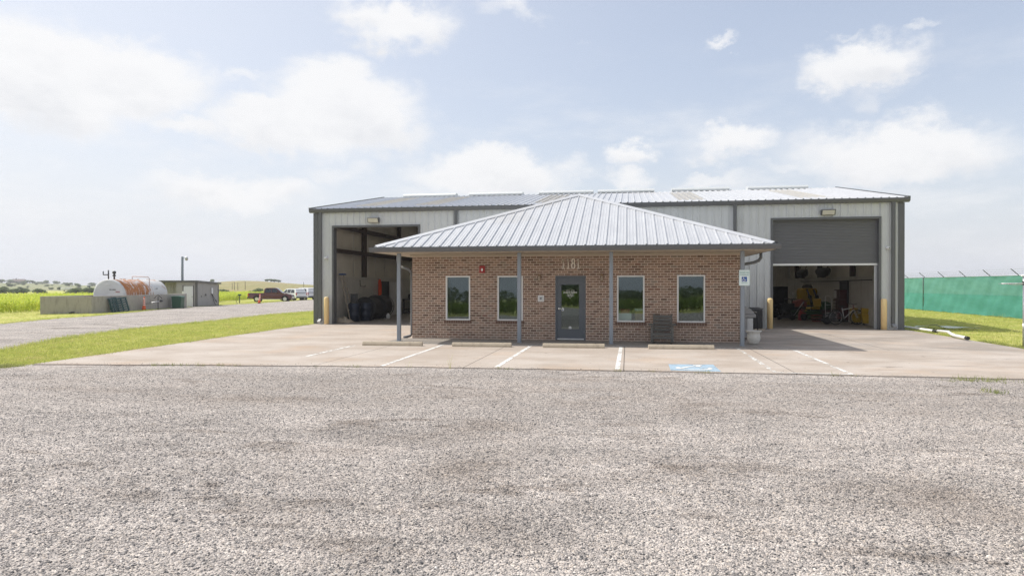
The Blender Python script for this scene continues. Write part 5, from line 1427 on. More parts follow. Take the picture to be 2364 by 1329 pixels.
# ------------------------------------------------------------------ vehicles
def arch(cx, r, zc, n=9):
    return [(cx + r * math.cos(math.pi - math.pi * k / (n - 1)), zc + r * math.sin(math.pi * k / (n - 1))) for k in range(n)]
def body_loft(mb, poly, W, zt, taper):
    """side outline pulled across the car; what lies above zt leans in by taper per metre"""
    n = len(poly); vs = []
    for s in (-1, 1):
        for (x, z) in poly:
            vs.append((x, s * (W / 2 - max(z - zt, 0) * taper - max(abs(x) - 2.2, 0) * .10), z))
    fs = [tuple(range(n))[::-1], tuple(range(n, 2 * n))]
    for i in range(n): j = (i + 1) % n; fs.append((i, j, j + n, i + n))
    mb.add(vs, fs)
def vehicle(name, label, cat, loc, rz, paint, kind):
    t = thing(name, label, cat, loc, rz, None)
    if kind == 'pickup':
        L, W, wr, wx = 5.75, 1.95, .38, (-1.72, 1.86)
        low = [(-2.84, .50), (-2.84, .62)] + [(-2.86, 1.16), (-.75, 1.18), (1.25, 1.16), (2.1, 1.10), (2.62, 1.0), (2.80, .84), (2.84, .55), (2.78, .38)] + arch(1.86, .47, .40)[::-1] + [(1.3, .36), (-1.2, .36)] + arch(-1.72, .47, .40)[::-1] + [(-2.3, .45)]
        cab = [(-.85, 1.165), (-.72, 1.80), (-.55, 1.86), (.55, 1.87), (.78, 1.82), (1.52, 1.155)]
        side = [[(-.66, 1.24), (-.58, 1.74), (.08, 1.76), (.08, 1.24)], [(.20, 1.24), (.20, 1.76), (.62, 1.75), (1.16, 1.24)]]
        ws = ((.84, 1.775), (1.50, 1.20)); rear = ((-.845, 1.25), (-.755, 1.74)); zt = 1.15
        tail = [(-2.85, .78, 1.10)]; head = (2.60, .70, .92)
    else:
        L, W, wr, wx = 4.75 if kind == 'suv' else 5.2, 1.88 if kind == 'suv' else 2.0, .36, (-1.38, 1.42)
        low = [(-2.30, .40), (-2.36, .62), (-2.34, 1.02), (-1.0, 1.04), (1.1, 1.04), (1.9, .98), (2.28, .82), (2.34, .56), (2.28, .34)] + arch(1.42, .44, .38)[::-1] + [(.9, .32), (-.9, .32)] + arch(-1.38, .44, .38)[::-1] + [(-2.0, .36)]
        cab = [(-2.31, 1.03), (-2.12, 1.45), (-1.90, 1.70), (-1.4, 1.76), (.1, 1.75), (.42, 1.68), (1.32, 1.035)]
        if kind == 'van': cab = [(-2.33, 1.03), (-2.25, 1.55), (-2.12, 1.80), (-1.7, 1.86), (.2, 1.85), (.5, 1.78), (1.30, 1.035)]
        side = [[(-1.90, 1.12), (-1.72, 1.60), (-1.0, 1.64), (-1.0, 1.12)], [(-.90, 1.12), (-.90, 1.64), (-.08, 1.64), (-.08, 1.12)], [(.02, 1.12), (.02, 1.64), (.34, 1.60), (.98, 1.12)]]
        if kind == 'van': side = [[(p, q * 1.04 if q > 1.3 else q) for p, q in w] for w in side]
        ws = ((.48, 1.63), (1.27, 1.08)); rear = ((-2.265, 1.12), (-1.99, 1.60)) if kind == 'suv' else ((-2.31, 1.12), (-2.17, 1.70)); zt = 1.03
        tail = [(-2.35, .76, 1.14)]; head = (2.16, .62, .80)
    mb = MB(); body_loft(mb, low, W, .95, .10); mb.build('body', paint, t, bevel=.045, seg=3)
    if kind == 'pickup':
        mb = MB(); mb.box(-2.70, -.88, -.78, .78, 1.172, 1.186); mb.build('dark_bed_top', M['black'], t)  # black sheet painted in for the dark hollow of the open bed
    mb = MB(); body_loft(mb, cab, W - .06, zt, .24); mb.build('cab', paint, t, bevel=.05, seg=3)
    def side_y(z): return (W - .06) / 2 - max(z - zt, 0) * .24
    for w in side:
        for s in (-1, 1):
            mb = MB(); mb.add([(x, s * (side_y(z) + .006), z) for x, z in w], [tuple(range(len(w)))]); mb.build('side_window', M['carglass'], t)
    def cross(pts, out):
        (xa, za), (xb, zb) = pts; ya, yb = side_y(za) - .10, side_y(zb) - .10
        d = Vector((xb - xa, 0, zb - za)).normalized(); n = Vector((-d.z, 0, d.x)); n = n if n.x * out > 0 else -n
        n = n * .012
        return [(xa + n.x, -ya, za + n.z), (xa + n.x, ya, za + n.z), (xb + n.x, yb, zb + n.z), (xb + n.x, -yb, zb + n.z)]
    mb = MB(); mb.add(cross(ws, 1), [(0, 1, 2, 3)]); mb.build('windscreen', M['carglass'], t)
    mb = MB(); mb.add(cross(rear, -1), [(0, 1, 2, 3)]); mb.build('rear_window', M['carglass'], t)
    for x in wx:
        for s in (-1, 1):
            yy = s * (W / 2 - .13)
            mb = MB(); mb.lathe([(wr * .60, -.11), (wr * .9, -.115), (wr, -.08), (wr, .08), (wr * .9, .115), (wr * .60, .11)], (0, 0, 0), 24, 'y')
            wh = mb.build('wheel', M['rubber'], t); wh.location = (x, yy, wr)
            mb = MB(); mb.lathe([(0, s * .07), (.07, s * .085), (.09, s * .05), (wr * .5, s * .06), (wr * .62, s * .112)], (0, 0, 0), 20, 'y')
            for k in range(6): a = k * math.pi / 3; mb.beam((0, s * .09, 0), (wr * .55 * math.cos(a), s * .10, wr * .55 * math.sin(a)), .05, .012, (0, s, 0))
            mb.build('rim', M['alu'], wh)
            mb = MB(); mb.lathe([(.46, 0), (.46, .02), (0, .021)], (x, s * (W / 2 - .30), .40), 18, 'y'); mb.build('wheel_well', M['black'], t)
    for (x, z0, z1) in tail:
        for s in (-1, 1):
            yo = s * (W / 2 - .065 - (.0 if kind == 'pickup' else .01)); mb = MB(); mb.box(x - .012, x + .14, yo - .075, yo + .05, z0, z1); mb.build('taillight', M['lampred'], t, bevel=.02)
    for s in (-1, 1):
        x, z0, z1 = head; yo = s * (W / 2 - .28); mb = MB(); mb.box(x - .05, x + .17, yo - .19, yo + .19, z0, z1); mb.build('headlight', M['lampclear'], t, bevel=.03)
        mb = MB(); xm = .98 if kind == 'pickup' else .85; mb.box(xm - .07, xm + .07, s * (W / 2 + .03) - .10, s * (W / 2 + .03) + .10, 1.16, 1.34); mb.build('wing_mirror', paint, t, bevel=.03)
        for xh in ((-.1, .8) if kind == 'pickup' else (-.95, .0)): mb = MB(); mb.box(xh - .12, xh + .02, s * (W / 2 + .012) - .012, s * (W / 2 + .012) + .012, .99, 1.02); mb.build('door_handle', paint if kind == 'pickup' else M['trim'], t)
    xe = L / 2
    if kind == 'pickup':
        mb = MB(); mb.box(2.70, 2.92, -.93, .93, .48, .68); mb.build('bumper', M['chrome'], t, bevel=.05)
        mb = MB(); mb.box(2.78, 2.86, -.80, .80, .30, .47); mb.build('bumper', M['black'], t, bevel=.03)
        mb = MB(); mb.box(2.72, 2.845, -.42, .42, .70, .92); mb.build('grille', M['darksteel'], t, bevel=.02)
        mb = MB(); mb.box(-2.96, -2.82, -.93, .93, .46, .66); mb.build('bumper', M['darksteel'], t, bevel=.03)
        mb = MB(); mb.box(-1.1, 1.25, -W / 2 - .02, -W / 2 + .12, .30, .38); mb.box(-1.1, 1.25, W / 2 - .12, W / 2 + .02, .30, .38); mb.build('running_board', M['alu'], t, bevel=.015)
    else:
        mb = MB(); mb.box(-2.44, -2.30, -.88, .88, .42, .62); mb.build('bumper', M['trim'] if kind == 'suv' else M['black'], t, bevel=.04)
        mb = MB(); mb.box(2.24, 2.37, -.86, .86, .32, .50); mb.build('bumper', M['trim'], t, bevel=.04)
        mb = MB(); mb.box(-2.375, -2.36, -.26, .26, .72, .86); mb.build('number_plate', M['white'], t)
        for s in (-1, 1): mb = MB(); mb.tube([(-1.6, s * .62, 1.765 if kind == 'suv' else 1.87), (-1.5, s * .62, 1.80 if kind == 'suv' else 1.91), (-.1, s * .62, 1.80 if kind == 'suv' else 1.91), (0, s * .62, 1.75 if kind == 'suv' else 1.86)], .018, 6); mb.build('roof_rail', M['trim'], t)
    return t
x, y, _ = far(627, 91.5); vehicle('pickup_truck', 'maroon crew cab pickup parked on the grass beside the crop field', 'pickup', (x, y, gz(x)), R(19), M['maroon'], 'pickup')
x, y, _ = far(674, 101); vehicle('suv', 'white sport utility car seen from behind, between the maroon pickup and another white one', 'car', (x, y, gz(x)), R(152), M['whitecar'], 'suv')
x, y, _ = far(703, 104); vehicle('suv', 'taller white sport utility car parked nearest the workshop corner', 'car', (x, y, gz(x)), R(150), M['whitecar'], 'van')
# ------------------------------------------------------------------ inside the left-hand bay
IX = HX0 + .40; FZ = .036
t = thing('step_ladder', 'pale step ladder with a blue top leaning inside the open vehicle door', 'ladder', (IX + .1, 32.75, FZ), R(90))
for s in (-1, 1): MB().beam((s * .28, -.55, .02), (s * .16, .02, 2.35), .07, .035, (0, 1, 0)).build('rail', M['soffit'], t)
for k in range(7): z = .3 + k * .29; f = z / 2.35; MB().box(-.28 + .12 * f, .28 - .12 * f, -.55 + .57 * f - .05, -.55 + .57 * f + .05, z - .015, z + .015).build('tread', M['alu'], t)
MB().box(-.2, .2, -.1, .14, 2.35, 2.43).build('top_cap', plain('ladder_blue', (.03, .09, .24), .5), t, bevel=.01)
for i, (x, y, lab) in enumerate(((-13.65, 32.75, 'blue plastic drum with a black box on top inside the open door'), (-13.35, 33.55, 'blue plastic drum behind the drum that carries a black box'))):
    t = thing('plastic_drum', lab, 'drum', (x, y, FZ), group='blue drums in the open bay')
    MB().lathe([(.27, 0), (.29, .03), (.29, .30), (.30, .32), (.29, .34), (.29, .62), (.30, .64), (.29, .66), (.29, .90), (.26, .94), (.0, .945)], n=26).build('barrel', M['bluedrum'], t)
    for s in (-1, 1): MB().lathe([(.035, .94), (.035, .97), (0, .972)], (s * .16, 0, 0), 12).build('bung', M['black'], t)
t = thing('speaker_box', 'black box with a round grille standing on the front blue drum', 'box', (-13.65, 32.75, FZ + .975), R(20))
MB().box(-.17, .17, -.16, .16, 0, .42).build('cabinet', M['black'], t, bevel=.012)
MB().lathe([(.11, 0), (.11, -.012), (.06, -.006), (0, -.004)], (0, -.161, .22), 18, 'y').build('cone', M['darksteel'], t)
def reel(y, lab, r=.54, w=1.2):
    t = thing('hose_reel', lab, 'hose reel', (-13.72, y, FZ), group='hose reels in the open bay')
    mb = MB()
    for layer in range(1):
        n = int(w / .055)
        for k in range(n):
            yy = -w / 2 + .03 + k * .055; rr = r + rng.uniform(-.012, .012)
            mb.tube([(rr * math.cos(a), yy, r + .07 + rr * math.sin(a)) for a in np.linspace(0, 2 * math.pi, 29)[:-1]], .028, 5, close=True)
    mb.build('hose', M['hosecoil'], t)
    MB().lathe([(.54, -w / 2 + .03), (.54, w / 2 - .03)], (0, 0, r + .07), 24, 'y').build('drum', M['darksteel'], t)
    for s in (-1, 1):
        mb = MB(); mb.tube([((r + .05) * math.cos(a), s * (w / 2 + .02), r + .07 + (r + .05) * math.sin(a)) for a in np.linspace(0, 2 * math.pi, 33)[:-1]], .022, 6, close=True)
        for a in range(4): mb.beam((0, s * (w / 2 + .02), r + .07), ((r + .05) * math.cos(a * 1.57), s * (w / 2 + .02), r + .07 + (r + .05) * math.sin(a * 1.57)), .05, .02, (0, 1, 0))
        mb.build('end_frame', M['darksteel'], t)
    for s in (-1, 1): MB().box(-.45, .45, s * (w / 2 - .1) - .04, s * (w / 2 - .1) + .04, 0, .05).build('skid', M['darksteel'], t)
reel(35.0, 'big reel of dark hose behind the blue drums in the open bay')
reel(36.5, 'big reel of dark hose below the hanging orange cord', .58, 1.2)
t = thing('hanging_cord', 'bright orange coiled cord hanging on the bay wall over a hose reel', 'cord', (IX - .0, 38.05, 2.25))
mb = MB()
for k in range(7):
    mb.tube([(.05 + .012 * k, -.05 + .16 * math.sin(a) * (.6 + .07 * k), -.62 + (.52 + .03 * (k % 3)) * math.cos(a)) for a in np.linspace(0, 2 * math.pi, 25)[:-1]], .028, 5, close=True)
mb.build('coil', M['orangecloth'], t)
MB().tube([(-.06, 0, 0), (.05, 0, -.02), (.05, 0, -.1)], .015, 6).build('hook', M['darksteel'], t)
t = thing('workbench', 'dark cluttered workbench beyond the open white door in the bay', 'bench', (-13.9, 43.6, FZ))
MB().box(-.4, .4, -1.4, 1.4, .88, .94).build('bench_top', M['darksteel'], t)
for sx in (-1, 1):
    for sy in (-1, 1): MB().box(sx * .35 - .04, sx * .35 + .04, sy * 1.3 - .04, sy * 1.3 + .04, 0, .88).build('leg', M['darksteel'], t)
MB().box(-.38, .38, -1.3, 1.3, .25, .30).build('shelf', M['darksteel'], t)
for i, (x, y, r, h, mt, lab) in enumerate(((-14.0, 43.0, .16, .36, 'darksteel', 'dark can on the left end of the workbench'), (-13.8, 43.8, .2, .5, 'tarp', 'tall brown can in the middle of the workbench'), (-13.95, 44.6, .14, .3, 'black', 'black can on the right end of the workbench'))):
    t = thing('metal_can', lab, 'can', (x, y, FZ + .945)); MB().lathe([(r * .9, 0), (r, .02), (r, h * .8), (r * .4, h * .9), (r * .4, h), (0, h)], n=18).build('body', M[mt], t); MB().tube([(r * .3, 0, h), (0, 0, h + .06), (-r * .3, 0, h)], .012, 5).build('handle', M['darksteel'], t)
t = thing('green_crate', 'dark green crate on the floor below the step ladder', 'crate', (-14.02, 33.75, FZ))
MB().box(-.28, .28, -.3, .3, 0, .07).box(-.28, -.25, -.3, .3, .07, .62).box(.25, .28, -.3, .3, .07, .62).box(-.25, .25, -.3, -.27, .07, .62).box(-.25, .25, .27, .3, .07, .62).build('body', M['greenbin'], t, bevel=.01)
MB().box(-.295, .295, -.315, .315, .621, .66).build('lid', M['greenbin'], t, bevel=.01)
t = thing('white_jug', 'small white jug on the floor at the foot of the rear hose reel', 'jug', (-12.95, 35.8, FZ))
MB().lathe([(.10, 0), (.11, .02), (.11, .2), (.04, .28), (.04, .32), (0, .33)], n=16).build('body', M['whiteplastic'], t); MB().lathe([(.042, .31), (.042, .345), (0, .35)], n=12).build('cap', M['black'], t)
t = thing('tarp_heap', 'crumpled grey tarp on the floor just inside the open door', 'tarp', (-13.9, 32.0, FZ))
mb = MB(); n = 14
for i in range(n + 1):
    for j in range(n + 1):
        u = i / n - .5; v_ = j / n - .5; h = max(0, .26 * math.cos(u * 3.1) * math.cos(v_ * 3.1) + .05 * math.sin(u * 17 + v_ * 9) * math.cos(u * 3) * math.cos(v_ * 3))
        mb.v.append((u * 1.0, v_ * .9, h))
for i in range(n):
    for j in range(n): a = i * (n + 1) + j; mb.f.append((a, a + n + 1, a + n + 2, a + 1)); mb.sm.append(True)
mb.build('cloth', M['stopcon'], t)

# ------------------------------------------------------------------ inside the right-hand bay
t = thing('riding_mower', 'green riding mower parked inside the roller shutter door', 'mower', (9.75, 38.6, FZ), R(205))
MB().box(-.75, .75, -.42, .42, .28, .48).build('chassis', M['mowergreen'], t, bevel=.03)
MB().prism([(-.3, .20), (.62, .20), (.72, .14), (.62, .08), (-.3, .08)], -.78, .78, 'xz').build('mower_deck', M['mowergreen'], t, bevel=.03)
MB().prism([(-.95, .48), (-.30, .48), (-.34, .92), (-.55, 1.0), (-.9, .90)], -.34, .34, 'xz').build('engine_hood', M['mowergreen'], t, bevel=.05)
s_ = MB().box(-.28, .25, -.27, .27, .55, .68).box(-.34, -.22, -.27, .27, .69, 1.12).build('seat', M['yellow'], t, bevel=.05)
for s in (-1, 1): MB().tube([(.3, s * .28, .48), (.36, s * .28, .95), (.2, s * .12, 1.02)], .02, 6).build('steering_lever', M['black'], t)
for (x, y, r, w) in ((-.62, .52, .30, .24), (-.62, -.52, .30, .24), (.95, .50, .18, .14), (.95, -.50, .18, .14)):
    wh = MB().lathe([(r * .5, -w / 2), (r * .92, -w / 2), (r, -w / 3), (r, w / 3), (r * .92, w / 2), (r * .5, w / 2)], (0, 0, 0), 22, 'y').build('wheel', M['rubber'], t); wh.location = (x, y, r)
    MB().lathe([(0, -w / 2 + .02), (r * .52, -w / 2 + .02), (r * .52, w / 2 - .02), (0, w / 2 - .02)], (0, 0, 0), 16, 'y').build('rim', M['yellow'], wh)
for s in (-1, 1): MB().beam((.55, s * .38, .42), (.97, s * .46, .42), .07, .06).build('caster_arm', M['mowergreen'], t)
t = thing('fuel_can', 'red fuel can standing on the floor left of the green mower', 'fuel can', (9.05, 37.9, FZ + .0), R(20))
MB().prism([(-.17, 0), (.17, 0), (.17, .36), (.05, .5), (-.10, .5), (-.17, .38)], -.12, .12, 'xz').build('body', M['red'], t, bevel=.04)
MB().tube([(-.12, 0, .5), (-.05, 0, .58), (.08, 0, .56), (.12, 0, .44)], .022, 6).build('handle', M['red'], t)
MB().tube([(.14, 0, .42), (.24, 0, .55)], .03, 8).build('spout', M['yellow'], t)
t = thing('red_cart', 'faded red box on a low stand behind the fuel can', 'cart', (9.55, 40.6, FZ), R(15))
MB().box(-.45, .45, -.3, .3, .55, .62).box(-.42, -.36, -.28, .28, .0, .55).box(.36, .42, -.28, .28, 0, .55).build('stand', M['darksteel'], t)
MB().prism([(-.32, .625), (.32, .625), (.30, .90), (.05, 1.06), (-.30, .92)], -.24, .24, 'xz').build('box', plain('faded_red', (.40, .10, .07), .55), t, bevel=.03)
t = thing('spray_tank', 'tall yellow tank sprayer with black arms on a dark stand', 'sprayer', (10.4, 42.3, FZ), R(12))
MB().box(-.55, .55, -.4, .4, .58, .66).box(-.52, -.44, -.36, .36, 0, .58).box(.44, .52, -.36, .36, 0, .58).build('stand', M['darksteel'], t)
MB().prism([(-.5, .67), (.30, .67), (.40, .9), (.44, 1.52), (.36, 1.66), (-.44, 1.66), (-.52, 1.5)], -.34, .34, 'xz').build('tank', M['yellow'], t, bevel=.06)
MB().prism([(-.28, 1.665), (.24, 1.665), (.18, 1.86), (-.16, 1.88), (-.26, 1.78)], -.2, .2, 'xz').build('hood', M['tarp'], t, bevel=.05)
for dx in (-.12, .28):
    MB().beam((dx - .12, -.37, 1.60), (dx + .05, -.44, 1.1), .07, .05, (0, -1, 0)).beam((dx + .05, -.44, 1.1), (dx + .18, -.42, .72), .08, .05, (0, -1, 0)).build('arm', M['black'], t)
    MB().lathe([(.10, -.03), (.11, 0), (.10, .03)], (dx + .03, -.48, 1.16), 14, 'y').build('arm_joint', M['black'], t)
t = thing('tool_cabinet', 'dark red tool cabinet with a pale drawer front against the bay wall', 'cabinet', (10.72, 37.0, FZ), R(-90))
MB().box(-.5, .5, -.26, .26, .10, 1.12).build('lower_chest', M['darkred'], t, bevel=.012)
MB().box(-.47, .47, -.22, .22, 1.122, 1.62).build('upper_chest', M['darkred'], t, bevel=.012)
for k in range(6): z = .17 + k * .15; MB().box(-.46, -.02, -.275, -.262, z, z + .125).build('drawer', M['alu'], t)
for k in range(4): z = .17 + k * .225; MB().box(.02, .46, -.275, -.262, z, z + .2).build('drawer', M['darkred'], t)
for sx in (-1, 1):
    for sy in (-1, 1): MB().lathe([(.05, -.02), (.05, .02)], (sx * .42, sy * .2, .05), 12, 'x').build('caster', M['rubber'], t)
MB().box(-.44, -.04, -.235, -.222, 1.18, 1.56).build('door', M['white'], t)
t = thing('pegboard', 'dark board on the bay wall behind the red tool cabinet', 'board', (HX1 - .40, 37.0, 1.0))
MB().box(-.03, 0, -.62, .62, 0, 1.05).build('panel', M['black'], t)
MB().box(-.05, .002, -.66, -.625, -.03, 1.08).box(-.05, .002, .625, .66, -.03, 1.08).box(-.05, .002, -.62, .62, 1.055, 1.09).build('frame', M['darksteel'], t)
# more dark machinery along the bay
t = thing('walk_mower', 'black push mower with a grey handle in front of the tarped load', 'mower', (8.35, 38.3, FZ), R(160))
MB().prism([(-.42, .10), (.42, .10), (.46, .16), (.38, .24), (-.38, .24), (-.46, .16)], -.27, .27, 'xz').build('mower_deck', M['black'], t, bevel=.02)
MB().lathe([(.15, .245), (.16, .36), (.10, .46), (0, .48)], n=18).build('engine', M['darksteel'], t)
MB().tube([(-.35, -.2, .2), (-.85, -.2, .95), (-.85, .2, .95), (-.35, .2, .2)], .014, 6).build('handle', M['galv'], t)
for x in (-.32, .32):
    for s in (-1, 1): MB().lathe([(.04, -.025), (.095, -.03), (.10, 0), (.095, .03), (.04, .025)], (x, s * .30, .10), 16, 'y').build('wheel', M['rubber'], t)
for i, (x, y, z, lab) in enumerate(((8.75, 40.2, 0, 'lower dark crate between the tyres and the red box cart'), (8.78, 40.22, .42, 'upper dark crate between the tyres and the red box cart'), (10.6, 39.6, 0, 'dark crate on the floor under the nearer rolled tarp'))):
    t = thing('tool_crate', lab, 'crate', (x, y, FZ + z), R(8 * i), 'dark crates in the shutter bay')
    MB().box(-.34, .34, -.26, .26, 0, .05).box(-.34, -.31, -.26, .26, .051, .40).box(.31, .34, -.26, .26, .051, .40).box(-.309, .309, -.26, -.23, .051, .40).box(-.309, .309, .23, .26, .051, .40).build('body', M['black'], t, bevel=.008)
    MB().box(-.3, .3, -.22, .22, .051, .30).build('contents', M['tarp'], t, bevel=.03)
t = thing('generator', 'dark framed generator beside the red cabinet', 'generator', (10.35, 38.1, FZ), R(-15))
MB().tube([(-.35, -.25, .03), (.35, -.25, .03), (.35, -.25, .55), (-.35, -.25, .55)], .016, 6, close=True).tube([(-.35, .25, .03), (.35, .25, .03), (.35, .25, .55), (-.35, .25, .55)], .016, 6, close=True).build('frame', M['black'], t)
MB().box(-.28, .28, -.22, .22, .38, .54).build('fuel_tank', M['darkred'], t, bevel=.04)
MB().box(-.26, .05, -.2, .2, .06, .37).build('engine', M['darksteel'], t, bevel=.03)
MB().lathe([(.16, .06), (.17, .08), (.17, .26), (.15, .28)], (.07, 0, .2), 18, 'x').build('alternator', M['darksteel'], t)
for (x, y, rz, lab) in ((8.0, 37.2, 20, 'long handled dark rake head up against the tarped load'), ):
    t = thing('garden_rake', lab, 'rake', (7.0, 40.9, FZ), R(rz))
    MB().tube([(0, -.4, .02), (0, .35, 1.55)], .016, 6).build('handle', M['wood'], t)
    mb = MB(); mb.box(-.2, .2, .34, .37, 1.55, 1.58)
    for k in range(9): mb.box(-.195 + k * .047, -.185 + k * .047, .28, .34, 1.555, 1.57)
    mb.build('head', M['darksteel'], t)
# bicycle
t = thing('bicycle', 'white and red bicycle propped inside the right jamb of the shutter door', 'bicycle', (10.05, 33.9, FZ), R(14))
def bar(mb, a, b, r): mb.tube([a, b], r, 7)
for x, nm in ((.52, 'wheel'), (-.52, 'wheel')):
    wh = MB().tube([(.325 * math.cos(a), 0, .325 * math.sin(a)) for a in np.linspace(0, 2 * math.pi, 37)[:-1]], .024, 8, close=True).build('wheel', M['rubber'], t); wh.location = (x, 0, .35)
    mb = MB().tube([(.298 * math.cos(a), 0, .298 * math.sin(a)) for a in np.linspace(0, 2 * math.pi, 37)[:-1]], .010, 6, close=True)
    for k in range(14): a = k * math.pi / 7; mb.tube([(0, .02 * (-1) ** k, 0), (.295 * math.cos(a), 0, .295 * math.sin(a))], .0022, 4)
    mb.lathe([(.022, -.035), (.022, .035)], (0, 0, 0), 10, 'y'); mb.build('rim', M['alu'], wh)
mb = MB(); bar(mb, (-.12, 0, .30), (.36, 0, .72), .019); bar(mb, (-.12, 0, .30), (-.22, 0, .78), .017); bar(mb, (-.20, 0, .70), (.34, 0, .80), .017); mb.build('frame', M['whiteplastic'], t)
mb = MB(); bar(mb, (-.12, .03, .30), (-.52, .03, .35), .011); bar(mb, (-.20, .03, .68), (-.52, .03, .35), .010); bar(mb, (.33, 0, .66), (.32, 0, .92), .018); mb.build('stays', M['red'], t)
mb = MB(); bar(mb, (.35, .05, .68), (.52, .05, .35), .012); bar(mb, (.35, -.05, .68), (.52, -.05, .35), .012); mb.build('fork', M['whiteplastic'], t)
MB().tube([(.30, -.30, .98), (.34, -.1, .96), (.33, 0, .94), (.34, .1, .96), (.30, .30, .98)], .013, 7).build('handlebar', M['black'], t)
MB().prism([(-.36, .82), (-.10, .84), (-.06, .86), (-.20, .885), (-.36, .89)], -.06, .06, 'xz').build('saddle', M['black'], t, bevel=.02)
MB().lathe([(.09, -.012), (.09, .012)], (-.12, .05, .30), 20, 'y').tube([(-.12, .07, .30), (.0, .09, .18)], .01, 6).tube([(-.12, -.07, .30), (-.24, -.09, .42)], .01, 6).build('crank', M['darksteel'], t)
for i, (x, y, rz, lab) in enumerate(((10.72, 34.45, .2, 'yellow mop bucket behind the bicycle wheel'), (10.98, 33.75, -.1, 'yellow mop bucket wedged against the right door jamb'))):
    t = thing('mop_bucket', lab, 'bucket', (x - .1, y, FZ), rz, 'yellow mop buckets')
    MB().prism([(-.17, .09), (.17, .09), (.24, .50), (-.24, .50)], -.15, .15, 'xz').build('pail', M['yellow'], t, bevel=.02)
    MB().prism([(-.22, .505), (.02, .505), (.06, .76), (-.24, .80)], -.13, .13, 'xz').build('wringer', M['yellow'], t, bevel=.02)
    for sx in (-1, 1):
        for sy in (-1, 1): MB().lathe([(.04, -.015), (.045, 0), (.04, .015)], (sx * .13, sy * .11, .045), 10, 'x').build('caster', M['black'], t)
def bucket(x, y, lab, z=FZ, s=1.0, mt='whiteplastic'):
    t = thing('bucket', lab, 'bucket', (x, y, z), 0, 'pails in the shutter bay')
    MB().lathe([(.12 * s, 0), (.125 * s, .01), (.145 * s, .33 * s), (.155 * s, .34 * s), (.155 * s, .37 * s), (.14 * s, .37 * s), (.115 * s, .03)], n=20).build('pail', M[mt], t)
    MB().tube([(.15 * s * math.cos(a), .02, .34 * s + .14 * s * math.sin(a)) for a in np.linspace(.3, math.pi - .3, 12)], .005, 5).build('handle', M['galv'], t)
bucket(9.72, 35.4, 'white pail on the floor left of the hand truck wheels')
bucket(10.05, 35.9, 'grey pail behind the white floor pail', s=1.1, mt='galv')
t = thing('steel_shelf', 'dark waist high bench along the bay wall under the white pail', 'bench', (10.3, 44.4, FZ))
MB().box(-.55, .55, -1.0, 1.0, .95, 1.0).box(-.55, .55, -1.0, 1.0, .4, .44).build('shelf_board', M['darksteel'], t)
for sx in (-1, 1):
    for sy in (-1, 1): MB().box(sx * .5 - .03, sx * .5 + .03, sy * .95 - .03, sy * .95 + .03, 0, .95).build('leg', M['darksteel'], t)
bucket(10.05, 43.9, 'white pail standing on the dark bench at the back of the bay', FZ + 1.003, 1.1)
t = thing('red_basket', 'red wire basket on the floor before the green mower deck', 'basket', (9.45, 36.7, FZ))
mb = MB()
for z, r in ((.02, .20), (.17, .23), (.32, .26)): mb.tube([(r * math.cos(a), r * math.sin(a), z) for a in np.linspace(0, 2 * math.pi, 21)[:-1]], .014, 5, close=True)
for k in range(12): a = k * math.pi / 6; mb.tube([(.2 * math.cos(a), .2 * math.sin(a), .02), (.26 * math.cos(a), .26 * math.sin(a), .32)], .010, 5)
mb.build('wire_body', plain('rusty_red', (.28, .07, .05), .7), t)
MB().lathe([(.21, 0), (.21, .012), (0, .013)], n=18).build('base', M['red'], t)
t = thing('hand_truck', 'pale hand truck standing upright before the tool cabinet', 'hand truck', (10.0, 36.6, FZ), R(30))
MB().tube([(-.2, 0, .05), (-.2, .02, 1.15), (-.12, .10, 1.3), (.12, .10, 1.3), (.2, .02, 1.15), (.2, 0, .05)], .018, 7).tube([(-.2, 0, .45), (.2, 0, .45)], .014, 6).tube([(-.2, .01, .85), (.2, .01, .85)], .014, 6).build('frame', M['white'], t)
MB().box(-.23, .23, -.28, 0, .02, .035).build('toe_plate', M['galv'], t)
for s in (-1, 1): MB().lathe([(.05, -.03), (.12, -.035), (.13, 0), (.12, .035), (.05, .03)], (s * .27, .10, .13), 18, 'x').build('wheel', M['rubber'], t)
t = thing('pressure_washer', 'black wheeled pressure washer left of the bicycle', 'pressure washer', (9.55, 34.4, FZ), R(-20))
MB().tube([(-.25, -.22, .15), (.3, -.22, .15), (.42, -.22, .8), (.42, .22, .8), (.3, .22, .15), (-.25, .22, .15)], .018, 7).build('frame', M['black'], t)
MB().box(-.18, .18, -.16, .16, .2, .5).build('engine', M['darksteel'], t, bevel=.03)
MB().lathe([(.10, 0), (.11, .06), (.05, .09)], (0, 0, .5), 16).build('tank_cap', M['black'], t)
for s in (-1, 1): MB().lathe([(.07, -.05), (.16, -.055), (.175, 0), (.16, .055), (.07, .05)], (-.2, s * .30, .175), 20, 'y').build('wheel', M['rubber'], t)
t = thing('dark_cabinet', 'black upright cabinet at the far left of the shutter bay', 'cabinet', (9.55, 46.5, FZ), R(10))
MB().box(-.6, .6, -.3, .3, .08, 1.75).build('body', M['black'], t, bevel=.015)
for s in (-1, 1): MB().box(s * .3 - .285, s * .3 + .285, -.32, -.302, .14, 1.70).build('door', M['black'], t, bevel=.006); MB().box(s * .04 - .01, s * .04 + .01, -.345, -.321, .8, 1.0).build('handle', M['darksteel'], t)
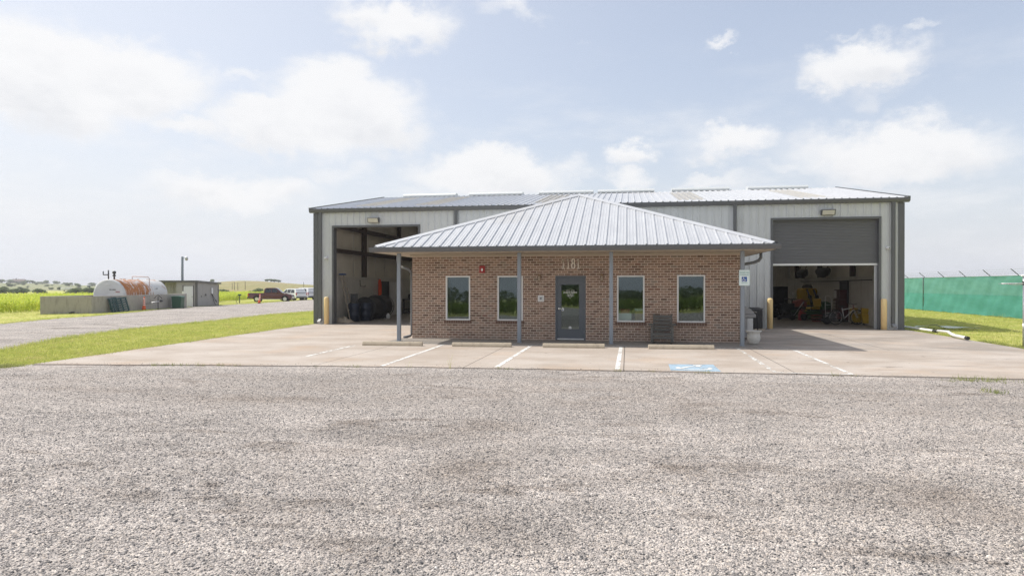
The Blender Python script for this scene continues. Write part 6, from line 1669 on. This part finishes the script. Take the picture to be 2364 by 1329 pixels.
def tyre(x, y, z, lab, r=.36, w=.24):
    t = thing('tyre', lab, 'tyre', (x, y, z), 0, 'tyres stacked in the shutter bay')
    MB().lathe([(r * .58, 0), (r * .86, 0), (r, .05), (r, w - .05), (r * .86, w), (r * .58, w), (r * .55, w * .5), (r * .58, 0)], n=28).build('casing', M['rubber'], t)
    MB().lathe([(r * .55, w * .35), (r * .3, w * .4), (0, w * .4)], n=20).build('wheel_disc', M['darksteel'], t)
for k, lab in enumerate(('bottom tyre of the stack left of the green mower', 'middle tyre of the stack left of the green mower', 'top tyre of the stack left of the green mower')): tyre(8.2, 41.2 + .02 * k, FZ + .245 * k, lab)
t = thing('tarped_load', 'low load under a dark tarp at the left of the shutter bay', 'covered load', (7.4, 42.6, FZ), R(8))
mb = MB(); n = 16
for i in range(n + 1):
    for j in range(n + 1):
        u = i / n * 2 - 1; v_ = j / n * 2 - 1; e = max(abs(u) ** 4, abs(v_) ** 4); h = .95 * (1 - e) ** .5 * (.85 + .15 * math.sin(u * 5 + v_ * 3)) if e < 1 else 0
        mb.v.append((u * 1.1, v_ * .8, h))
for i in range(n):
    for j in range(n): a = i * (n + 1) + j; mb.f.append((a, a + n + 1, a + n + 2, a + 1)); mb.sm.append(True)
mb.build('tarp', M['tarp'], t)
MB().tube([(-1.12, -.2, .12), (-.4, -.2, .93), (.5, -.2, .93), (1.12, -.2, .12)], .012, 5).build('strap', M['black'], t)
for (y, l, lab) in ((44.6, 2.0, 'dark rolled tarp slung high on the bay wall, farther back'), (40.1, 2.4, 'dark rolled tarp slung high on the bay wall, nearer the door')):
    t = thing('slung_tarp', lab, 'rolled tarp', (HX1 - .62, y, 2.72), 0, 'rolled tarps slung from the bay wall')
    mb = MB(); P = []; rr = []
    for k in range(13): f = k / 12; P.append((0, -l / 2 + l * f, -.16 * math.sin(f * math.pi) + .02 * math.sin(f * 20))); rr.append(.05 + .22 * math.sin(f * math.pi) ** .6)
    mb.tube(P, rr, 14); mb.build('roll', M['tarp'], t)
    for f in (-.36, .36): MB().tube([(0, l * f, .12), (.15, l * f, .45), (.30, l * f, .52)], .015, 5).build('sling', M['darksteel'], t)

# ------------------------------------------------------------------ trees, scrub, the far house
def foliage(mb, c, rx, rz, n, size, seed):
    q = random.Random(seed)
    for _ in range(n):
        while True:
            a = Vector((q.uniform(-1, 1), q.uniform(-1, 1), q.uniform(-1, 1)))
            if .25 < a.length < 1: break
        p = Vector((c[0] + a.x * rx, c[1] + a.y * rx, c[2] + a.z * rz)); s = size * q.uniform(.6, 1.4)
        d1 = Vector((q.uniform(-1, 1), q.uniform(-1, 1), q.uniform(-.6, .6))).normalized(); d2 = d1.cross(Vector((q.uniform(-1, 1), q.uniform(-1, 1), q.uniform(-1, 1)))).normalized()
        mb.add([p - d1 * s, p - d2 * s * .5, p + d1 * s, p + d2 * s * .5], [(0, 1, 2, 3)])
def tree_kind(name, label, leaf, nb, spread, h, trunk_h, seed):
    q = random.Random(seed)
    t = thing(name, label, 'tree' if 'tree' in name else 'shrub', (0, 0, 0))
    mb = MB(); mb.tube([(0, 0, -.3), (.03, .02, trunk_h * .5), (-.04, .05, trunk_h)], [.16, .12, .09], 7)
    cr = MB()
    for i in range(nb):
        a = i * 2.4 + q.uniform(-.4, .4); r = spread * math.sqrt((i + .5) / nb) * q.uniform(.75, 1.0); z = trunk_h + (h - trunk_h) * q.uniform(.15, .80) * (1 - .35 * (r / spread) ** 2)
        c = (r * math.cos(a), r * math.sin(a), z)
        mb.tube([(-.04, .05, trunk_h * .8), (c[0] * .5, c[1] * .5, (trunk_h + z) / 2), c], [.08, .05, .02], 5)
        foliage(cr, c, spread * q.uniform(.28, .46), (h - trunk_h) * q.uniform(.2, .3), 70, .22, seed * 100 + i)
    # low skirts of leaf so the clump meets the ground unevenly
    for i in range(5):
        a = q.uniform(0, 6.28); r = spread * q.uniform(.3, .8); foliage(cr, (r * math.cos(a), r * math.sin(a), h * .22), spread * .3, h * .2, 40, .2, seed * 100 + 50 + i)
    mb.build('trunk', M['bark'], t); cr.build('crown', leaf, t)
    return t
kinds = {'d': tree_kind('bushy_tree', 'x', M['leafdark'], 13, 1.9, 3.0, .7, 3), 'm': tree_kind('bushy_tree', 'x', M['leafmid'], 12, 1.8, 2.8, .6, 5), 'p': tree_kind('field_shrub', 'x', M['leafpale'], 9, 1.5, 1.9, .3, 9)}
used = {k: False for k in kinds}
def plant(kind, u, dep, z, s, sx, label, group):
    o = kinds[kind]
    if used[kind]: o = copy_tree(o)
    used[kind] = True
    x, y, _ = far(u, dep); o.location = (x, y, z); o.rotation_euler = (0, 0, rng.uniform(0, 6.28)); o.scale = (s * sx, s * sx, s)
    o['label'] = label; o['group'] = group
    return o
kinds_orig = dict(kinds)
G1 = 'dark trees at the back of the crop field'
row = [(2, 200, 'd', 1.15, 1.0, 'dark bushy tree at the back of the crop field, at the left picture edge'), (24, 204, 'm', 1.0, 1.2, 'mid green tree behind the crop between two darker ones'), (40, 198, 'd', 1.0, 1.2, 'dark tree behind the crop, second dark clump from the left picture edge'),
       (54, 200, 'd', .95, 1.2, 'dark tree ending the long clump behind the crop, below the far house'), (88, 200, 'd', 1.0, .95, 'lone round dark tree behind the crop right of the long clump'), (101, 203, 'd', .7, .9, 'small dark tree touching the lone round one behind the crop'),
       (160, 205, 'm', .85, 1.0, 'low green tree behind the crop left of the tank clump'), (173, 203, 'd', 1.05, 1.0, 'dark tree behind the crop, first of the clump beside the tank'), (189, 207, 'm', 1.0, 1.1, 'green tree in the middle of the clump beside the tank'), (206, 202, 'd', 1.15, 1.1, 'tall dark tree behind the crop just left of the white tank'),
       (222, 204, 'd', 1.0, 1.1, 'dark tree half hidden by the white tank head')]
for u, dep, k, s, sx, lab in row: plant(k, u, dep, -1.15, s * .70, sx * 1.12, lab, G1)
G2 = 'shrubs on the far scrub hill'
q = random.Random(21)
for i in range(34):
    u = q.uniform(5, 232) if i < 28 else q.uniform(385, 470); dep = q.uniform(280, 660)
    plant('pm'[i % 2], u, dep, hill_z(u, dep) - .15, q.uniform(4.5, 9.5) * dep / 1576 / 2.8, q.uniform(.95, 1.3), 'small hazy shrub on the far scrub covered hill', G2)
G3 = 'trees along the far hilltop'
for (u, k, s, sx, lab) in ((4, 'd', 2.4, 1.2, 'dark tree on the skyline left of the far brown house'), (24, 'd', 2.2, 1.3, 'dark tree on the skyline touching the left end of the far house'), (63, 'd', 1.9, 1.2, 'dark tree on the skyline touching the right end of the far house'), (74, 'm', 2.0, 1.5, 'rounded tree on the skyline second to the right of the far house'),
                           (90, 'p', 2.2, 1.4, 'pale shrub on the skyline right of the far house trees'), (107, 'm', 2.3, 1.2, 'peaked tree on the skyline midway between the house and the tank'), (130, 'm', 2.1, 1.5, 'wide pale tree on the skyline left of the tank'), (152, 'p', 2.3, 1.6, 'flat shrub on the skyline closer to the tank'), (182, 'p', 1.8, 1.3, 'little shrub on the skyline near the tank'), (212, 'd', 2.0, 1.5, 'dark tree on the skyline beside the tank head')):
    plant(k, u, 690, hill_z(u, 690) - .2, s * .62, sx * .95, lab, G3)
G4 = 'trees round the dry grass hill'
for (u, dep, k, s, sx, lab) in ((490, 420, 'm', 1.5, 1.0, 'rounded tree on the dry hill skyline above the shed roof'), (617, 425, 'd', 1.1, 1.2, 'leftmost bush of the dark skyline clump on the dry hill'), (625, 420, 'd', 1.2, 1.2, 'second bush of the dark skyline clump on the dry hill'), (634, 424, 'd', 1.25, 1.2, 'third and tallest bush of the dark skyline clump on the dry hill'), (643, 420, 'd', 1.05, 1.2, 'rightmost bush of the dark skyline clump on the dry hill'),
                                (504, 168, 'm', 1.0, 1.0, 'bush at the foot of the dry hill nearest the shed'), (516, 165, 'd', .95, 1.0, 'dark bush at the foot of the dry hill beside the shed bush'), (526, 172, 'm', .55, 1.2, 'low bush at the foot of the dry hill, third from the shed'), (588, 165, 'm', 1.0, 1.0, 'bush above the bed of the maroon pickup'), (597, 160, 'm', 1.2, .8, 'taller bush touching the cab of the maroon pickup'), (575, 168, 'p', .9, 1.3, 'pale low shrub left of the maroon pickup'),
                                (660, 170, 'p', 1.0, 1.4, 'pale shrub behind the hood of the maroon pickup')):
    plant(k, u, dep, (hill_z(u, dep, 1) if dep > 175 else -.95), s * (.5 if dep > 400 else .66), sx * 1.15, lab, G4)
for (u, h, dep, lab) in ((536, 2.6, 240, 'leftmost thin post on the dry hillside'), (541, 2.9, 236, 'thin post second from the left on the dry hillside'), (549, 2.7, 232, 'thin post left of the tall gap on the dry hillside'), (566, 3.0, 238, 'thin post standing alone above the crop left of the pickup'), (701, 3.2, 250, 'thin post on the hillside above the white cars')):
    x, y, _ = far(u, dep); z = hill_z(u, dep, 1)
    t = thing('field_post', lab, 'post', (x, y, z - .2), 0, 'thin posts on the dry hillside')
    MB().tube([(0, 0, 0), (.02, 0, h * .5), (0, 0, h)], [.09, .08, .07], 7).build('pole', M['bark'], t); MB().box(-.12, .12, -.04, .04, h - .25, h - .15).build('cross_arm', M['bark'], t)
x, y, _ = far(43.5, 705); zh = hill_z(43.5, 690) + .1
t = thing('hilltop_house', 'far brown house with a long hipped roof on the scrub hill', 'house', (x, y, zh), YAW + R(26))
MB().box(-6, 6, -4, 4, -.8, 1.9).build('wall', M['housewall'], t)
MB().add([(-6.6, -4.6, 1.901), (6.6, -4.6, 1.901), (6.6, 4.6, 1.901), (-6.6, 4.6, 1.901), (-5.2, 0, 4.1), (5.2, 0, 4.1)], [(3, 2, 1, 0), (0, 1, 5, 4), (2, 3, 4, 5), (1, 2, 5), (3, 0, 4)]).build('roof', M['roofbrown'], t)
MB().box(-2.6, -1.8, -.5, .5, 3.2, 4.9).build('chimney', M['roofbrown'], t)
for xx in (-4, -1, 3): MB().box(xx - .7, xx + .7, -4.05, -4.003, .4, 1.5).build('window', M['carglass'], t)
x, y, _ = far(153, 260)
t = thing('white_trailer', 'tiny white trailer roof among the trees behind the crop', 'trailer', (x, y, hill_z(153, 260) + .1), YAW)
MB().box(-.8, .8, -2.2, 2.2, .5, 1.5).build('body', M['whitecar'], t, bevel=.1)
for s in (-1, 1): MB().lathe([(.3, -.1), (.3, .1)], (s * .8, 0, .3), 14, 'x').build('wheel', M['rubber'], t)

# ------------------------------------------------------------------ crops, lawn blades, weeds, loose stones
def blade(vs, fs, p, ang, lean, h, w, q, segs=3, droop=1.0):
    d = Vector((math.cos(ang), math.sin(ang), 0)); s = Vector((-d.y, d.x, 0)); b = len(vs)
    for k in range(segs + 1):
        f = k / segs; ww = w * (1 - f ** 1.5) * .5 + .0004
        c = Vector(p) + d * (lean * f ** 1.6) + Vector((0, 0, h * (f - droop * .45 * f ** 3)))
        vs += [tuple(c - s * ww), tuple(c + s * ww)]
    for k in range(segs): fs.append((b + 2 * k, b + 2 * k + 1, b + 2 * k + 3, b + 2 * k + 2))
def tuft(name, n, h0, h1, w, sp, lean, mat, seed):
    q = random.Random(seed); vs = []; fs = []
    for _ in range(n): blade(vs, fs, (q.gauss(0, sp), q.gauss(0, sp), 0), q.uniform(0, 6.28), q.uniform(.3, 1) * lean, q.uniform(h0, h1), w * q.uniform(.7, 1.3), q, 2, .5)
    return proto(name, vs, fs, mat)
def crop_plant(name, h, seed):
    q = random.Random(seed); vs = []; fs = []
    for k in range(3):
        a = k * 2.09; b = len(vs); vs += [(.012 * math.cos(a), .012 * math.sin(a), 0), (.006 * math.cos(a), .006 * math.sin(a), h * .75), (.012 * math.cos(a + 2.09), .012 * math.sin(a + 2.09), 0)]; fs.append((b, b + 1, b + 2))
    for k in range(11):
        z = h * (.10 + .62 * k / 10); a = k * 2.6 + q.uniform(-.4, .4); blade(vs, fs, (0, 0, z), a, q.uniform(.28, .46), q.uniform(.34, .52), q.uniform(.055, .085), q, 4, 1.1)
    return proto(name, vs, fs, M['crop'])
crops = [crop_plant('crop_plant', 1.0 + .07 * i, 40 + i) for i in range(4)]
edge_pts = [(-75, 24.0), ground(-120, 738)[:2], ground(0, 724)[:2], ground(88, 719)[:2]]
e1 = ground(88, 719)
edge_pts += [(-47.5, 58), (-47.2, 66), ground(512, 697)[:2], ground(576, 692)[:2], ground(640, 689)[:2], (-47, 125), (-40, 175)]
ey = [p[1] for p in edge_pts]; exx = [p[0] for p in edge_pts]
o_ = np.argsort(ey); ey = list(np.array(ey)[o_]); exx = list(np.array(exx)[o_])
q = np.random.default_rng(5); P = []
for dens, d0, d1 in ((5.0, 0, 9), (2.6, 9, 30), (1.2, 30, 52)):
    n = int(dens * 160 * (d1 - d0)); y = q.uniform(26, 186, n); d = q.uniform(d0, d1, n)
    y = np.round(y / .76) * .76 + q.normal(0, .07, n) if d1 < 40 else y
    x = np.interp(y, ey, exx) - d + q.normal(0, .10, n)
    for a, b in zip(x, y): P.append((a, b, gz(a)))
scatter('crop_field', P, crops, .8, 1.18, .10, M['crop'], 'stuff', 'dense bright yellow green crop standing behind the tank yard', 'crop', 3)
P = []
crops2 = []
for i in range(3):
    o = crop_plant('dark_crop_plant', .85 + .07 * i, 140 + i); o.data.materials.clear(); o.data.materials.append(M['cropdark']); crops2.append(o)
n = 9000; x = q.uniform(-70, 70, n); y = -13.5 - q.uniform(0, 1, n) ** 1.5 * 50
for a, b in zip(x, y): P.append((a, b, gz(a)))
scatter('crop_field', P, crops2, .8, 1.25, .12, M['cropdark'], 'stuff', 'green crop behind the gravel lot, seen mirrored in the office windows', 'crop', 4)
mb = MB(); qq = random.Random(77)
for i in range(46):
    x = -150 + i * 6.6 + qq.uniform(-2, 2); h = qq.uniform(3.2, 4.8) if x < 0 else qq.uniform(1.9, 2.8); foliage(mb, (x, -130 + qq.uniform(-8, 8), h * .5), qq.uniform(3.4, 5.4), h * .55, 420, .45, 900 + i)
tag(mb.build('woods', M['leafdark']), 'dark tree line far behind the gravel lot, mirrored in the door glass', 'woods', None, 'stuff')

tufts = [tuft('tuft', 11, .025, .07, .007, .07, .035, M['grass'], 60 + i) for i in range(4)]
P = []
def lawn(n, fx0, fx1, y0, y1):
    y = q.uniform(y0, y1, n); t_ = q.uniform(0, 1, n)
    for yy, tt in zip(y, t_):
        a, b = fx0(yy), fx1(yy); x = a + (b - a) * tt; P.append((x, yy, gz(x)))
NBy = NB[:, 1] if hasattr(NB, 'shape') else np.array([p[1] for p in NB]); NBx = np.array([p[0] for p in NB]); FBy = np.array([p[1] for p in FB]); FBx = np.array([p[0] for p in FB])
o1 = np.argsort(NBy); o2 = np.argsort(FBy)
fnear = lambda y: np.interp(y, NBy[o1], NBx[o1]); ffar = lambda y: np.interp(y, FBy[o2], FBx[o2])
lawn(20000, lambda y: fnear(y) - .15, lambda y: -13.9 - (y - 14) * .051 if y < 30.6 else -14.8, 13.6, 47)
lawn(9000, lambda y: ffar(y) - 12, lambda y: ffar(y) + .2, 27, 100)
lawn(20000, lambda y: 11.44, lambda y: 21.4, 15.5, 60)
scatter('lawn_grass', P, tufts, .7, 1.35, .25, M['grass'], 'stuff', 'short mown yellow green grass round the concrete and the drive', 'grass', 5)
edge_t = [tuft('edge_tuft', 14, .05, .13, .008, .08, .07, M['grass'], 90 + i) for i in range(3)]
P = []
for _ in range(900):
    y = q.uniform(13.6, 47); x = fnear(y) + q.normal(-.05, .16); P.append((x, y, gz(x)))
for _ in range(700):
    y = q.uniform(27, 85); x = ffar(y) + q.normal(.1, .25); P.append((x, y, gz(x)))
for _ in range(350):
    y = q.uniform(14, 30.5); x = -13.9 - (y - 14) * .051 + q.normal(-.02, .05); P.append((x, y, 0))
for _ in range(1300):
    y = q.uniform(16, 58); x = 11.5 + q.uniform(0, 1) ** 2 * 9.5; P.append((x, y, 0))
for _ in range(1400):
    y = q.uniform(13.8, 46); x = fnear(y) + q.uniform(0, 1) * (-13.9 - (y - 14) * .051 - fnear(y)); P.append((x, y, gz(x)))
scatter('grass_clumps', P, edge_t, .6, 1.3, .25, M['grass'], 'stuff', 'longer grass clumps straggling over the edges of drive and lawn', 'grass', 11)
weeds = [tuft('weed', 14, .05, .15, .008, .06, .08, M['weed'], 70 + i) for i in range(3)]
P = []
for _ in range(110):
    x = q.uniform(-13.5, 8.5); y = np.interp(x, [p[0] for p in FE], [p[1] for p in FE]) - abs(q.normal(0, .03)); 
    if (math.sin(x * 1.7) + math.sin(x * .63 + 1)) > .2: P.append((x, y, .0))
for _ in range(38): P.append((7.0 + q.normal(0, .40), 14.85 + q.normal(0, .14), 0))
for _ in range(12): P.append((6.35 + q.normal(0, .06), 13.2 + q.normal(0, .06), 0))
for _ in range(260): P.append((11.5 + abs(q.normal(0, .12)), q.uniform(20.5, 25), 0))
for _ in range(60): P.append((11.6 + abs(q.normal(0, .15)), q.uniform(28.5, 32), 0))
for _ in range(90): P.append((FX_ - .12 + q.normal(0, .05), q.uniform(36, 58), 0))
for _ in range(30): P.append((FX_ - .25 + q.normal(0, .1), 43.9 + q.normal(0, .35), 0))
for _ in range(120): y = q.uniform(50, 64); a = yard(-30.1 + q.uniform(0, .2), y, 0); P.append((a[0], a[1], gz(a[0])))
for _ in range(70): a = yard(q.uniform(-34, -30.3), 49.0 - abs(q.normal(0, .12)), 0); P.append((a[0], a[1], gz(a[0])))
for _ in range(80): x, y = lat(-30.6 + q.uniform(0, .3), q.uniform(66, 72)); P.append((x, y, gz(x)))
for _ in range(500): y = q.uniform(13.3, 13.9); x = q.uniform(-18, -13.9); P.append((x, y + q.normal(0, .06) - (x + 14) * -.05, gz(x)))
scatter('weeds', P, weeds, .35, 1.0, .3, M['weed'], 'stuff', 'green weeds along the concrete edge, the fence and the tank yard', 'weeds', 6)
tall = [tuft('tall_weed', 5, .25, .6, .009, .06, .35, M['grass'], 80 + i) for i in range(2)]
P = [(FX_ - .3 + q.normal(0, .12), 43.6 + q.normal(0, .5), 0) for _ in range(9)] + [(x, np.interp(x, [p[0] for p in FE], [p[1] for p in FE]) - .02, 0) for x in (-4.9, -3.95)]
scatter('tall_grass', P, tall, .5, .9, .2, M['grass'], 'stuff', 'tall grass stalks against the green fence and the concrete edge', 'grass', 7)

def stone(name, seed):
    q_ = random.Random(seed); bm = bmesh.new(); bmesh.ops.create_icosphere(bm, subdivisions=1, radius=1.0)
    sx, sy, sz = q_.uniform(.8, 1.25), q_.uniform(.7, 1.0), q_.uniform(.45, .75)
    for v in bm.verts: v.co = Vector((v.co.x * sx, v.co.y * sy, v.co.z * sz)) * q_.uniform(.82, 1.15)
    vs = [tuple(v.co) for v in bm.verts]; fs = [tuple(v.index for v in f.verts) for f in bm.faces]; bm.free()
    return proto(name, vs, fs, M['stone'])
stones = [stone('stone', 30 + i) for i in range(8)]
P = []
def stones_in(n, d0, d1, wide=.80):
    d = q.uniform(d0, d1, n); l = q.uniform(-wide, wide, n) * d
    for a, b in zip(d, l):
        x, y = lat(b, a)
        if y < np.interp(x, [e[0] for e in edge], [e[1] for e in edge]) - .05 and y > -10: P.append((x, y, .005 if x > -17 else gz(x) + .012))
stones_in(62000, 3.9, 6.6); stones_in(66000, 6.6, 10.2); stones_in(48000, 10.2, 15.4)
for _ in range(420):
    x = q.uniform(-13.5, 9); P.append((x, np.interp(x, [e[0] for e in FE], [e[1] for e in FE]) + abs(q.normal(0, .16)), AP + .003))
scatter('loose_gravel', P, stones, .0040, .0115, .6, M['stone'], 'stuff', 'loose grey and pinkish gravel covering the lot in front of the office', 'gravel', 8)
P = []
stones_in(1500, 4.0, 8.0); stones_in(1500, 8.0, 15.0)
scatter('larger_stones', P, stones, .010, .020, .6, M['stone'], 'stuff', 'scattered larger stones lying on the gravel lot', 'gravel', 9)

# ------------------------------------------------------------------ the summer air itself
hm = bpy.data.materials.new('haze_air'); hm.use_nodes = True; ht = hm.node_tree; ht.nodes.clear()
ho = ht.nodes.new('ShaderNodeOutputMaterial'); hv = ht.nodes.new('ShaderNodeVolumePrincipled')
hv.inputs['Color'].default_value = (0.93, 0.95, 1.0, 1); hv.inputs['Density'].default_value = 0.00042; hv.inputs['Anisotropy'].default_value = 0.3
ht.links.new(hv.outputs[0], ho.inputs['Volume'])
hz_ = MB().box(-3200, 3200, -2700, 3300, -3.0, 22.0).build('haze', hm)
tag(hz_, 'thin summer haze lying over the fields and hills', 'haze', None, 'stuff')
